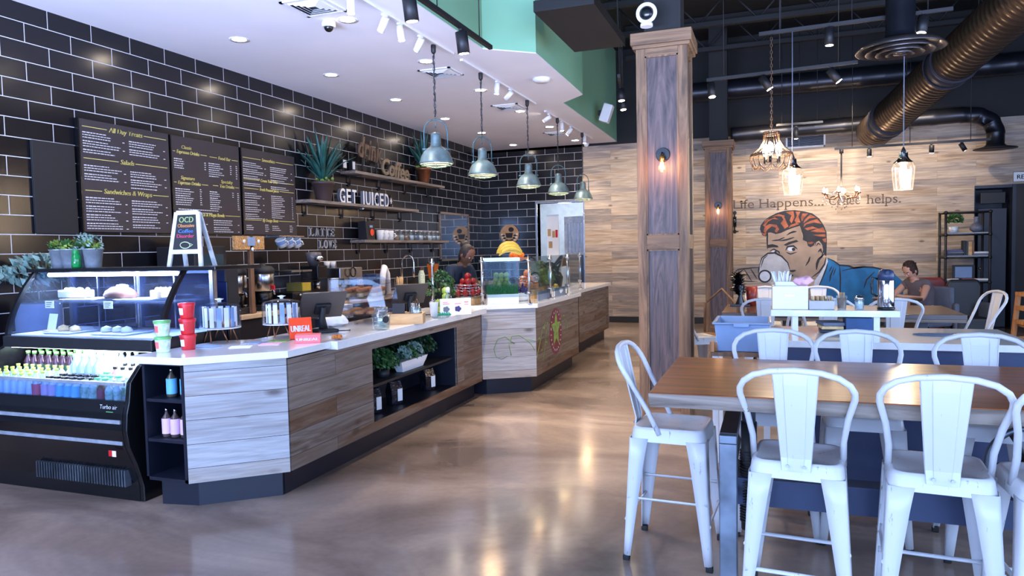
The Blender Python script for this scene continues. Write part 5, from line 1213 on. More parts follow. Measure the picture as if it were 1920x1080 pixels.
MB().box(0.22,0.23,-0.17,0.15,0.42,0.62).build('window', plain('dark_glass', (44,66,74), 0.1), t); MB().lathe([(0.08,0.70),(0.10,0.76),(0.04,0.80),(0.001,0.81)], (-0.02,0,0), 16).build('hopper', M['greycloth'], t)
t = thing('timber_post', 'slim square timber post with a wooden bracket among the coffee urns', 'post', (0.60, 6.06, BT)); MB().box(-0.02,0.02,-0.025,0.025,0,0.80).build('post', M['brownwood'], t, bevel=0.003)
MB().box(-0.02,0.02,-0.24,0.20,0.66,0.80).build('chipboard', plain('chipboard', (200,150,92), 0.7, var=0.3, scale=60), t, bevel=0.003); MB().box(0.02,0.028,-0.06,0.05,0.70,0.79).build('grey_plate', M['ltblue'], t)
b = MB(); b.sph((0.03,-0.12,0.745), 0.02, 10, sx=0.4); b.sph((0.03,0.10,0.745), 0.02, 10, sx=0.4); b.sph((0.03,0.0,0.665), 0.02, 10, sx=0.4); b.build('light_knobs', M['white'], t)
for k in range(3):
    t = thing('hanging_mug', 'white and blue mug hanging below the menu boards, '+('left','middle','right')[k], 'mug', (0.30, 6.96+k*0.14, 1.62), 0, None)
    t.rotation_euler = (0.5, 0, 0)
    MB().lathe([(0.03,-0.05),(0.05,-0.045),(0.062,0.05),(0.057,0.05),(0.045,-0.03)], (0,0,0), 18).build('body', M['whitem'], t); MB().lathe([(0.063,0.0),(0.064,0.045)], (0,0,0), 18, cap=False).build('blue_band', plain('blue_glaze', (120,150,190), 0.3), t)
    MB().tube([(0.055,0,0.03),(0.09,0,0.02),(0.09,0,-0.02),(0.05,0,-0.03)], 0.007, 6).build('handle', M['whitem'], t)
o = MB().box(0.004, 0.34, 0, 0.46, -0.012, 0).box(0.3,0.31,0.06,0.07,-0.02,0).build('mug_rack', M['steel'], loc=(0.0, 6.88, 1.705)); tag(o, 'thin steel mug rack on the wall under the right menu board', 'rack')
t = thing('juice_dispenser', 'clear drink dispenser with yellow juice on the back counter', 'drink dispenser', (0.45, 6.95, BT))
MB().box(-0.14,0.14,-0.20,0.20,0,0.17).build('base', M['black'], t, bevel=0.008)
for k, y in enumerate((-0.10, 0.10)):
    MB().box(-0.12,0.12,y-0.09,y+0.09,0.17,0.40).build('tank', M['acryl'], t); MB().box(-0.125,0.125,y-0.092,y+0.092,0.40,0.42).build('lid', M['steel'], t)
MB().box(-0.11,0.11,0.02,0.18,0.175,0.27).build('juice', M['juicey'], t)
b = MB(); b.cyl((0.14,-0.1,0.14),(0.18,-0.1,0.14),0.012,n=8); b.cyl((0.14,0.1,0.14),(0.18,0.1,0.14),0.012,n=8); b.build('taps', M['steel'], t)
t = thing('coffee_grinder', 'tall black coffee grinder with a grey hopper on the back counter', 'grinder', (0.42, 7.38, BT))
MB().box(-0.12,0.12,-0.11,0.11,0,0.06).box(-0.12,0.04,-0.09,0.09,0.06,0.30).box(-0.12,0.14,-0.10,0.10,0.30,0.46).build('body', M['black'], t, bevel=0.012)
MB().lathe([(0.05,0.46),(0.09,0.54),(0.095,0.62),(0.001,0.63)], (0,0.02,0), 18).build('hopper', plain('smoky_hopper', (92,86,88), 0.2), t); MB().sph((0.11,-0.03,0.55), 0.055, 12, sz=0.7).build('steel_bowl', M['chrome'], t); MB().cyl((0.06,0,0.18),(0.06,0,0.28), 0.03,n=12).build('spout', M['steel'], t)
t = thing('espresso_machine', 'steel and black espresso machine beside the grinder', 'espresso machine', (0.40, 7.95, BT))
MB().box(-0.22,0.22,-0.26,0.26,0.0,0.10).box(-0.22,0.02,-0.26,0.26,0.10,0.36).box(-0.22,0.20,-0.26,0.26,0.28,0.42).build('body', M['steel'], t, bevel=0.012)
b = MB(); b.cyl((0.12,-0.1,0.20),(0.12,-0.1,0.28),0.03,n=12); b.cyl((0.12,0.1,0.20),(0.12,0.1,0.28),0.03,n=12); b.tube([(0.12,-0.1,0.21),(0.22,-0.1,0.19)],0.012,8); b.tube([(0.12,0.1,0.21),(0.22,0.1,0.19)],0.012,8); b.build('group_heads', M['black'], t)
b = MB(); b.tube([(0.15,0.2,0.28),(0.17,0.21,0.15)],0.006,6); b.tube([(0.15,-0.2,0.28),(0.17,-0.21,0.15)],0.006,6); b.build('steam_wands', M['chrome'], t); MB().tube([(0.24,-0.03+0.06*math.cos(a),0.36+0.06*math.sin(a)) for a in [2*PI*i/14 for i in range(14)]],0.01,6,closed=True).build('gauge_ring', M['black'], t)
for k in range(2): MB().lathe([(0.03,0.42),(0.04,0.50),(0.037,0.50)], (-0.1,-0.1+k*0.13,0), 14).build('cup', M['whitem'], t)
t = thing('syrup_rack', 'cluster of dark syrup bottles in a caddy on the back counter', 'bottles', (0.38, 8.42, BT))
for k in range(4): MB().lathe([(0.03,0),(0.032,0.16),(0.014,0.2),(0.013,0.27),(0.001,0.27)], (0.0+0.06*(k%2),-0.05+0.07*(k//2),0), 12).build('syrup_bottle', M['brick'] if k % 2 else M['black'], t)
MB().box(-0.05,0.11,-0.1,0.07,0,0.05).build('caddy', M['blackm'], t)
t = thing('paper_bundle', 'white towel roll hanging over blue cartons on the back counter', 'towel', (0.36, 8.95, BT)); MB().box(-0.12,0.10,-0.16,0.12,0,0.30).build('blue_carton', plain('blue_carton', (52,76,116), 0.6, var=0.4, scale=30), t, bevel=0.004)
MB().tube([(0.13,-0.06,0.02),(0.13,-0.02,0.30),(0.12,0.04,0.40),(0.13,0.1,0.30),(0.13,0.13,0.02)], [0.04,0.045,0.05,0.045,0.04], 10, flat=0.6).build('towel', M['paper'], t)
t = thing('gooseneck_tap', 'tall arched chrome tap at the sink on the back counter', 'tap', (0.42, 9.62, BT))
MB().lathe([(0.03,0),(0.03,0.03),(0.016,0.05)], (0,0,0), 14).tube([(0,0,0.04),(0,0,0.42)]+[(0.10-0.10*math.cos(a),0.0,0.44+0.11*math.sin(a)) for a in [PI*i/10 for i in range(11)]]+[(0.20,0,0.30),(0.20,0,0.22)], 0.012, 8).build('spout', M['chrome'], t); MB().tube([(0,0.03,0.06),(0.0,0.09,0.08)], 0.007, 6).build('lever', M['chrome'], t)
t = thing('straw_cup', 'clear tub packed with pale straws beside the tap', 'straws', (0.56, 9.3, BT)); MB().lathe([(0.06,0),(0.075,0.16)], (0,0,0), 18, cap=False).build('tub', M['acryl'], t)
b = MB(); r_ = random.Random(4)
for k in range(30): a = r_.uniform(0,6.28); q = r_.uniform(0,0.055); b.tube([(q*math.cos(a)*0.8,q*math.sin(a)*0.8,0.005),(q*math.cos(a)*1.2,q*math.sin(a)*1.2,0.23+r_.uniform(-.02,.02))], 0.0045, 5)
b.build('straws', M['dough'], t)
t = thing('sauce_bottle', 'green and white squeeze bottle by the sink', 'bottle', (0.50, 10.1, BT)); MB().lathe([(0.045,0),(0.05,0.02),(0.05,0.24),(0.022,0.32),(0.02,0.36)], (0,0,0), 18).build('bottle', M['choc'], t); MB().lathe([(0.052,0.10),(0.052,0.24),(0.03,0.31)], (0,0,0), 18, cap=False).build('label', M['paleg'], t)
t = thing('blender_jug', 'black blender with orange jug further along the back counter', 'blender', (0.48, 10.55, BT)); MB().frus((0,0,0),0.2,0.2,(0,0,0.16),0.15,0.15).build('base', M['black'], t, bevel=0.008); MB().frus((0,0,0.16),0.1,0.1,(0,0,0.40),0.14,0.14).build('jug', plain('orange_smoothie', (214,110,40), 0.3), t); MB().box(-0.07,0.07,-0.07,0.07,0.40,0.43).build('lid', M['black'], t)
for k, (y, c) in enumerate(((11.0,'steel'),(11.4,'galv'),(11.9,'steel'))):
    o = MB().lathe([(0.07,0),(0.11,0.05),(0.12,0.12),(0.11,0.12)], (0,0,0), 20).build('mixing_bowl', M[c], loc=(0.45, y, BT)); tag(o, ['steel mixing bowl nearest the tap on the back counter','dull steel mixing bowl in the middle of the row','last steel mixing bowl by the mirror'][k], 'bowl')
# ------------------------------------------------------------------ behind the glass guard: fruit displays
RT = 0.927
def riser(x, y, w, h, lab):
    o = MB().box(-w/2,w/2,-w/2,w/2,0,h).build('display_riser', M['lightwood'], loc=(x, y, RT), bevel=0.003); tag(o, lab, 'riser')
def wirebasket(x, y, z, r, h, lab):
    t = thing('fruit_basket', lab, 'basket', (x, y, z)); b = MB()
    for k in range(5): q = r*(0.75+0.25*k/4); b.tube([(q*math.cos(a),q*math.sin(a),0.005+h*k/4) for a in [2*PI*i/20 for i in range(20)]], 0.004, 5, closed=True)
    for i in range(12): a = 2*PI*i/12; b.tube([(r*0.75*math.cos(a),r*0.75*math.sin(a),0.005),(r*math.cos(a),r*math.sin(a),h+0.005)], 0.003, 5)
    b.cyl((0,0,0),(0,0,0.006), r*0.76, n=20); b.build('wire', M['chrome'], t); return t
def pile(m, name, lab, cat, grp, cx, cy, z, R, r, layers, mats=None, sq=1.0):
    first = None
    for L in range(layers):
        RR = R-L*r*(0.9 if name != 'pear' else 0.15)
        if RR < -r*0.1: break
        n = max(1, int(2*PI*RR/(2.1*r))) if RR > r*0.8 else 1
        for i in range(n+ (1 if RR > 2.6*r else 0)):
            if i == n: x, y = 0, 0
            else: a = 2*PI*i/n+L; x, y = (RR*math.cos(a), RR*math.sin(a)) if n > 1 else (0, 0)
            p = (cx+x, cy+y, z+r*sq+L*r*1.55)
            if first is None:
                first = MB().lathe([(0.001,-r*0.9*sq),(r*0.6,-r*0.85*sq),(r,0),(r*0.75,r*0.75*sq),(r*0.2,r*0.86*sq),(0.001,r*0.8*sq)], (0,0,0), 12).build(name, m, loc=p); tag(first, lab, cat, grp)
            else: c = first.copy(); COL.objects.link(c); c.location = p; c.rotation_euler = (0.3*i, 0.2*L, i)
riser(2.70, 6.84, 0.2, 0.08, 'pine block under the basket of apples'); wirebasket(2.70, 6.84, RT+0.08, 0.15, 0.12, 'chrome wire basket of red apples behind the first glass pane')
pile(M['apple'], 'apple', 'red apple heaped in the first wire basket behind the glass', 'apple', 'red apples', 2.70, 6.84, RT+0.09, 0.115, 0.036, 5)
t = thing('herb_bundle', 'bushy green herbs standing at the left end behind the glass', 'herbs', (2.66, 6.28, 0.905)); MB().lathe([(0.06,0),(0.08,0.10)], (0,0,0), 16).build('pot', M['whitem'], t)
b = MB(); bush(b, (0,0,0.21), 0.15, 260, 0.03, 61, 1.2); b.build('foliage', M['leaf1'], t, fix=False)
b = MB()
for k in range(9): b.tube([(0,0,0.08),(0.06*math.cos(k),0.06*math.sin(k),0.28)], 0.004, 5)
b.build('stems', M['stem'], t)
pile(M['greenapple'], 'green_apple', 'pale green apple heaped before the herbs behind the first pane', 'apple', 'green apples', 2.76, 6.16, 0.907, 0.10, 0.036, 4)
# white juice display with wheatgrass tray (angled with the counter)
t = thing('juice_chiller', 'white open-top chiller box glowing behind the angled glass', 'chiller', (2.86, 7.02, RT), A3)
MB().box(0.0,0.36,0.10,0.12,0.0,0.44).box(0.0,0.02,0.10,0.34,0,0.44).box(0.34,0.36,0.10,0.34,0,0.44).box(0,0.36,0.32,0.34,0,0.44).box(0.0,0.36,0.08,0.36,0.44,0.475).build('cabinet', M['acryl'], t, bevel=0.002)
MB().box(0.0,0.36,0.08,0.34,0.435,0.472).build('light_top', emit('chiller_light', (230,240,255), 0.7), t)
MB().box(0.02,0.34,0.13,0.31,0.0,0.02).build('floor', M['white'], t)
pile(M['greenapple'], 'pear', 'green pear stacked inside the white chiller box', 'pear', 'pears in the chiller', 2.86+0.18*math.cos(A3)-0.22*math.sin(A3), 7.02+0.18*math.sin(A3)+0.22*math.cos(A3), RT+0.02, 0.085, 0.03, 6)
t = thing('wheatgrass_tray', 'tray of dense green wheatgrass in a white planter behind the glass', 'plant', (2.90, 6.80, RT), A3)
MB().box(0.03,0.36,0.0,0.07,0,0.10).build('white_planter', M['white'], t, bevel=0.003)
b = MB(); r_ = random.Random(8)
for k in range(520):
    x, y = r_.uniform(0.035,0.355), r_.uniform(0.005,0.065); h = r_.uniform(0.09,0.13); dx, dy = r_.gauss(0,0.008), r_.gauss(0,0.008); w = 0.0022
    b.add([(x-w,y,0.10),(x+w,y,0.10),(x+dx,y+dy,0.10+h)], [(0,1,2)])
o = b.build('grass', M['grass'], t, fix=False); o['kind'] = 'stuff'
t = thing('banana_bunch', 'heap of ripe yellow bananas on top of the white chiller', 'bananas', (2.86+0.15, 7.28, RT+0.476), A3)
for k in range(14):
    pts = []; hz = 0 if k < 8 else 0.045; kk = k if k < 8 else (k-8)*1.2+0.8
    for s in range(9):
        u = s/8; an = -1.1+2.2*u
        pts.append((0.13*math.sin(an), (kk-3.5)*0.030, 0.012+hz+0.10*math.cos(an)-0.02+0.02*math.sin(k*1.3)))
    MB().tube(pts, [0.006,0.012,0.017,0.019,0.02,0.019,0.017,0.011,0.005], 8).build('banana', M['banana'], t, rot=(0,0,0.12*math.sin(k*2)))
# oranges, grapes and greens behind the straight glass
riser(3.03, 7.78, 0.26, 0.10, 'pine block under the basket of oranges'); wirebasket(3.03, 7.78, RT+0.10, 0.15, 0.14, 'chrome wire basket of oranges behind the second straight pane')
pile(M['orangef'], 'orange', 'orange stacked in the wire basket behind the straight glass', 'orange', 'oranges in the basket', 3.03, 7.78, RT+0.11, 0.10, 0.042, 5)
t = thing('fruit_plate', 'orange plate of oranges raised on a stand beside the bananas', 'plate', (2.80, 8.10, RT)); MB().cyl((0,0,0),(0,0,0.01),0.08,n=20).cyl((0,0,0),(0,0,0.42),0.012,n=8).lathe([(0.05,0.42),(0.13,0.45),(0.13,0.46)],(0,0,0),24).build('stand', M['orangef'], t)
pile(M['orangef'], 'orange', 'orange lying on the raised plate beside the bananas', 'orange', 'oranges on the plate', 2.80, 8.10, RT+0.455, 0.06, 0.036, 1)
b = MB()
t = thing('grape_bowl', 'bowl of dark purple grapes low behind the glass', 'bowl', (3.12, 7.35, RT)); MB().lathe([(0.05,0),(0.10,0.05),(0.11,0.09),(0.10,0.09)],(0,0,0),22).build('bowl', M['whitem'], t)
b = MB(); r_ = random.Random(3)
for k in range(70): a = r_.uniform(0,6.28); q = 0.10*math.sqrt(r_.uniform(0,1)); b.sph((q*math.cos(a), q*math.sin(a), 0.09+(0.10-q)*1.0*r_.uniform(0.3,1)), 0.015, 6)
o = b.build('grapes', M['purple'], t); o['kind'] = 'stuff'
for k, (x, y, lf, s) in enumerate(((3.00,8.36,'leaf1',0.17),(3.05,8.64,'leaf2',0.15),(3.18,8.02,'leaf3',0.10))):
    t = thing('leafy_greens', ['crate of leafy kale behind the third glass pane','dark chard leaves at the end of the raised worktop','yellow-green lettuce beside the oranges'][k], 'vegetables', (x, y, RT)); MB().box(-0.09,0.09,-0.08,0.08,0,0.09).build('crate', M['lightwood'], t, bevel=0.003)
    b = MB(); bush(b, (0,0,0.20), s, 380, 0.035, 70+k, 1.2); b.build('leaves', M[lf], t, fix=False)
t = thing('lemon_bowl', 'white bowl of lemons behind the straight glass', 'bowl', (3.24, 8.24, RT)); MB().lathe([(0.04,0),(0.08,0.05),(0.085,0.08),(0.078,0.08)],(0,0,0),20).build('bowl', M['whitem'], t)
pile(M['lemon'], 'lemon', 'lemon lying in the white bowl behind the glass', 'lemon', 'lemons in the bowl', 3.24, 8.24, RT+0.05, 0.04, 0.026, 2)
t = thing('menu_strip', 'grey printed strip with a black emblem standing along the worktop edge', 'sign', (3.30, 7.35, RT)); MB().box(-0.01,0.0,0.0,1.10,0,0.10).build('strip', plain('grey_glass_strip', (120,136,160), 0.3), t); MB().box(0.0,0.004,0.42,0.62,0.005,0.11).build('white_card', M['paper'], t)
b = MB(); put_text(b, 'A', 0.075, (0.0045,0.49,0.03),(0,1,0),(0,0,1),0.001,bold=0.004); put_text(b, 'J', 0.075, (0.0045,0.56,0.03),(0,1,0),(0,0,1),0.001,bold=0.004); b.build('emblem', M['black'], t)
# striped sun hat / scoop stand at the far glass end
t = thing('striped_basket', 'dark basket with a striped cloth cover near the far glass end', 'basket', (2.90, 9.18, 0.91)); MB().lathe([(0.13,0),(0.16,0.20),(0.15,0.22)],(0,0,0),20).build('basket', M['blackm'], t)
b = MB()
for k in range(9): a = -0.9+k*0.22; b.tube([(0.15*math.cos(q)*math.cos(a*0.6),0.16*math.sin(q),0.22+0.26*abs(math.cos(q))*math.cos(a*0.9)) for q in [-1.5+0.3*i for i in range(11)]], 0.012, 6, mi=k % 2)
b.build('striped_cover', [M['blackm'], M['greycloth']], t)
t = thing('white_canister', 'white paper roll canister behind the last glass post', 'canister', (2.95, 9.72, 0.91)); MB().lathe([(0.06,0),(0.06,0.30),(0.05,0.32),(0.001,0.33)],(0,0,0),18).build('canister', M['whitem'], t)
t = thing('arched_tap', 'dark arched pipe stand behind the last glass pane', 'tap', (2.86, 9.98, 0.91)); MB().tube([(0,-0.05,0),(0,-0.05,0.25)]+[(0,0.03-0.08*math.cos(a),0.27+0.16*math.sin(a)) for a in [PI*i/8 for i in range(9)]]+[(0,0.11,0.02)], 0.022, 8).build('pipe', M['brownwood'], t)
# ------------------------------------------------------------------ plants and bags in the counter niche
NY = 3.6
def leafy(x, y, z, r, lab, seed, lf='leaf1', n=420, s=0.022, sq=0.8, lf2='leaf2'):
    t = thing('trailing_plant', lab, 'plant', (x, y, z)); MB().lathe([(0.04,0),(0.05,0.01),(0.055,0.06),(0.001,0.06)],(0,0,0),16).build('pot', M['blackm'], t)
    b = MB(); bush(b, (0,0,r*0.65+0.03), r, n, s, seed, sq); b.build('leaves', M[lf], t, fix=False)
    b = MB(); bush(b, (0,0,r*0.6+0.03), r*0.85, n//2, s, seed+1, sq); b.build('inner_leaves', M[lf2], t, fix=False)
    b = MB()
    for k in range(10): a = k*0.63; b.tube([(0,0,0.05),(r*0.5*math.cos(a),r*0.5*math.sin(a),r*0.8),(r*0.85*math.cos(a),r*0.85*math.sin(a),r*0.5)], 0.0025, 4)
    b.build('stems', M['stem'], t)
leafy(2.76, NY+1.36, 0.495, 0.135, 'leafy green plant at the left of the counter niche', 81)
leafy(2.66, NY+2.22, 0.495, 0.15, 'larger dark green plant at the right of the counter niche', 84, 'leaf2', 520)
leafy(2.58, NY+1.95, 0.495, 0.12, 'dark green plant behind the white trough in the niche', 90, 'leaf2', 260)
t = thing('white_trough', 'white angular trough planter with silvery leaves in the counter niche', 'planter', (2.78, NY+1.78, 0.495)); MB().frus((0,0,0.0),0.06,0.36,(0,0,0.09),0.10,0.48).build('trough', M['white'], t, bevel=0.002)
b = MB(); bush(b, (0,-0.10,0.13), 0.07, 120, 0.025, 96, 1.0); bush(b, (0,0.08,0.13), 0.08, 120, 0.022, 97, 1.1); b.build('silver_leaves', M['leaf5'], t, fix=False)
b = MB(); bush(b, (0,-0.02,0.12), 0.08, 160, 0.022, 98, 1.0); b.build('green_leaves', M['leaf1'], t, fix=False)
for k, y in enumerate((1.26, 1.60, 2.22)):
    t = thing('coffee_bag', ['black coffee bag with white label, left in the lower niche','black coffee bag with white label in the middle of the niche','black coffee bag with white label, right in the lower niche'][k], 'bag', (2.72, NY+y, 0.225), -0.35)
    b = MB(); b.frus((0,0,0),0.07,0.11,(0,0,0.12),0.085,0.125); b.frus((0,0,0.12),0.085,0.125,(0,0,0.20),0.02,0.12); b.build('bag', plain('black_foil', (28,30,44), 0.22, 0.3, var=0.5, scale=25, bump=0.8), t, bevel=0.006)
    MB().box(0.044,0.046,0.0,0.05,0.03,0.13).build('label', M['paper'], t)
# ------------------------------------------------------------------ metal stools
FOOTR = 0.205
def make_stool():
    t = thing('metal_stool', '', 'stool', (0,0,0))
    S = 0.165; SH = 0.635
    def rsq(h, r, z, n=5):
        P = []
        for cx, cy, a0 in ((h-r,h-r,0),(-(h-r),h-r,90),(-(h-r),-(h-r),180),(h-r,-(h-r),270)):
            for i in range(n+1): a = math.radians(a0+90*i/n); P.append((cx+r*math.cos(a), cy+r*math.sin(a), z))
        return P
    b = MB(); rings = [rsq(S+0.012,0.05,SH-0.065), rsq(S+0.004,0.05,SH-0.012), rsq(S-0.004,0.05,SH), rsq(S-0.016,0.045,SH-0.001), rsq(S-0.026,0.04,SH-0.009), rsq(0.03,0.02,SH-0.013)]
    n = len(rings[0]); vs = [p for r in rings for p in r]; fs = []
    for i in range(len(rings)-1):
        for k in range(n): k2 = (k+1) % n; fs.append((i*n+k, i*n+k2, (i+1)*n+k2, (i+1)*n+k))
    fs.append([(len(rings)-1)*n+k for k in range(n)])
    b.add(vs, fs, True); b.build('seat', M['enamel'], t, fix=False)
    b = MB(); b.tube([(-S+0.01,-S+0.01,SH-0.07),(0,0,SH-0.055),(S-0.01,S-0.01,SH-0.07)], 0.009, 6, flat=0.5); b.tube([(-S+0.01,S-0.01,SH-0.07),(0,0,SH-0.06),(S-0.01,-S+0.01,SH-0.07)], 0.009, 6, flat=0.5); b.build('cross_brace', M['enamel'], t)
    for sx in (-1, 1):
        for sy in (-1, 1):
            b = MB(); K = 6; vs = []
            for k in range(K+1):
                s = k/K; z = SH-0.05-(SH-0.075)*s; cx = sx*(S+0.010+(FOOTR-S-0.012)*s); cy = sy*(S+0.010+(FOOTR-S-0.012)*s); w = 0.088-0.056*s**0.85
                # folded L section with a rounded outer edge
                pr = [(cx-sx*w, cy), (cx-sx*w*0.45, cy+sy*0.002), (cx-sx*0.010, cy), (cx-sx*0.002, cy-sy*0.002), (cx, cy-sy*0.010), (cx+sx*0.002, cy-sy*w*0.45), (cx, cy-sy*w)]
                vs += [(p[0], p[1], z) for p in pr]
            m = 7; fs = [(k*m+i, k*m+i+1, (k+1)*m+i+1, (k+1)*m+i) for k in range(K) for i in range(m-1)]
            b.add(vs, fs, True); lg = b.build('leg', M['enamel'], t, fix=False, solid=0.004)
            MB().box(sx*(FOOTR-0.028), sx*(FOOTR+0.003), sy*(FOOTR-0.028), sy*(FOOTR+0.003), 0, 0.026).build('rubber_foot', M['rubber'], lg, bevel=0.004)
    def off(z): return S+0.010+(FOOTR-S-0.012)*((SH-0.05-z)/(SH-0.075))-0.006
    for z, ax in ((0.20,'x'),(0.30,'y')):
        o = off(z)
        for sgn in (-1, 1):
            b = MB(); pts = [(-o,0.0),(-o+0.03,0.0),(o-0.03,0.0),(o,0.0)]
            if ax == 'x': b.tube([(p[0], sgn*o, z) for p in pts], [0.015,0.009,0.009,0.015], 8, flat=0.6)
            else: b.tube([(sgn*o, p[0], z) for p in pts], [0.015,0.009,0.009,0.015], 8, flat=0.6)
            b.build('footrest', M['enamel'], t)
    # back: tube hoop rising from the rear seat corners (rear = -y) with a pressed sheet splat
    def by(z): return -S+0.0-0.085*((z-SH)/0.375)
    pts = []
    for x, z in ((0.150,SH-0.02),(0.168,SH+0.08),(0.183,SH+0.18),(0.205,SH+0.265),(0.204,SH+0.292),(0.188,SH+0.322),(0.15,SH+0.350),(0.09,SH+0.368),(0.0,SH+0.375)): pts.append((x, -0.045-0.205*(z-SH)/0.375, z))
    pts[0] = (0.168, -0.035, SH-0.03)
    pts = pts+[(-p[0], p[1], p[2]) for p in reversed(pts[:-1])]
    MB().tube(pts, 0.0125, 10).build('back_hoop', M['enamel'], t)
    b = MB(); vs = []; K = 8
    for k in range(K+1):
        s = k/K; z = SH-0.03+0.40*s; w = 0.052+0.030*s; y = by(z)-0.004
        if k == 0: y = -S-0.014
        e = 0.006 if 1 <= k <= K-1 else 0
        vs += [(-w,y+0.006,z),(-w*0.96,y,z),(-w*0.55,y,z),(-w*0.5,y-e,z),(w*0.5,y-e,z),(w*0.55,y,z),(w*0.96,y,z),(w,y+0.006,z)]
    m = 8; b.add(vs, [(k*m+i, k*m+i+1, (k+1)*m+i+1, (k+1)*m+i) for k in range(K) for i in range(m-1)], False); b.build('back_splat', M['enamel'], t, fix=False, solid=0.004)
    b = MB()
    for x in (-0.03, 0.03): b.cyl((x,-S-0.024,SH-0.01),(x,-S-0.016,SH-0.01), 0.006, n=8)
    b.build('splat_bolts', M['steel'], t); return t
stool = make_stool()
SP = [(5.215,3.50,-PI/2-0.06,'white metal stool at the left end of the dark table, seen from the side'),
      (5.765,3.11,-0.08,'white metal stool seen from behind, left at the near table edge'),
      (6.255,3.08,-0.08,'white metal stool seen from behind, second along the near table edge'),
      (6.64,3.03,0.03,'white metal stool cut off by the right picture edge at the near table'),
      (5.68,3.96,PI+0.04,'white metal stool on the far side of the table, left by the blue tub'),
      (6.09,3.96,PI,'white metal stool on the far side of the table, in the middle'),
      (6.63,3.90,PI-0.06,'white metal stool on the far side of the table, at the right')]
for i, (x, y, a, l) in enumerate(SP):
    if i == 0: o = stool; o.location = (x, y, 0); o.rotation_euler = (0,0,a)
    else: o = dup(stool, (x, y, 0), a)
    o['label'] = l
# ------------------------------------------------------------------ near table with its metal trestle
t = thing('high_table', 'long dark oak high table with worn edge in the right foreground', 'table', (5.185, 2.965, -0.024))
MB().box(0,2.35,0,1.0,0.862,0.905).build('tabletop', M['tabletop'], t, bevel=0.003)
b = MB(); b.box(0,2.35,-0.004,0.0,0.855,0.900); b.box(-0.004,0,0,1.0,0.855,0.900); b.box(0.0,2.35,0,0.04,0.845,0.862); b.box(0,0.04,0.04,1.0,0.845,0.862); b.build('edge_band', M['tableedge'], t)
for xx in (0.31, 2.0):
    b = MB(); b.box(xx-0.035,xx+0.035,0.03,0.10,0,0.70); b.box(xx-0.035,xx+0.035,0.90,0.97,0,0.70); b.box(xx-0.035,xx+0.035,0.03,0.97,0.70,0.735)
    b.build('trestle', M['bluesteel'], t, bevel=0.004)
    MB().box(xx-0.033,xx+0.033,0.06,0.94,0.735,0.740).build('trestle_cap', M['blackm'], t)
for xx in (0.38, 2.0):
    MB().cyl((xx,0.45,0.20),(xx,0.45,0.70), 0.035, n=16).build('screw_post', M['blackm'], t)
    b = MB()
    for k in range(26): b.tube([(xx+0.039*math.cos(a),0.45+0.039*math.sin(a),0.24+k*0.013) for a in [2*PI*i/12 for i in range(12)]], 0.004, 4, closed=True)
    b.build('screw_thread', M['blackm'], t); MB().cyl((xx,0.45,0.70),(xx,0.45,0.862), 0.03, n=14).build('upper_post', M['bluesteel'], t)
b = MB(); b.cyl((0.31,0.07,0.52),(0.31,0.93,0.52),0.022,n=12); b.cyl((0.31,0.07,0.40),(0.31,0.93,0.40),0.022,n=12); b.build('cross_bar', M['blackm'], t)
b = MB(); b.box(0.31,2.0,0.42,0.49,0.32,0.44); b.box(0.31,2.0,0.40,0.51,0.44,0.45); b.build('stretcher', plain('dark_blue_beam', (62,72,100), 0.4, 0.3), t)
t = thing('crank_wheel', 'cast iron crank wheel under the right part of the near table', 'wheel', (6.72, 3.62, 0.50))
b = MB(); b.tube([(0.17*math.cos(a),0,0.17*math.sin(a)) for a in [2*PI*i/32 for i in range(32)]], 0.014, 8, closed=True); b.build('rim', M['bluesteel'], t)
b = MB()
for i in range(6): a = PI*i/3; b.tube([(0,0,0),(0.16*math.cos(a),0,0.16*math.sin(a))], 0.010, 6)
b.cyl((0,-0.03,0),(0,0.10,0),0.03,n=12); b.build('spokes', M['blackm'], t); MB().cyl((0,0.1,0),(0,0.15,0),0.012,n=8).box(-0.01,0.01,0.11,0.13,-0.5,0.02).build('axle', M['blackm'], t)
# ------------------------------------------------------------------ condiment station
t = thing('condiment_station', 'dark blue self-service unit with white tops behind the near table', 'station', (5.66, 4.52, 0))
MB().box(0.06,1.30,0.05,0.76,0,0.872).build('body', plain('station_blue', (44,56,92), 0.4), t, bevel=0.003)
MB().box(0,1.36,0,0.80,0.872,0.912).build('top', M['quartz'], t, bevel=0.003)
MB().box(0.0,0.74,0.36,0.72,1.022,1.062).build('raised_shelf', M['quartz'], t, bevel=0.003)
for x in (0.13, 0.60):
    for y in (0.40, 0.66): MB().box(x,x+0.035,y,y+0.035,0.912,1.022).build('shelf_leg', M['white'], t)
def onst(x, y, z): return (5.66+x, 4.52+y, z)
SZ = 1.063
t = thing('napkin_box', 'large white napkin box with stirrers and straws on the raised shelf', 'box', onst(0.115,0.50,SZ))
b = MB(); b.box(-0.11,0.11,-0.09,0.09,0,0.15); b.build('box', M['white'], t, bevel=0.003); MB().box(-0.03,0.03,-0.0915,-0.09,0.085,0.095).build('plate', M['steel'], t)
MB().box(-0.11,-0.104,-0.092,0.09,0.0,0.178).build('kraft_side', M['kraft'], t); MB().box(-0.088,0.10,-0.03,-0.02,0.14,0.175).build('white_card', M['paper'], t)
b = MB(); r_ = random.Random(5)
for k in range(22): x = -0.10+0.1*r_.random(); b.tube([(x*0.8,0.02,0.13),(x+r_.uniform(-.02,.02),0.03+r_.uniform(-.02,.02),0.235+r_.uniform(-.03,.01))], 0.0045, 5)
b.build('straws', M['paper'], t); b = MB()
for k in range(12): b.bc((0.03+0.03*r_.random(),0.02*r_.random(),0.158+0.012*r_.random()), (0.04,0.02,0.003), r_.random()*3)
b.build('sachets', M['dough'], t)
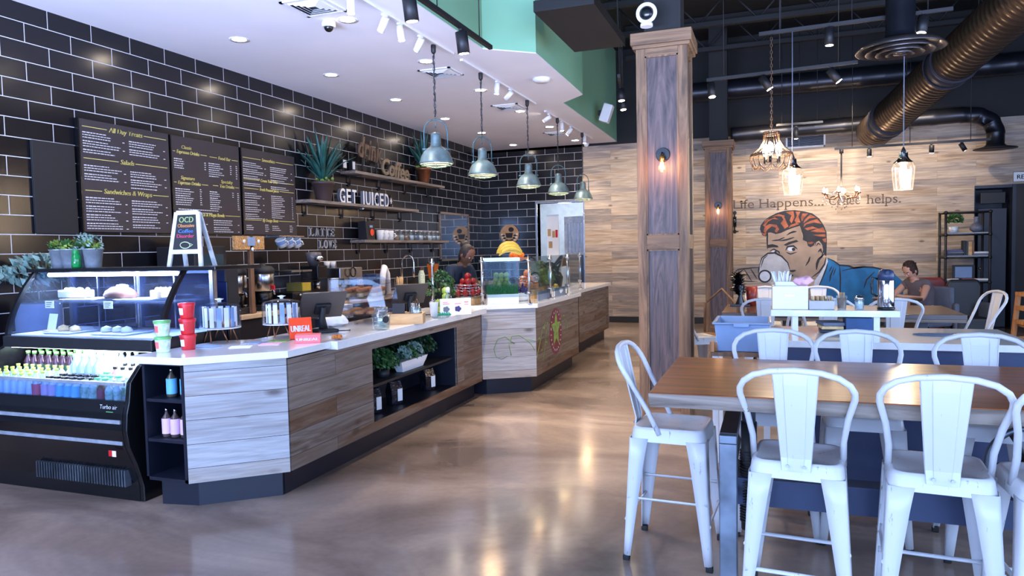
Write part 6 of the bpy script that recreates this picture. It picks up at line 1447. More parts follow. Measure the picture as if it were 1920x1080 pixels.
t = thing('pink_cloth', 'crumpled pink cloth lying on the corner of the napkin box', 'cloth', onst(0.20,0.47,SZ+0.151)); b = MB(); b.sph((0,0,0.028), 0.06, 40, sz=0.5, sy=0.6); o = b.build('cloth', M['pink'], t); md = o.modifiers.new('d','DISPLACE'); md.texture = bpy.data.textures['crumple']; md.strength = 0.045
t = thing('sachet_tray', 'low concrete tray of sugar sachets on the raised shelf', 'tray', onst(0.305,0.48,SZ)); MB().box(-0.075,0.075,-0.06,0.06,0,0.055).build('tray', plain('concrete_tray', (190,184,184), 0.8), t, bevel=0.003)
b = MB()
for k in range(14): b.bc((-0.06+0.009*k,r_.uniform(-.03,.03),0.066), (0.004,0.05,0.03), r_.uniform(-.3,.3))
b.build('sachets', M['dough'], t); MB().sph((0.045,0,0.07), 0.028, 8, sz=0.5).build('tissue', M['paper'], t)
t = thing('lid_holder', 'ribbed glass tumbler of wooden stirrers on the raised shelf', 'tumbler', onst(0.425,0.47,SZ)); MB().lathe([(0.026,0),(0.033,0.085)], (0,0,0), 16, cap=False).build('tumbler', M['jarglass'], t)
MB().lathe([(0.001,0.003),(0.022,0.003),(0.027,0.07),(0.001,0.07)], (0,0,0), 12).build('brown_sugar', M['brick'], t); b = MB()
for k in range(10): b.bc((0.015*math.cos(k*2),0.015*math.sin(k*2),0.08), (0.006,0.002,0.05), k)
b.build('stirrers', M['lightwood'], t)
t = thing('sugar_shaker', 'short glass sugar shaker with steel top between tumbler and flask', 'shaker', onst(0.525,0.46,SZ)); MB().lathe([(0.026,0),(0.028,0.01),(0.026,0.06)], (0,0,0), 14, cap=False).build('jar', M['jarglass'], t); MB().lathe([(0.001,0.002),(0.023,0.002),(0.023,0.045),(0.001,0.05)], (0,0,0), 12).build('sugar', M['whitem'], t); MB().lathe([(0.028,0.058),(0.026,0.075),(0.014,0.085),(0.001,0.086)], (0,0,0), 14).build('top', M['chrome'], t)
t = thing('vacuum_flask', 'tall steel airpot flask with dark blue lid on the raised shelf', 'flask', onst(0.675,0.46,SZ)); MB().lathe([(0.048,0),(0.052,0.006),(0.05,0.014)], (0,0,0), 22).build('foot', M['black'], t); MB().lathe([(0.046,0.012),(0.048,0.02),(0.048,0.18),(0.046,0.185)], (0,0,0), 24).build('body', M['chrome'], t)
MB().lathe([(0.048,0.183),(0.048,0.215),(0.04,0.24),(0.022,0.25),(0.001,0.252)], (0,0,0), 22).build('lid', plain('flask_blue', (40,54,84), 0.4), t); MB().tube([(-0.046,0,0.19),(-0.075,0,0.20),(-0.08,0,0.15),(-0.078,0,0.10),(-0.05,0,0.08)], 0.007, 6).build('handle', M['black'], t); MB().tube([(0.0,-0.03,0.235),(0.0,-0.06,0.23)], 0.011, 8).build('spout', plain('flask_blue2', (40,54,84), 0.4), t)
t = thing('cinnamon_shaker', 'steel-topped shaker of brown spice at the right end of the raised shelf', 'shaker', onst(0.715,0.60,SZ)); MB().lathe([(0.024,0),(0.026,0.055)], (0,0,0), 14, cap=False).build('jar', M['jarglass'], t); MB().lathe([(0.001,0.002),(0.022,0.002),(0.023,0.05),(0.001,0.05)], (0,0,0), 12).build('spice', M['skin2'], t); MB().lathe([(0.027,0.053),(0.026,0.10),(0.001,0.102)], (0,0,0), 14).build('top', M['chrome'], t)
t = thing('newspaper_rack', 'folded magazines and papers standing under the raised shelf', 'magazines', onst(0.36,0.50,0.913))
for k in range(3): MB().bc((0,0,0.012+k*0.022), (0.13,0.18,0.02), 0.1*k).build('magazine', [M['navy'],M['dough'],M['greycloth']][k], t, bevel=0.003)
t = thing('waste_bin', 'grey-blue cubby box under the right half of the raised shelf', 'box', onst(0.52,0.50,0.913)); MB().frus((0,0,0),0.15,0.20,(0,0,0.10),0.155,0.22).build('box', M['denim'], t, bevel=0.004)
t = thing('wire_mat', 'dark flat wire mat lying on the right side of the lower white top', 'mat', onst(0.98,0.42,0.913)); b = MB()
for k in range(7): b.tube([(0.16*math.cos(a)*(1-k*0.12),0.06*math.sin(a)*(1-k*0.12)+0.004*k,0.003) for a in [2*PI*i/20 for i in range(20)]], 0.003, 4, closed=True)
b.build('mat', M['greycloth'], t)
# blue bus tub on its little stand
t = thing('bus_tub', 'grey-blue plastic bus tub left of the self-service unit', 'tub', (5.475, 5.25, 0.765)); b = MB()
def ring(w, d, z): return [(-w,-d,z),(w,-d,z),(w,d,z),(-w,d,z)]
vs = ring(0.155,0.22,0)+ring(0.175,0.245,0.185)+ring(0.19,0.26,0.187)+ring(0.19,0.26,0.198)+ring(0.168,0.238,0.198)+ring(0.15,0.215,0.01); fs = [(0,3,2,1)]
for i in range(5):
    for k in range(4): k2 = (k+1) % 4; fs.append((i*4+k, i*4+k2, i*4+4+k2, i*4+4+k))
fs.append((20,21,22,23)); b.add(vs, fs); b.build('tub', M['ltblue'], t, bevel=0.008); MB().box(-0.05,0.05,-0.272,-0.258,0.17,0.195).build('handle_grip', M['ltblue'], t, bevel=0.004)
t = thing('tub_stand', 'low brown timber stand under the blue bus tub', 'stand', (5.475, 5.25, 0)); MB().box(-0.20,0.19,-0.25,0.25,0.735,0.763).build('top', M['brownwood'], t, bevel=0.003)
for sx in (-0.17, 0.16):
    for sy in (-0.22, 0.22): MB().box(sx-0.02,sx+0.02,sy-0.02,sy+0.02,0,0.735).build('leg', M['whitem'], t)
MB().box(-0.205,-0.175,-0.26,-0.20,0.765,0.83).build('wood_block', M['orangewood'], t)
# ------------------------------------------------------------------ mural and writing on the feature wall
def mp(px, py):
    p = at(px, py, 'y', BACK); return (p.x, p.z)
def cz(x, y): return mp(1360+x/5.4, 380+y/5.4)     # detail of the mural
mural = thing('wall_mural', 'large painted mural of a red-haired man in a blue jacket drinking coffee', 'mural', (0, 0, 0))
def lay(name, polys, y, m):
    b = MB()
    for p in polys: b.prism(p, BACK-y, BACK-y+0.0012, 'y')
    return b.build(name, m, mural, fix=True)
def stroke(b, pts, w, y=0.0065):
    """painted line, thick in the middle and thin at its ends"""
    P = [Vector((p[0], 0, p[1])) for p in [cz(*q) for q in pts]]; n = len(P); vs = []
    for i, p in enumerate(P):
        d = (P[min(i+1, n-1)]-P[max(i-1, 0)]).normalized(); nn = Vector((-d.z, 0, d.x)); ww = w*(1-0.75*abs(2*i/(n-1)-1)**2) if w > 0 else -w
        vs += [(p.x-nn.x*ww, BACK-y, p.z-nn.z*ww), (p.x+nn.x*ww, BACK-y, p.z+nn.z*ww)]
    b.add(vs, [(2*i, 2*i+1, 2*i+3, 2*i+2) for i in range(n-1)])
ink = plain('mural_ink', (38,40,50), 0.7, var=0.25, scale=6); MBL = plain('mural_blue', (22,112,176), 0.6, var=0.18, scale=5); MOR = plain('mural_orange', (158,88,60), 0.65, var=0.25, scale=9)
MCUP = plain('mural_cup_grey', (176,180,192), 0.65, var=0.12, scale=4); MCOL = plain('mural_collar', (196,206,226), 0.65, var=0.1)
MFACE = plain('mural_face_wash', (160,140,126), 0.7, var=0.16, scale=3)
lay('face', [[cz(*p) for p in [(430,300),(500,310),(620,275),(755,228),(790,380),(900,400),(990,420),(990,560),(1030,560),(1010,620),(930,730),(860,765),(760,750),(650,700),(640,640),(560,540),(440,500),(425,430)]]], 0.0025, MFACE)
jacket = [(1035,560),(1100,590),(1155,632),(1250,640),(1300,662),(1400,650),(1500,655),(1620,680),(1720,730),(1800,800),(1800,1060),(960,1060),(935,860),(985,760),(1010,680)]
lay('jacket', [[cz(*p) for p in jacket]], 0.0025, MBL)
lay('collar', [[cz(*p) for p in [(1030,560),(1040,600),(1020,670),(985,750),(940,870),(880,900),(905,790),(965,705),(1010,630)]]], 0.0035, MCOL)
hair = [(350,270),(358,230),(395,180),(440,145),(520,105),(600,82),(700,75),(800,88),(880,108),(950,160),(1000,235),(1025,300),(1028,400),(1022,545),(1000,520),(985,440),(960,385),(930,385),(905,410),(895,435),(860,452),(835,435),(825,395),(785,378),(785,330),(770,280),(755,235),(700,250),(620,280),(560,308),(510,318),(460,300),(430,305),(415,342),(375,330)]
lay('hair', [[cz(*p) for p in hair]], 0.0035, ink)
streaks = [[(380,230),(420,180),(500,150),(540,170),(480,165),(430,195),(400,245)],[(385,290),(400,240),(450,215),(520,225),(545,270),(520,305),(500,290),(515,255),(470,240),(430,270),(405,310)],[(470,145),(540,115),(600,130),(590,175),(570,140),(520,135)],[(560,210),(600,150),(620,200),(640,240),(600,265),(585,240)],[(610,95),(690,85),(700,150),(670,210),(650,180),(670,130)],[(710,90),(760,92),(740,140),(760,200),(715,205),(700,180),(725,130)],[(780,110),(840,108),(800,150),(775,190),(765,150)],[(860,120),(920,150),(850,160),(790,210),(800,175)],[(930,165),(975,215),(900,200),(820,220),(790,250),(800,215),(860,185)],[(800,260),(880,240),(960,270),(900,262),(830,280)],[(990,250),(1015,300),(930,300),(860,290),(900,275)],[(880,325),(1010,320),(1015,345),(940,340)],[(980,370),(1020,360),(1020,400),(1000,400)],[(835,400),(880,395),(900,402),(870,420),(840,418)],[(660,225),(720,205),(750,215),(700,235),(640,255)],[(400,180),(440,160),(430,180),(395,215)],[(365,300),(385,310),(420,305),(405,335),(380,325)]]
lay('hair_streaks', [[cz(*p) for p in s] for s in streaks], 0.0045, MOR)
def ell(cx, cy, rx, ry, n=24): return [cz(cx+rx*math.cos(a), cy+ry*math.sin(a)) for a in [2*PI*i/n for i in range(n)]]
lay('cup', [[cz(*p) for p in [(345,640),(370,560),(430,515),(500,510),(570,545),(630,610),(655,690),(640,770),(560,830),(460,830),(385,775),(335,720)]]], 0.0045, MCUP)
lay('cup_handle', [ell(400,745,68,66)], 0.0052, ink); lay('handle_inner', [ell(400,745,52,50)], 0.0058, MCOL)
lay('eye_white', [ell(668,470,38,22), ell(495,497,28,14)], 0.0045, MCOL); lay('iris', [ell(690,472,17,17), ell(508,500,12,12)], 0.0055, ink)
lay('brows', [[cz(*p) for p in [(422,428),(480,420),(530,435),(540,452),(480,452),(428,460)]], [cz(*p) for p in [(590,428),(640,398),(720,378),(742,393),(680,412),(615,438)]]], 0.0045, ink)
b = MB()
for pts, w in (([(430,300),(424,360),(426,470)],0.014),([(470,385),(540,378),(600,350)],0.013),([(545,388),(620,375),(700,350)],0.013),([(620,330),(660,305),(720,295)],0.011),([(640,310),(690,290),(725,290)],0.009),([(610,485),(630,445),(690,438),(730,470)],0.016),([(615,500),(660,520),(725,500)],0.010),([(450,490),(490,470),(545,500),(550,520)],0.012),([(345,640),(370,560),(430,513),(500,508),(570,543),(632,608),(657,690)],0.015),([(358,660),(385,570),(430,530)],0.009),([(335,720),(340,670),(345,640)],0.012),
    ([(905,440),(918,395),(950,378),(988,420),(996,480),(975,545),(945,570)],0.012),([(920,440),(940,410),(965,430)],0.010),([(940,500),(965,470),(975,510)],0.016),([(858,545),(845,590),(812,640)],0.014),([(1000,520),(945,575),(928,620),(922,680)],0.022),([(1020,550),(1005,620),(950,700),(870,760)],0.012),([(650,690),(680,693),(715,685)],0.02),([(650,735),(690,738)],0.016),
    ([(80,715),(130,675),(190,668),(260,660),(335,655)],0.010),([(190,672),(230,735),(270,800)],0.009),([(255,668),(290,720),(320,770)],0.009),([(70,740),(150,790),(330,800)],0.009),
    ([(1035,560),(1100,590),(1155,632),(1250,640),(1300,662),(1400,650),(1500,655),(1620,680),(1720,730)],0.016),([(1155,632),(1165,760),(1160,1000)],0.012),([(1400,870),(1430,780),(1510,700)],0.012),([(1040,600),(1020,670),(985,760),(935,870)],0.012),([(1100,650),(1065,740),(1055,800)],0.012),([(1120,660),(1090,740)],0.010),([(1080,640),(1050,700)],0.009),([(1180,690),(1300,660),(1420,652)],0.009)):
    Q = []
    for i in range(len(pts)-1):
        for k in range(4): u = k/4; Q.append((pts[i][0]*(1-u)+pts[i+1][0]*u, pts[i][1]*(1-u)+pts[i+1][1]*u))
    Q.append(pts[-1]); stroke(b, Q, w)
b.build('ink_lines', ink, mural, fix=False)
INKT = plain('stencil_ink', (84,68,58), 0.75, var=0.2, scale=8)
def wallwords(s, x, w, lab):
    b = MB(); put_text(b, s, 0.235, (x, BACK-0.003, 2.155), (1,0,0), (0,0,1), 0.0, width=w, align='l', off=-0.001); slab_serifs(b, s, 0.235, (x, BACK-0.0034, 2.155), w)
    o = b.build('wall_lettering', INKT, fix=False); tag(o, lab, 'lettering')
wallwords('Life', 5.01, 0.36, 'stencilled brown word Life on the plank wall'); wallwords('Happens...', 5.47, 1.08, 'stencilled brown word Happens with dots on the plank wall'); wallwords('Coffee', 6.64, 0.50, 'stencilled word Coffee half hidden by the crystal chandelier'); wallwords('helps.', 7.26, 0.52, 'stencilled brown word helps ending the line on the plank wall')
t = thing('wall_vent', 'white-framed return air grille high on the plank wall', 'vent', (5.92, BACK, 3.20)); b = MB()
for a, c, d, e in ((0,0.66,0,0.03),(0,0.66,0.26,0.29),(0,0.03,0,0.29),(0.63,0.66,0,0.29)): b.box(a,c,-0.015,-0.001,d,e)
b.build('frame', M['white'], t); b = MB()
for k in range(9): b.box(0.03,0.63,-0.008,-0.004,0.04+k*0.025,0.052+k*0.025)
b.box(0.22,0.23,-0.012,-0.004,0.03,0.26); b.build('slats', M['greycloth'], t); MB().box(0.02,0.64,-0.003,-0.001,0.02,0.27).build('opening', M['black'], t)
t = thing('wall_plate', 'small white rod plate at the top left of the plank wall', 'plate', (5.02, BACK, 3.30)); MB().box(-0.02,0.02,-0.01,-0.001,0,0.12).build('plate', M['white'], t)
t = thing('exit_direction_sign', 'white sign with bold lettering above the dark doorway', 'sign', (9.42, BACK, 2.42)); MB().box(0,0.62,-0.02,-0.001,0,0.17).build('board', M['white'], t, bevel=0.002)
b = MB(); put_text(b, 'RESTROOM', 0.10, (0.31,-0.0205,0.05), (1,0,0), (0,0,1), 0.001, width=0.5, bold=0.002); b.build('lettering', M['black'], t)
b = MB()
for a, c, d, e in ((0,0.62,0.0,0.008),(0,0.62,0.162,0.17),(0,0.008,0,0.17),(0.612,0.62,0,0.17)): b.box(a,c,-0.0215,-0.02,d,e)
b.build('border', M['black'], t)
t = thing('pipe_wall_lamp', 'black pipe wall bracket with a round dial beside the mural', 'wall lamp', (5.03, BACK, 1.95)); MB().tube([(0,0,0.13),(0,-0.10,0.13),(0,-0.10,0.06)], 0.014, 8).tube([(0,0,-0.22),(0,-0.10,-0.22),(0,-0.10,-0.14)], 0.014, 8).build('pipe', M['blackm'], t); MB().cyl((-0.035,-0.10,-0.04),(0.035,-0.10,-0.04), 0.10, n=24).build('dial', M['black'], t); MB().cyl((0.02,-0.1,-0.22),(0.07,-0.1,-0.22),0.012,n=8).cyl((0,0,0.13),(0,-0.012,0.13),0.035,n=14).cyl((0,0,-0.22),(0,-0.012,-0.22),0.035,n=14).build('valve', M['blackm'], t)
# ------------------------------------------------------------------ track on the feature wall, chandelier, ducts
def btrack(name, lab, p0, p1, hang=None):
    p0, p1 = Vector(p0), Vector(p1); t = thing(name, lab, 'light track', p0); d = p1-p0
    b = MB(); R = d.to_track_quat('X','Z').to_matrix(); b.bc(d/2, (d.length, 0.035, 0.035), R=R); b.build('rail', M['blackm'], t)
    b = MB()
    for u in (0.12, 0.5, 0.88): q = d*u; b.cyl(q, q+Vector((0,0,DECK-p0.z-0.02-q.z)), 0.005, n=6)
    b.build('suspension_rod', M['blackm'], t); return t
btrack('light_track', 'black light track low in front of the plank wall, above the mural', (6.62,12.6,2.98), (8.75,12.6,2.98))
for x, d, w in ((7.12,(0,0,-1),'hanging straight, left one on the mural track'),(7.98,(0,0.1,-1),'hanging straight, middle one on the mural track'),(8.38,(0.5,0.2,-0.8),'tilted right, last on the mural track')):
    spothead(x, 12.6, 2.965, d, M['blackm'], 'small black spotlight '+w, None, r=0.035, L=0.12)
for x in (5.6, 6.9, 7.9): spot('wall_wash', (x, 12.2, 3.6), (x+0.1, BACK, 2.5), 62, (1.0,0.80,0.58), 85, 0.9, 0.05)
spot('wall_wash', (3.6, 11.9, 3.45), (3.3, BACK, 1.7), 75, (1.0,0.82,0.62), 95, 0.9, 0.05); spot('wall_wash', (6.4, 11.6, 3.7), (6.6, BACK, 1.2), 60, (0.95,0.86,0.8), 100, 0.9, 0.05)
t = thing('crystal_chandelier', 'sparkling crystal chandelier with candle bulbs in front of the mural words', 'chandelier', (6.72, 12.6, 2.30))
MB().cyl((0,0,0.06),(0,0,0.66),0.012,n=8).cyl((0,0,0.60),(0,0,0.66),0.03,n=10).build('stem', M['blackm'], t)
CRY = glass('crystal', (250,240,230), 0.35, 0.10, 0.02)
b = MB(); b.lathe([(0.02,0.06),(0.05,0.02),(0.02,-0.02),(0.06,-0.06),(0.03,-0.12),(0.05,-0.17),(0.001,-0.22)], (0,0,0), 12); b.build('body', CRY, t)
for i in range(6):
    a = PI*i/3+0.3; ca, sa = math.cos(a), math.sin(a)
    ar = MB().tube([(0.03*ca,0.03*sa,-0.06),(0.13*ca,0.13*sa,-0.12),(0.24*ca,0.24*sa,-0.10),(0.27*ca,0.27*sa,-0.03)], 0.008, 6).cyl((0.27*ca,0.27*sa,-0.035),(0.27*ca,0.27*sa,-0.02),0.035,n=12).build('arm', M['copper'], t)
    MB().lathe([(0.01,-0.02),(0.014,0.0),(0.018,0.03),(0.008,0.06),(0.001,0.07)], (0.27*ca,0.27*sa,0), 10).build('candle_bulb', M['candle'], ar)
b = MB(); r_ = random.Random(9)
for i in range(90):
    a = r_.uniform(0,2*PI); q = r_.choice([0.08,0.16,0.26,0.27]); z = -0.08-r_.uniform(0,0.22)*(1.2-q*2.6); s = r_.uniform(0.009,0.016)
    c = Vector((q*math.cos(a), q*math.sin(a), z)); b.add([c+Vector((0,0,s)),c+Vector((s*.6,0,0)),c+Vector((0,s*.6,0)),c+Vector((-s*.6,0,0)),c+Vector((0,-s*.6,0)),c+Vector((0,0,-s*1.8))], [(0,1,2),(0,2,3),(0,3,4),(0,4,1),(5,2,1),(5,3,2),(5,4,3),(5,1,4)])
o = b.build('crystal_drops', CRY, t); o['kind'] = 'stuff'
b = MB()
for i in range(6):
    a = PI*i/3; b.tube([(0.03*math.cos(a),0.03*math.sin(a),0.05),(0.13*math.cos(a),0.13*math.sin(a),-0.03),(0.26*math.cos(a+0.3),0.26*math.sin(a+0.3),-0.03)], 0.006, 5)
b.build('bead_strings', CRY, t); point('chandelier_light', (6.72,12.6,2.36), 10, (1.0,0.76,0.5), 0.12)
CPL = plain('duct_coupling', (48,50,62), 0.4, 0.4)
def duct(name, lab, pts, r, m, rib=0.06, flange=None):
    pts = [Vector(p) for p in pts]; t = thing(name, lab, 'duct', pts[0]); P = [p-pts[0] for p in pts]
    dense = []; rs = []
    for i in range(len(P)-1):
        L = (P[i+1]-P[i]).length; n = max(1, int(L/rib))
        for k in range(n):
            for f, e in ((0.0,0.0),(0.1,0.006),(0.22,0.006),(0.32,0.0)): dense.append(P[i].lerp(P[i+1], (k+f)/n)); rs.append(r+e)
    dense.append(P[-1]); rs.append(r)
    b = MB(); b.tube(dense, rs, 28); b.build('pipe', m, t)
    if flange:
        for u in flange:
            b = MB(); p = P[0].lerp(P[-1], u); d = (P[-1]-P[0]).normalized(); b.cyl(p-d*0.10, p+d*0.10, r+0.012, n=28); b.cyl(p-d*0.12, p-d*0.10, r+0.025, n=28); b.cyl(p+d*0.10, p+d*0.12, r+0.025, n=28)
            b.build('coupling', CPL, t)
    for u in (0.2, 0.5, 0.8):
        p = P[0].lerp(P[-1], u) if len(P) == 2 else P[0].lerp(P[1], u); MB().cyl(p+Vector((0,0,r)), Vector((p.x, p.y, DECK-pts[0].z)), 0.006, n=6).build('hanger_rod', M['blackm'], t)
    return t
SPI = plain('spiral_duct_metal', (92,78,68), 0.32, 0.85, var=0.12, scale=3); DK = plain('black_duct', (34,36,44), 0.35, 0.5, var=0.15, scale=4)
duct('spiral_duct', 'large bronze-toned spiral duct running overhead towards the plank wall', [(8.50,6.0,4.22),(7.22,13.0,3.25)], 0.26, SPI, 0.09, (0.60, 0.90))
duct('round_duct', 'black round duct crossing above the near timber pillar', [(4.3,13.3,4.2),(7.0,13.3,4.2),(10.95,13.3,4.2)], 0.17, DK, 0.35)
duct('round_duct', 'lower black round duct ending in a bend and diffuser by the plank wall', [(5.0,13.35,3.42),(8.5,13.35,3.48),(8.75,13.35,3.46),(8.93,13.35,3.36),(9.0,13.35,3.20),(9.0,13.35,2.98)], 0.125, DK, 0.4)
t = thing('duct_diffuser', 'black cone diffuser under the bend of the lower duct', 'vent', (9.0,13.35,2.98)); MB().lathe([(0.13,0.0),(0.16,-0.03),(0.30,-0.06),(0.30,-0.07),(0.02,-0.065)], (0,0,0), 24).build('cone', M['blackm'], t)
t = thing('round_diffuser', 'wide round ceiling diffuser with concentric rings beside the spiral duct', 'vent', (6.84, 7.9, 3.33)); b = MB()
for r, z in ((0.40,0.0),(0.31,-0.02),(0.22,-0.035),(0.13,-0.045)): b.lathe([(r-0.07,z+0.06),(r,z),(r-0.012,z-0.004),(r-0.08,z+0.05)], (0,0,0), 36, cap=False)
b.lathe([(0.001,-0.05),(0.06,-0.045),(0.065,-0.03)], (0,0,0), 20, cap=False); b.build('rings', plain('diffuser_metal', (90,84,84), 0.25, 0.8), t); MB().lathe([(0.33,0.04),(0.15,0.10),(0.13,0.16),(0.13,1.9)], (0,0,0), 28, cap=False).build('neck', DK, t)
for p0, p1, l in (((5.55,8.0,3.66),(7.30,8.0,3.69),'black suspended light track above the bottle lamps'),((4.95,8.9,3.44),(6.57,8.9,3.48),'second black suspended light track above the cage chandelier')): btrack('light_track', l, p0, p1)
for x, y, z, d, w, rr in ((6.22,8.0,3.67,(0,0,-1),'hanging straight, middle of the bottle lamp track',0.045),(7.05,8.0,3.68,(-0.15,-0.2,-1),'lit, right end of the bottle lamp track',0.05),(5.0,8.9,3.43,(0.1,-0.2,-1),'lit, left end of the second track beside the pillar',0.045),(5.58,8.9,3.45,(0.5,0,-0.8),'tilted, left of the second track',0.045),(6.30,8.9,3.46,(0.55,0,-0.75),'tilted, right of the second track',0.045),(6.05,12.6,3.38,(0,0,-1),'alone on a short bar near the white grille',0.035)):
    spothead(x, y, z, d, M['blackm'], 'black spotlight '+w, None, r=rr, L=0.17, drop=0.06)
btrack('light_track', 'short thin bar carrying one spotlight near the white grille', (5.75,12.6,3.42), (6.45,12.6,3.42))
# black track over the counter edge (top of picture) and by the fascia
btrack('light_track', 'black light track in the top foreground below the green fascia', (3.30,3.9,3.30), (3.30,6.10,3.30))
spothead(3.30, 4.55, 3.28, (0.05,0.15,-1), M['blackm'], 'large black spotlight, nearer one on the foreground track', None, r=0.05, L=0.17, drop=0.05); spothead(3.30, 5.45, 3.28, (0.05,0.15,-1), M['blackm'], 'large black spotlight, further one on the foreground track', None, r=0.05, L=0.17, drop=0.05)
for y, tx, ty in ((4.55,4.3,5.2),(5.45,4.3,6.8)): spot('aisle_beam', (3.31, y, 3.03), (tx, ty, 0), 120, (1.0,0.85,0.70), 75, 0.9, 0.05)
for y in (8.2, 10.6): spot('aisle_beam', (3.75, y, 3.5), (4.1, y+0.2, 0), 60, (1.0,0.84,0.68), 80, 0.9, 0.05)
btrack('light_track', 'black light track beside the far fascia and white speaker', (3.55,11.0,3.72), (3.9,8.9,3.60))
for x, y, w in ((3.615,10.6,'near the white speaker'),(3.765,9.7,'lit, just left of the near pillar')): spothead(x, y, 3.68 if y > 10 else 3.63, (0.1,-0.1,-1), M['blackm'], 'black spotlight '+w, None, r=0.05, L=0.16)
t = thing('dome_camera', 'white ring dome camera on the steel post above the near pillar', 'camera', (4.72, 5.93, 3.37)); b = MB()
b.tube([(0.07*math.cos(a),0,0.07*math.sin(a)) for a in [2*PI*i/28 for i in range(28)]], 0.016, 8, closed=True); b.build('ring', M['white'], t); MB().sph((0,0.01,0), 0.06, 16, sy=0.7).build('lens_dome', M['black'], t); MB().cyl((0,0.0,-0.085),(0,0.0,-0.11),0.05,n=16).cyl((0,0.02,0),(0,0.06,0),0.06,n=18).build('base', M['white'], t)
# bottle lamps
def bottlelamp(x, y, ztop, lab):
    t = thing('pendant_lamp', lab, 'pendant lamp', (x, y, 0)); z = 2.36
    MB().cyl((0,0,z),(0,0,ztop),0.005,n=6).build('cord', M['greycloth'], t); MB().lathe([(0.025,z-0.05),(0.03,z-0.01),(0.02,z+0.02),(0.006,z+0.05)], (0,0,0), 14).build('socket', M['blackm'], t)
    MB().lathe([(0.035,z),(0.036,z-0.05),(0.05,z-0.075),(0.09,z-0.11),(0.105,z-0.15),(0.104,z-0.20),(0.084,z-0.37)], (0,0,0), 26, cap=False).build('bottle_shade', M['bulbglass'], t)
    MB().lathe([(0.04,z-0.005),(0.041,z-0.045),(0.055,z-0.072),(0.094,z-0.106)], (0,0,0), 26, cap=False).build('metal_shoulder', M['chrome'], t)
    MB().lathe([(0.012,z-0.07),(0.02,z-0.10),(0.035,z-0.20),(0.030,z-0.29),(0.001,z-0.32)], (0,0,0), 16).build('bulb', M['bulbhot'], t); point('bottle_light', (x, y, z-0.42), 11, (1.0,0.78,0.54), 0.08)
bottlelamp(5.872, 8.0, 3.66, 'clear bottle pendant lamp with a bright bulb, left beside the cage chandelier'); bottlelamp(6.89, 8.0, 3.68, 'clear bottle pendant lamp with a bright bulb, right one under the spiral duct')
t = thing('cage_chandelier', 'rusty wire cage chandelier with two bright bulbs', 'chandelier', (5.67, 8.0, 0))
MB().cyl((0,0,2.66),(0,0,3.66),0.004,n=6).build('cord', M['blackm'], t); b = MB(); z = 3.6; k = 0
while z > 2.68:
    an = (k % 2)*PI/2; b.tube([(0.011*math.cos(q)*math.cos(an),0.011*math.cos(q)*math.sin(an),z+0.02*math.sin(q)) for q in [2*PI*i/8 for i in range(8)]], 0.003, 4, closed=True); z -= 0.034; k += 1
b.build('chain', M['brownwood'], t); RUST = plain('rusty_wire', (110,84,68), 0.5, 0.5, var=0.3, scale=30)
b = MB()
for z, r in ((2.645,0.075),(2.62,0.08),(2.42,0.205),(2.405,0.21)): b.tube([(r*math.cos(a),r*math.sin(a),z) for a in [2*PI*i/28 for i in range(28)]], 0.006, 6, closed=True)
for i in range(20):
    a = 2*PI*i/20; ca, sa = math.cos(a), math.sin(a); b.tube([(q*ca,q*sa,zz) for q, zz in ((0.075,2.645),(0.085,2.56),(0.13,2.48),(0.205,2.42),(0.215,2.37),(0.19,2.30),(0.14,2.275))], 0.0045, 5)
for i in range(10):
    a = 2*PI*i/10; b.tube([(0.19*math.cos(a+u*0.3), 0.19*math.sin(a+u*0.3), 2.30+0.055*u*u-0.04) for u in (-1,-0.6,-0.2,0.2,0.6,1)], 0.004, 5)
b.build('wire_cage', RUST, t)
for i in range(3):
    a = 2*PI*i/3+0.4; x, y = 0.075*math.cos(a), 0.075*math.sin(a); MB().cyl((x,y,2.33),(x,y,2.40),0.018,n=10).tube([(x,y,2.35),(0,0,2.33),(0,0,2.66)],0.006,6).build('socket', M['black'], t); MB().lathe([(0.012,2.40),(0.028,2.44),(0.032,2.48),(0.022,2.52),(0.001,2.54)], (x,y,0), 14).build('bulb', M['bulbhot'], t)
point('cage_light', (5.67,8.0,2.48), 14, (1.0,0.76,0.5), 0.06)
# ------------------------------------------------------------------ far seating
t = thing('dining_table', 'long dark oak table behind the self-service unit', 'table', (5.22, 7.05, 0)); MB().box(0,2.02,0,1.0,0.80,0.845).build('tabletop', M['darktop'], t, bevel=0.003); MB().box(0.005,2.015,0.005,0.995,0.775,0.80).build('edge', M['tableedge'], t)
for x in (0.25, 1.7): MB().box(x-0.05,x+0.05,0.15,0.85,0,0.775).build('pedestal', M['navy'], t)
for x, y, a, l in ((5.62,6.85,0.0,'white metal stool with its back behind the napkin box, nearer one'),(6.12,6.85,0.0,'white metal stool seen behind the sugar tray'),(6.62,6.85,0.05,'white metal stool seen behind the flask and shaker'),(5.60,8.25,PI,'white metal stool on the far side of the long table, left'),(6.15,8.25,PI,'white metal stool on the far side of the long table, behind the tumbler'),(7.38,7.62,PI/2+0.25,'white metal stool turned sideways at the right end of the long table'),(4.98,6.95,-PI/2+0.5,'white metal stool partly hidden right beside the near pillar')):
    dup(stool, (x, y, 0), a, l)
t = thing('wood_chair', 'dark brown bentwood chair behind the near pillar', 'chair', (5.02, 8.4, 0), -0.4); MB().box(-0.2,0.2,-0.2,0.2,0.44,0.47).build('seat', M['brownwood'], t, bevel=0.01); MB().tube([(-0.18,0.19,0.45),(-0.2,0.24,0.8),(0,0.27,0.98),(0.2,0.24,0.8),(0.18,0.19,0.45)],0.014,8).build('backrest', M['brownwood'], t)
for sx in (-0.17,0.17):
    for sy in (-0.17,0.17): MB().cyl((sx*1.1,sy*1.1,0),(sx,sy,0.45),0.014,n=8).build('leg', M['brownwood'], t)
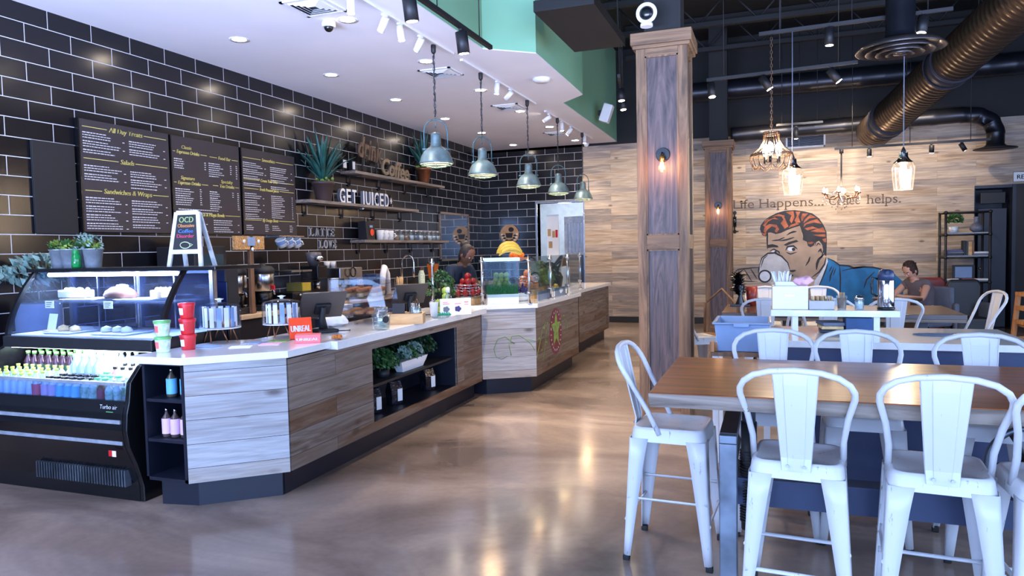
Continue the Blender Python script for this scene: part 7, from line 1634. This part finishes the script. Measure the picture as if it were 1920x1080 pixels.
def armchair(x, y, rz, m, lab, m2=None):
    t = thing('armchair', lab, 'armchair', (x, y, 0), rz); MB().box(-0.33,0.33,-0.30,0.32,0.12,0.42).build('seat', m, t, bevel=0.04)
    MB().prism([(-0.32,0.30),(-0.34,0.85),(-0.27,0.93),(0.27,0.93),(0.34,0.85),(0.32,0.30)], 0.22, 0.36, 'y').build('backrest', m, t, bevel=0.04)
    for s in (-1, 1): MB().box(s*0.27,s*0.37,-0.28,0.28,0.2,0.62).build('armrest', m2 or m, t, bevel=0.035)
    for sx in (-0.27,0.27):
        for sy in (-0.24,0.26): MB().box(sx-0.02,sx+0.02,sy-0.02,sy+0.02,0,0.12).build('leg', M['black'], t)
    t.scale = (0.66, 0.66, 1)
armchair(7.88, 12.15, -0.15, M['leatherr'], 'red leather armchair behind the reading man'); armchair(8.24, 11.45, 0.15, M['leatherk'], 'black and grey armchair in front of the pipe bookshelf', M['greycloth'])
t = thing('feather_ornament', 'black feathery ornament on a black base on the long table', 'ornament', (5.36, 7.85, 0.846)); MB().box(-0.10,0.10,-0.05,0.05,0,0.02).lathe([(0.05,0.02),(0.02,0.10),(0.045,0.22)],(0,0,0),14).build('base', M['black'], t, bevel=0.003)
b = MB(); r_ = random.Random(12)
for k in range(300):
    a = r_.uniform(0,6.28); L = r_.uniform(0.05,0.11); c = Vector((-0.02,0,0.12+r_.uniform(0,0.22))); d = Vector((math.cos(a), math.sin(a), r_.uniform(-0.4,0.8))).normalized(); s = d.orthogonal().normalized()*0.011; b.add([c-s, c+s, c+d*L], [(0,1,2)])
b.build('feathers', M['black'], t, fix=False)
t = thing('red_pot', 'terracotta red cup beside the black feather ornament', 'pot', (5.47, 7.9, 0.846)); MB().lathe([(0.045,0),(0.06,0.20),(0.055,0.20)],(0,0,0),18).build('pot', M['leatherr'], t)
# pipe bookshelf
t = thing('pipe_bookshelf', 'black pipe bookshelf against the wall left of the dark door', 'bookshelf', (8.33, 13.35, 0)); b = MB()
for x in (0, 0.62):
    for y in (0.0, 0.45): b.cyl((x,y,0),(x,y,1.95),0.02,n=8)
for z in (1.93,1.57,1.20,0.80,0.4):
    b.cyl((0,0,z),(0.62,0,z),0.014,n=8); b.cyl((0,0.45,z),(0.62,0.45,z),0.014,n=8)
    for x in (0,0.62): b.cyl((x,0,z),(x,0.45,z),0.014,n=8); b.sph((x,0,z),0.032,8)
b.build('pipe_frame', M['blackm'], t)
for z in (1.585,1.215,0.815,0.415): MB().box(0.0,0.62,0.01,0.44,z,z+0.02).build('shelf', M['darktop'], t)
def sh(x, y, z): return (8.33+x, 13.35+y, z+0.021)
t = thing('potted_fern', 'green fern in a white pot on the top of the bookshelf', 'plant', sh(0.14,0.15,1.585)); MB().lathe([(0.06,0),(0.075,0.10),(0.068,0.10)],(0,0,0),18).build('pot', M['white'], t); b = MB(); bush(b, (0.02,0,0.20), 0.14, 150, 0.04, 140, 0.7); b.build('fronds', M['leaf1'], t, fix=False)
t = thing('ceramic_vase', 'round grey vase with a short neck beside the fern', 'vase', sh(0.46,0.15,1.585)); MB().lathe([(0.04,0),(0.09,0.04),(0.095,0.09),(0.05,0.14),(0.035,0.16),(0.035,0.24),(0.045,0.25)],(0,0,0),20).build('vase', plain('grey_vase', (120,122,136), 0.4, var=0.25, scale=10), t)
bks = [(0.10,0,0.02,'navy','blue book lying flat at the bottom of the left pile'),(0.11,0.032,0.0,'greycloth','grey book lying flat in the middle of the left pile'),(0.10,0.062,0.0,'purple','purple book lying flat on top of the left pile')]
for x, dz, a, m, l in bks: o = MB().bc((0,0,0.014),(0.24,0.17,0.027),a).build('book', M[m], bevel=0.002); o.location = sh(x+0.04,0.15,1.215+dz); tag(o, l, 'book')
for k, (m, w, l) in enumerate((('blackm',0.035,'black upright book left of the gold one on the bookshelf'),('leatherk',0.03,'dark upright book next to the gold one'),('lightwood',0.05,'gold upright book on the middle of the bookshelf'),('brownwood',0.03,'brown upright book right of the gold one'))):
    o = MB().box(-w/2,w/2,-0.08,0.08,0,0.24-0.01*k).build('book', M[m], bevel=0.002); o.location = sh(0.285+[0,0.035,0.077,0.119][k],0.15,1.215); tag(o, l, 'book')
for k, (m, l) in enumerate((('whitem','white book lying flat at the right of the bookshelf, upper one'),('greycloth','pale grey book lying under the white one'))): o = MB().bc((0,0,0.014),(0.20,0.16,0.027)).build('book', M[m], bevel=0.002); o.location = sh(0.52,0.15,1.215+(0.029 if k == 0 else 0)); tag(o, l, 'book')
t = thing('picture_frame', 'blue picture in a dark frame on the lower bookshelf shelf', 'picture', sh(0.30,0.2,0.815)); MB().box(-0.16,0.16,0,0.02,0,0.24).build('frame', M['blackm'], t); MB().box(-0.12,0.12,-0.003,0,0.03,0.21).build('picture', M['ltblue'], t)
for k, (x, m, l) in enumerate(((0.11,'whitem','white magazine at the left of the lower shelf'),(0.33,'leatherr','red magazine in the middle of the lower shelf'),(0.52,'paper','white stack at the right of the lower shelf'))): o = MB().bc((0,0,0.012),(0.17,0.12,0.022)).build('magazine', M[m]); o.location = sh(x,0.06,0.815); tag(o, l, 'magazine')
# stacked wooden high chairs at the right edge
for k, (x, l) in enumerate(((8.30,'wooden child high chair, left of the stack at the right edge'),(8.62,'wooden child high chair, second at the right edge'))):
    t = thing('high_chair', l, 'high chair', (x, 8.9, 0), 0.1)
    for sx in (-0.13, 0.13):
        for sy in (-0.15, 0.15): MB().add([(sx*1.5-0.02,sy*1.3-0.02,0),(sx*1.5+0.02,sy*1.3-0.02,0),(sx+0.02,sy-0.02,0.92),(sx-0.02,sy-0.02,0.92),(sx*1.5-0.02,sy*1.3+0.02,0),(sx*1.5+0.02,sy*1.3+0.02,0),(sx+0.02,sy+0.02,0.92),(sx-0.02,sy+0.02,0.92)],[(0,1,2,3),(7,6,5,4),(0,4,5,1),(1,5,6,2),(2,6,7,3),(3,7,4,0)]).build('leg', M['orangewood'], t)
    b = MB()
    for z in (0.25,0.42,0.6,0.75,0.9): b.box(-0.14,0.14,-0.19,-0.165,z-0.02,z+0.02); b.box(-0.14,0.14,0.14,0.165,z-0.02,z+0.02); b.box(-0.16,-0.14,-0.16,0.16,z-0.02,z+0.02); b.box(0.14,0.16,-0.16,0.16,z-0.02,z+0.02)
    b.build('rails', M['orangewood'], t); MB().box(-0.13,0.13,-0.15,0.15,0.55,0.57).build('seat', M['orangewood'], t)
o = MB().lathe([(0.001,0),(0.10,0.0),(0.13,0.08),(0.10,0.20),(0.06,0.27),(0.001,0.28)], (0,0,0), 16, wob=0.08).build('denim_jacket', M['denim']); o.location = (8.46, 8.85, 0.925); tag(o, 'blue denim jacket heaped on the wooden high chairs at the right edge', 'jacket')
# ------------------------------------------------------------------ people
def skin_body(name, V, E_, m, parent, sub=2):
    me = bpy.data.meshes.new(name); me.from_pydata([v[:3] for v in V], E_, []); me.materials.append(m)
    o = bpy.data.objects.new(name, me); COL.objects.link(o); o.parent = parent
    md = o.modifiers.new('skin', 'SKIN'); md.use_smooth_shade = True
    lay_ = me.skin_vertices[0] if me.skin_vertices else None
    if lay_ is None:
        bpy.context.view_layer.objects.active = o; o.select_set(True)
    for i, v in enumerate(V):
        r = v[3]; ry = v[4] if len(v) > 4 else r
        me.skin_vertices[0].data[i].radius = (r, ry)
    me.skin_vertices[0].data[0].use_root = True
    s = o.modifiers.new('sub', 'SUBSURF'); s.levels = sub; s.render_levels = sub
    return o
def person(lab, loc, rz, shirt, skin, hairm, pose, apron=None, sc=1.0, bun=False):
    t = thing('person', lab, 'person', loc, rz); t.scale = (sc, sc, sc)
    P = pose; V = []; E_ = []
    def add(p, r, pr=None, ry=None):
        V.append((p[0], p[1], p[2], r, ry or r)); i = len(V)-1
        if pr is not None: E_.append((pr, i))
        return i
    pel = add(P['pelvis'], 0.13, None, 0.10); wa = add(P['waist'], 0.12, pel, 0.09); ch = add(P['chest'], 0.145, wa, 0.10); nk = add(P['neckb'], 0.06, ch); n2 = add(P['neck'], 0.048, nk)
    hd = Vector(P['head'])
    add(tuple(hd-Vector((0,0,0.06))), 0.058, n2); 
    for s in ('L', 'R'):
        sh_ = add(P['sh'+s], 0.058, ch); el = add(P['el'+s], 0.042, sh_); wr = add(P['wr'+s], 0.027, el)
        h0 = Vector(P['wr'+s]); d = (h0-Vector(P['el'+s])).normalized(); sd = d.cross(Vector((0,0,1))); sd = sd.normalized() if sd.length > 0.1 else Vector((1,0,0))
        pm = add(tuple(h0+d*0.05), 0.030, wr, 0.016)
        for k, (o_, L) in enumerate(((-0.026,0.06),(-0.009,0.075),(0.009,0.07),(0.026,0.055))):
            a1 = add(tuple(h0+d*0.09+sd*o_), 0.009, pm); a2 = add(tuple(h0+d*(0.09+L*0.55)+sd*o_*1.1+Vector((0,0,-0.008))), 0.008, a1); add(tuple(h0+d*(0.09+L)+sd*o_*1.1+Vector((0,0,-0.026))), 0.007, a2)
        th = add(tuple(h0+d*0.05+sd*(0.04 if s == 'L' else -0.04)), 0.010, pm); add(tuple(h0+d*0.085+sd*(0.055 if s == 'L' else -0.055)), 0.008, th)
        kn = P.get('kn'+s)
        if kn: hp = add(P['hip'+s], 0.085, pel); k_ = add(kn, 0.058, hp); an = add(P['an'+s], 0.038, k_); add((P['an'+s][0], P['an'+s][1]-0.14 if not P.get('toe') else P['an'+s][1]+P['toe'], 0.03), 0.034, an)
    skin_body('body', V, E_, skin, t)
    # head with features
    q = MB(); R = P.get('headR', Matrix.Identity(3)); vs0 = len(q.v)
    q.lathe([(0.001,-0.118),(0.030,-0.112),(0.052,-0.085),(0.066,-0.045),(0.074,0.0),(0.077,0.04),(0.070,0.08),(0.048,0.11),(0.001,0.122)], (0,0,0), 20, sx=0.95, sy=1.14)
    q.sph((0,-0.088,-0.020), 0.014, 8, sy=1.3, sz=1.7); q.sph((0.075,0.01,-0.01), 0.018, 8, sx=0.4, sz=1.5); q.sph((-0.075,0.01,-0.01), 0.018, 8, sx=0.4, sz=1.5)
    q.v = [R@v+hd for v in q.v]; q.build('face', skin, t)
    for m_, L_ in ((M['paper'], [((0.028,-0.076,0.005),0.010),((-0.028,-0.076,0.005),0.010)]), (M['black'], [((0.028,-0.084,0.005),0.005),((-0.028,-0.084,0.005),0.005)])):
        q = MB(); 
        for c, r in L_: q.sph(c, r, 8)
        q.v = [R@v+hd for v in q.v]; q.build('eyes', m_, t)
    q = MB(); q.tube([(-0.022,-0.078,-0.058),(0,-0.084,-0.060),(0.022,-0.078,-0.058)], 0.005, 6); q.v = [R@v+hd for v in q.v]; q.build('mouth', M['leatherr'], t)
    q = MB(); q.tube([(-0.042,-0.076,0.026),(-0.028,-0.083,0.031),(-0.014,-0.083,0.027)],0.004,5); q.tube([(0.042,-0.076,0.026),(0.028,-0.083,0.031),(0.014,-0.083,0.027)],0.004,5); q.v = [R@v+hd for v in q.v]; q.build('eyebrows', hairm, t)
    q = MB()
    r_ = random.Random(3)
    hp_ = [(0.080,-0.02),(0.084,0.03),(0.080,0.075),(0.056,0.118),(0.001,0.135)]
    vv = len(q.v); q.lathe(hp_, (0,0.016,0), 20, sx=0.98, sy=1.1, cap=False)
    q.lathe([(0.05,-0.09),(0.07,-0.05),(0.075,-0.02),(0.08,0.03)], (0,0.03,0), 20, sx=0.95, sy=0.9, cap=False)
    if bun: q.sph((0,0.10,0.085), 0.05, 12)
    else:
        for k in range(60):
            a = r_.uniform(0,6.28); e = r_.uniform(0.1,1.4); q.sph((0.08*math.cos(a)*math.cos(e), 0.02+0.085*math.sin(a)*math.cos(e), 0.03+0.10*math.sin(e)), 0.02, 6)
    keep = []
    q.v = [Vector(v) if v.y > -0.05 or v.z > 0.06 else Vector((v.x, -0.05+0.3*(v.y+0.05), v.z)) for v in q.v]
    q.v = [R@v+hd for v in q.v]; q.build('hair', hairm, t)
    # shirt over torso and upper arms
    V2 = []; E2 = []
    def a2(p, r, pr=None, ry=None):
        V2.append((p[0], p[1], p[2], r, ry or r)); i = len(V2)-1
        if pr is not None: E2.append((pr, i))
        return i
    p0 = a2(P['pelvis'], 0.165, None, 0.14); w_ = a2(P['waist'], 0.155, p0, 0.13); c_ = a2(P['chest'], 0.18, w_, 0.14); a2(tuple(Vector(P['neckb'])-Vector((0,0,0.015))), 0.078, c_)
    for s in ('L', 'R'):
        s_ = a2(P['sh'+s], 0.070, c_); m_ = tuple(Vector(P['sh'+s]).lerp(Vector(P['el'+s]), P.get('sleeve', 0.6))); a2(m_, 0.058, s_)
    skin_body('shirt', V2, E2, shirt, t)
    if P.get('knL'):
        V3 = []; E3 = []
        V3.append((*P['pelvis'], 0.14, 0.115))
        for s in ('L', 'R'):
            b0 = len(V3); V3.append((*P['hip'+s], 0.095, 0.095)); V3.append((*P['kn'+s], 0.068, 0.068)); V3.append((*P['an'+s], 0.052, 0.052)); E3 += [(0,b0),(b0,b0+1),(b0+1,b0+2)]
        skin_body('trousers', V3, E3, P.get('legm', M['navy']), t)
    if apron: apron(t)
    return t
Rh = Matrix.Rotation(0.55, 3, 'X') @ Matrix.Rotation(0.1, 3, 'Y')
bar = dict(pelvis=(0,0.06,0.92), waist=(0,0.03,1.06), chest=(0,-0.05,1.24), neckb=(0,-0.10,1.36), neck=(0,-0.13,1.40), head=(0,-0.17,1.475), headR=Rh,
    shL=(0.17,-0.06,1.31), elL=(0.24,-0.12,1.06), wrL=(0.16,-0.34,0.98), shR=(-0.17,-0.06,1.31), elR=(-0.24,-0.12,1.06), wrR=(-0.14,-0.34,0.98),
    hipL=(0.09,0.05,0.86), knL=(0.10,0.02,0.48), anL=(0.10,0.05,0.09), hipR=(-0.09,0.05,0.86), knR=(-0.10,0.02,0.48), anR=(-0.10,0.05,0.09), sleeve=0.55, legm=M['blackm'])
def aprn(t):
    b = MB(); b.prism([(-0.11,1.02),(0.11,1.02),(0.09,1.28),(-0.09,1.28)], -0.185, -0.18, 'y'); o = b.build('apron', M['shirt1'], t)
    b = MB(); put_text(b, 'a', 0.05, (0,-0.187,1.16), (1,0,0), (0,0,1), 0.001); b.build('apron_print', M['whitel'], t)
person('person with dark hair in a bun bending over food behind the glass guard', (2.22, 7.62, 0.0), 1.25, M['shirt1'], M['skin1'], M['hair'], bar, aprn, 0.97, True)
sit = dict(pelvis=(0,0.14,0.50), waist=(0,0.12,0.64), chest=(0,0.02,0.82), neckb=(0,-0.05,0.95), neck=(0,-0.08,0.99), head=(0,-0.12,1.075), headR=Matrix.Rotation(0.6, 3, 'X'),
    shL=(0.17,0.0,0.90), elL=(0.25,-0.18,0.70), wrL=(0.10,-0.36,0.74), shR=(-0.17,0.0,0.90), elR=(-0.25,-0.18,0.70), wrR=(-0.10,-0.36,0.74),
    hipL=(0.10,0.08,0.48), knL=(0.13,-0.36,0.50), anL=(0.13,-0.36,0.09), hipR=(-0.10,0.08,0.48), knR=(-0.13,-0.36,0.50), anR=(-0.13,-0.36,0.09), sleeve=0.35, legm=M['denim'])
person('person with short brown hair in a taupe shirt sitting and looking down, reading', (7.56, 11.2, 0.0), -0.9, M['shirt2'], M['skin2'], M['hair2'], sit)
t = thing('side_chair', 'grey upholstered chair the reading person sits on', 'chair', (7.67, 11.32, 0), -0.9); MB().box(-0.24,0.24,-0.22,0.26,0.30,0.37).build('seat', M['greycloth'], t, bevel=0.03); MB().box(-0.21,0.21,0.27,0.33,0.35,0.84).build('backrest', M['greycloth'], t, bevel=0.03)
for sx in (-0.22,0.22):
    for sy in (-0.18,0.26): MB().cyl((sx,sy,0),(sx,sy,0.32),0.018,n=8).build('leg', M['black'], t)
t = thing('cafe_table', 'small table under the hands of the reading person', 'table', (7.25, 10.75, 0)); MB().cyl((0,0,0.70),(0,0,0.73),0.30,n=28).build('tabletop', M['darktop'], t); MB().cyl((0,0,0),(0,0,0.70),0.03,n=12).cyl((0,0,0),(0,0,0.02),0.2,n=24).build('pedestal', M['blackm'], t)
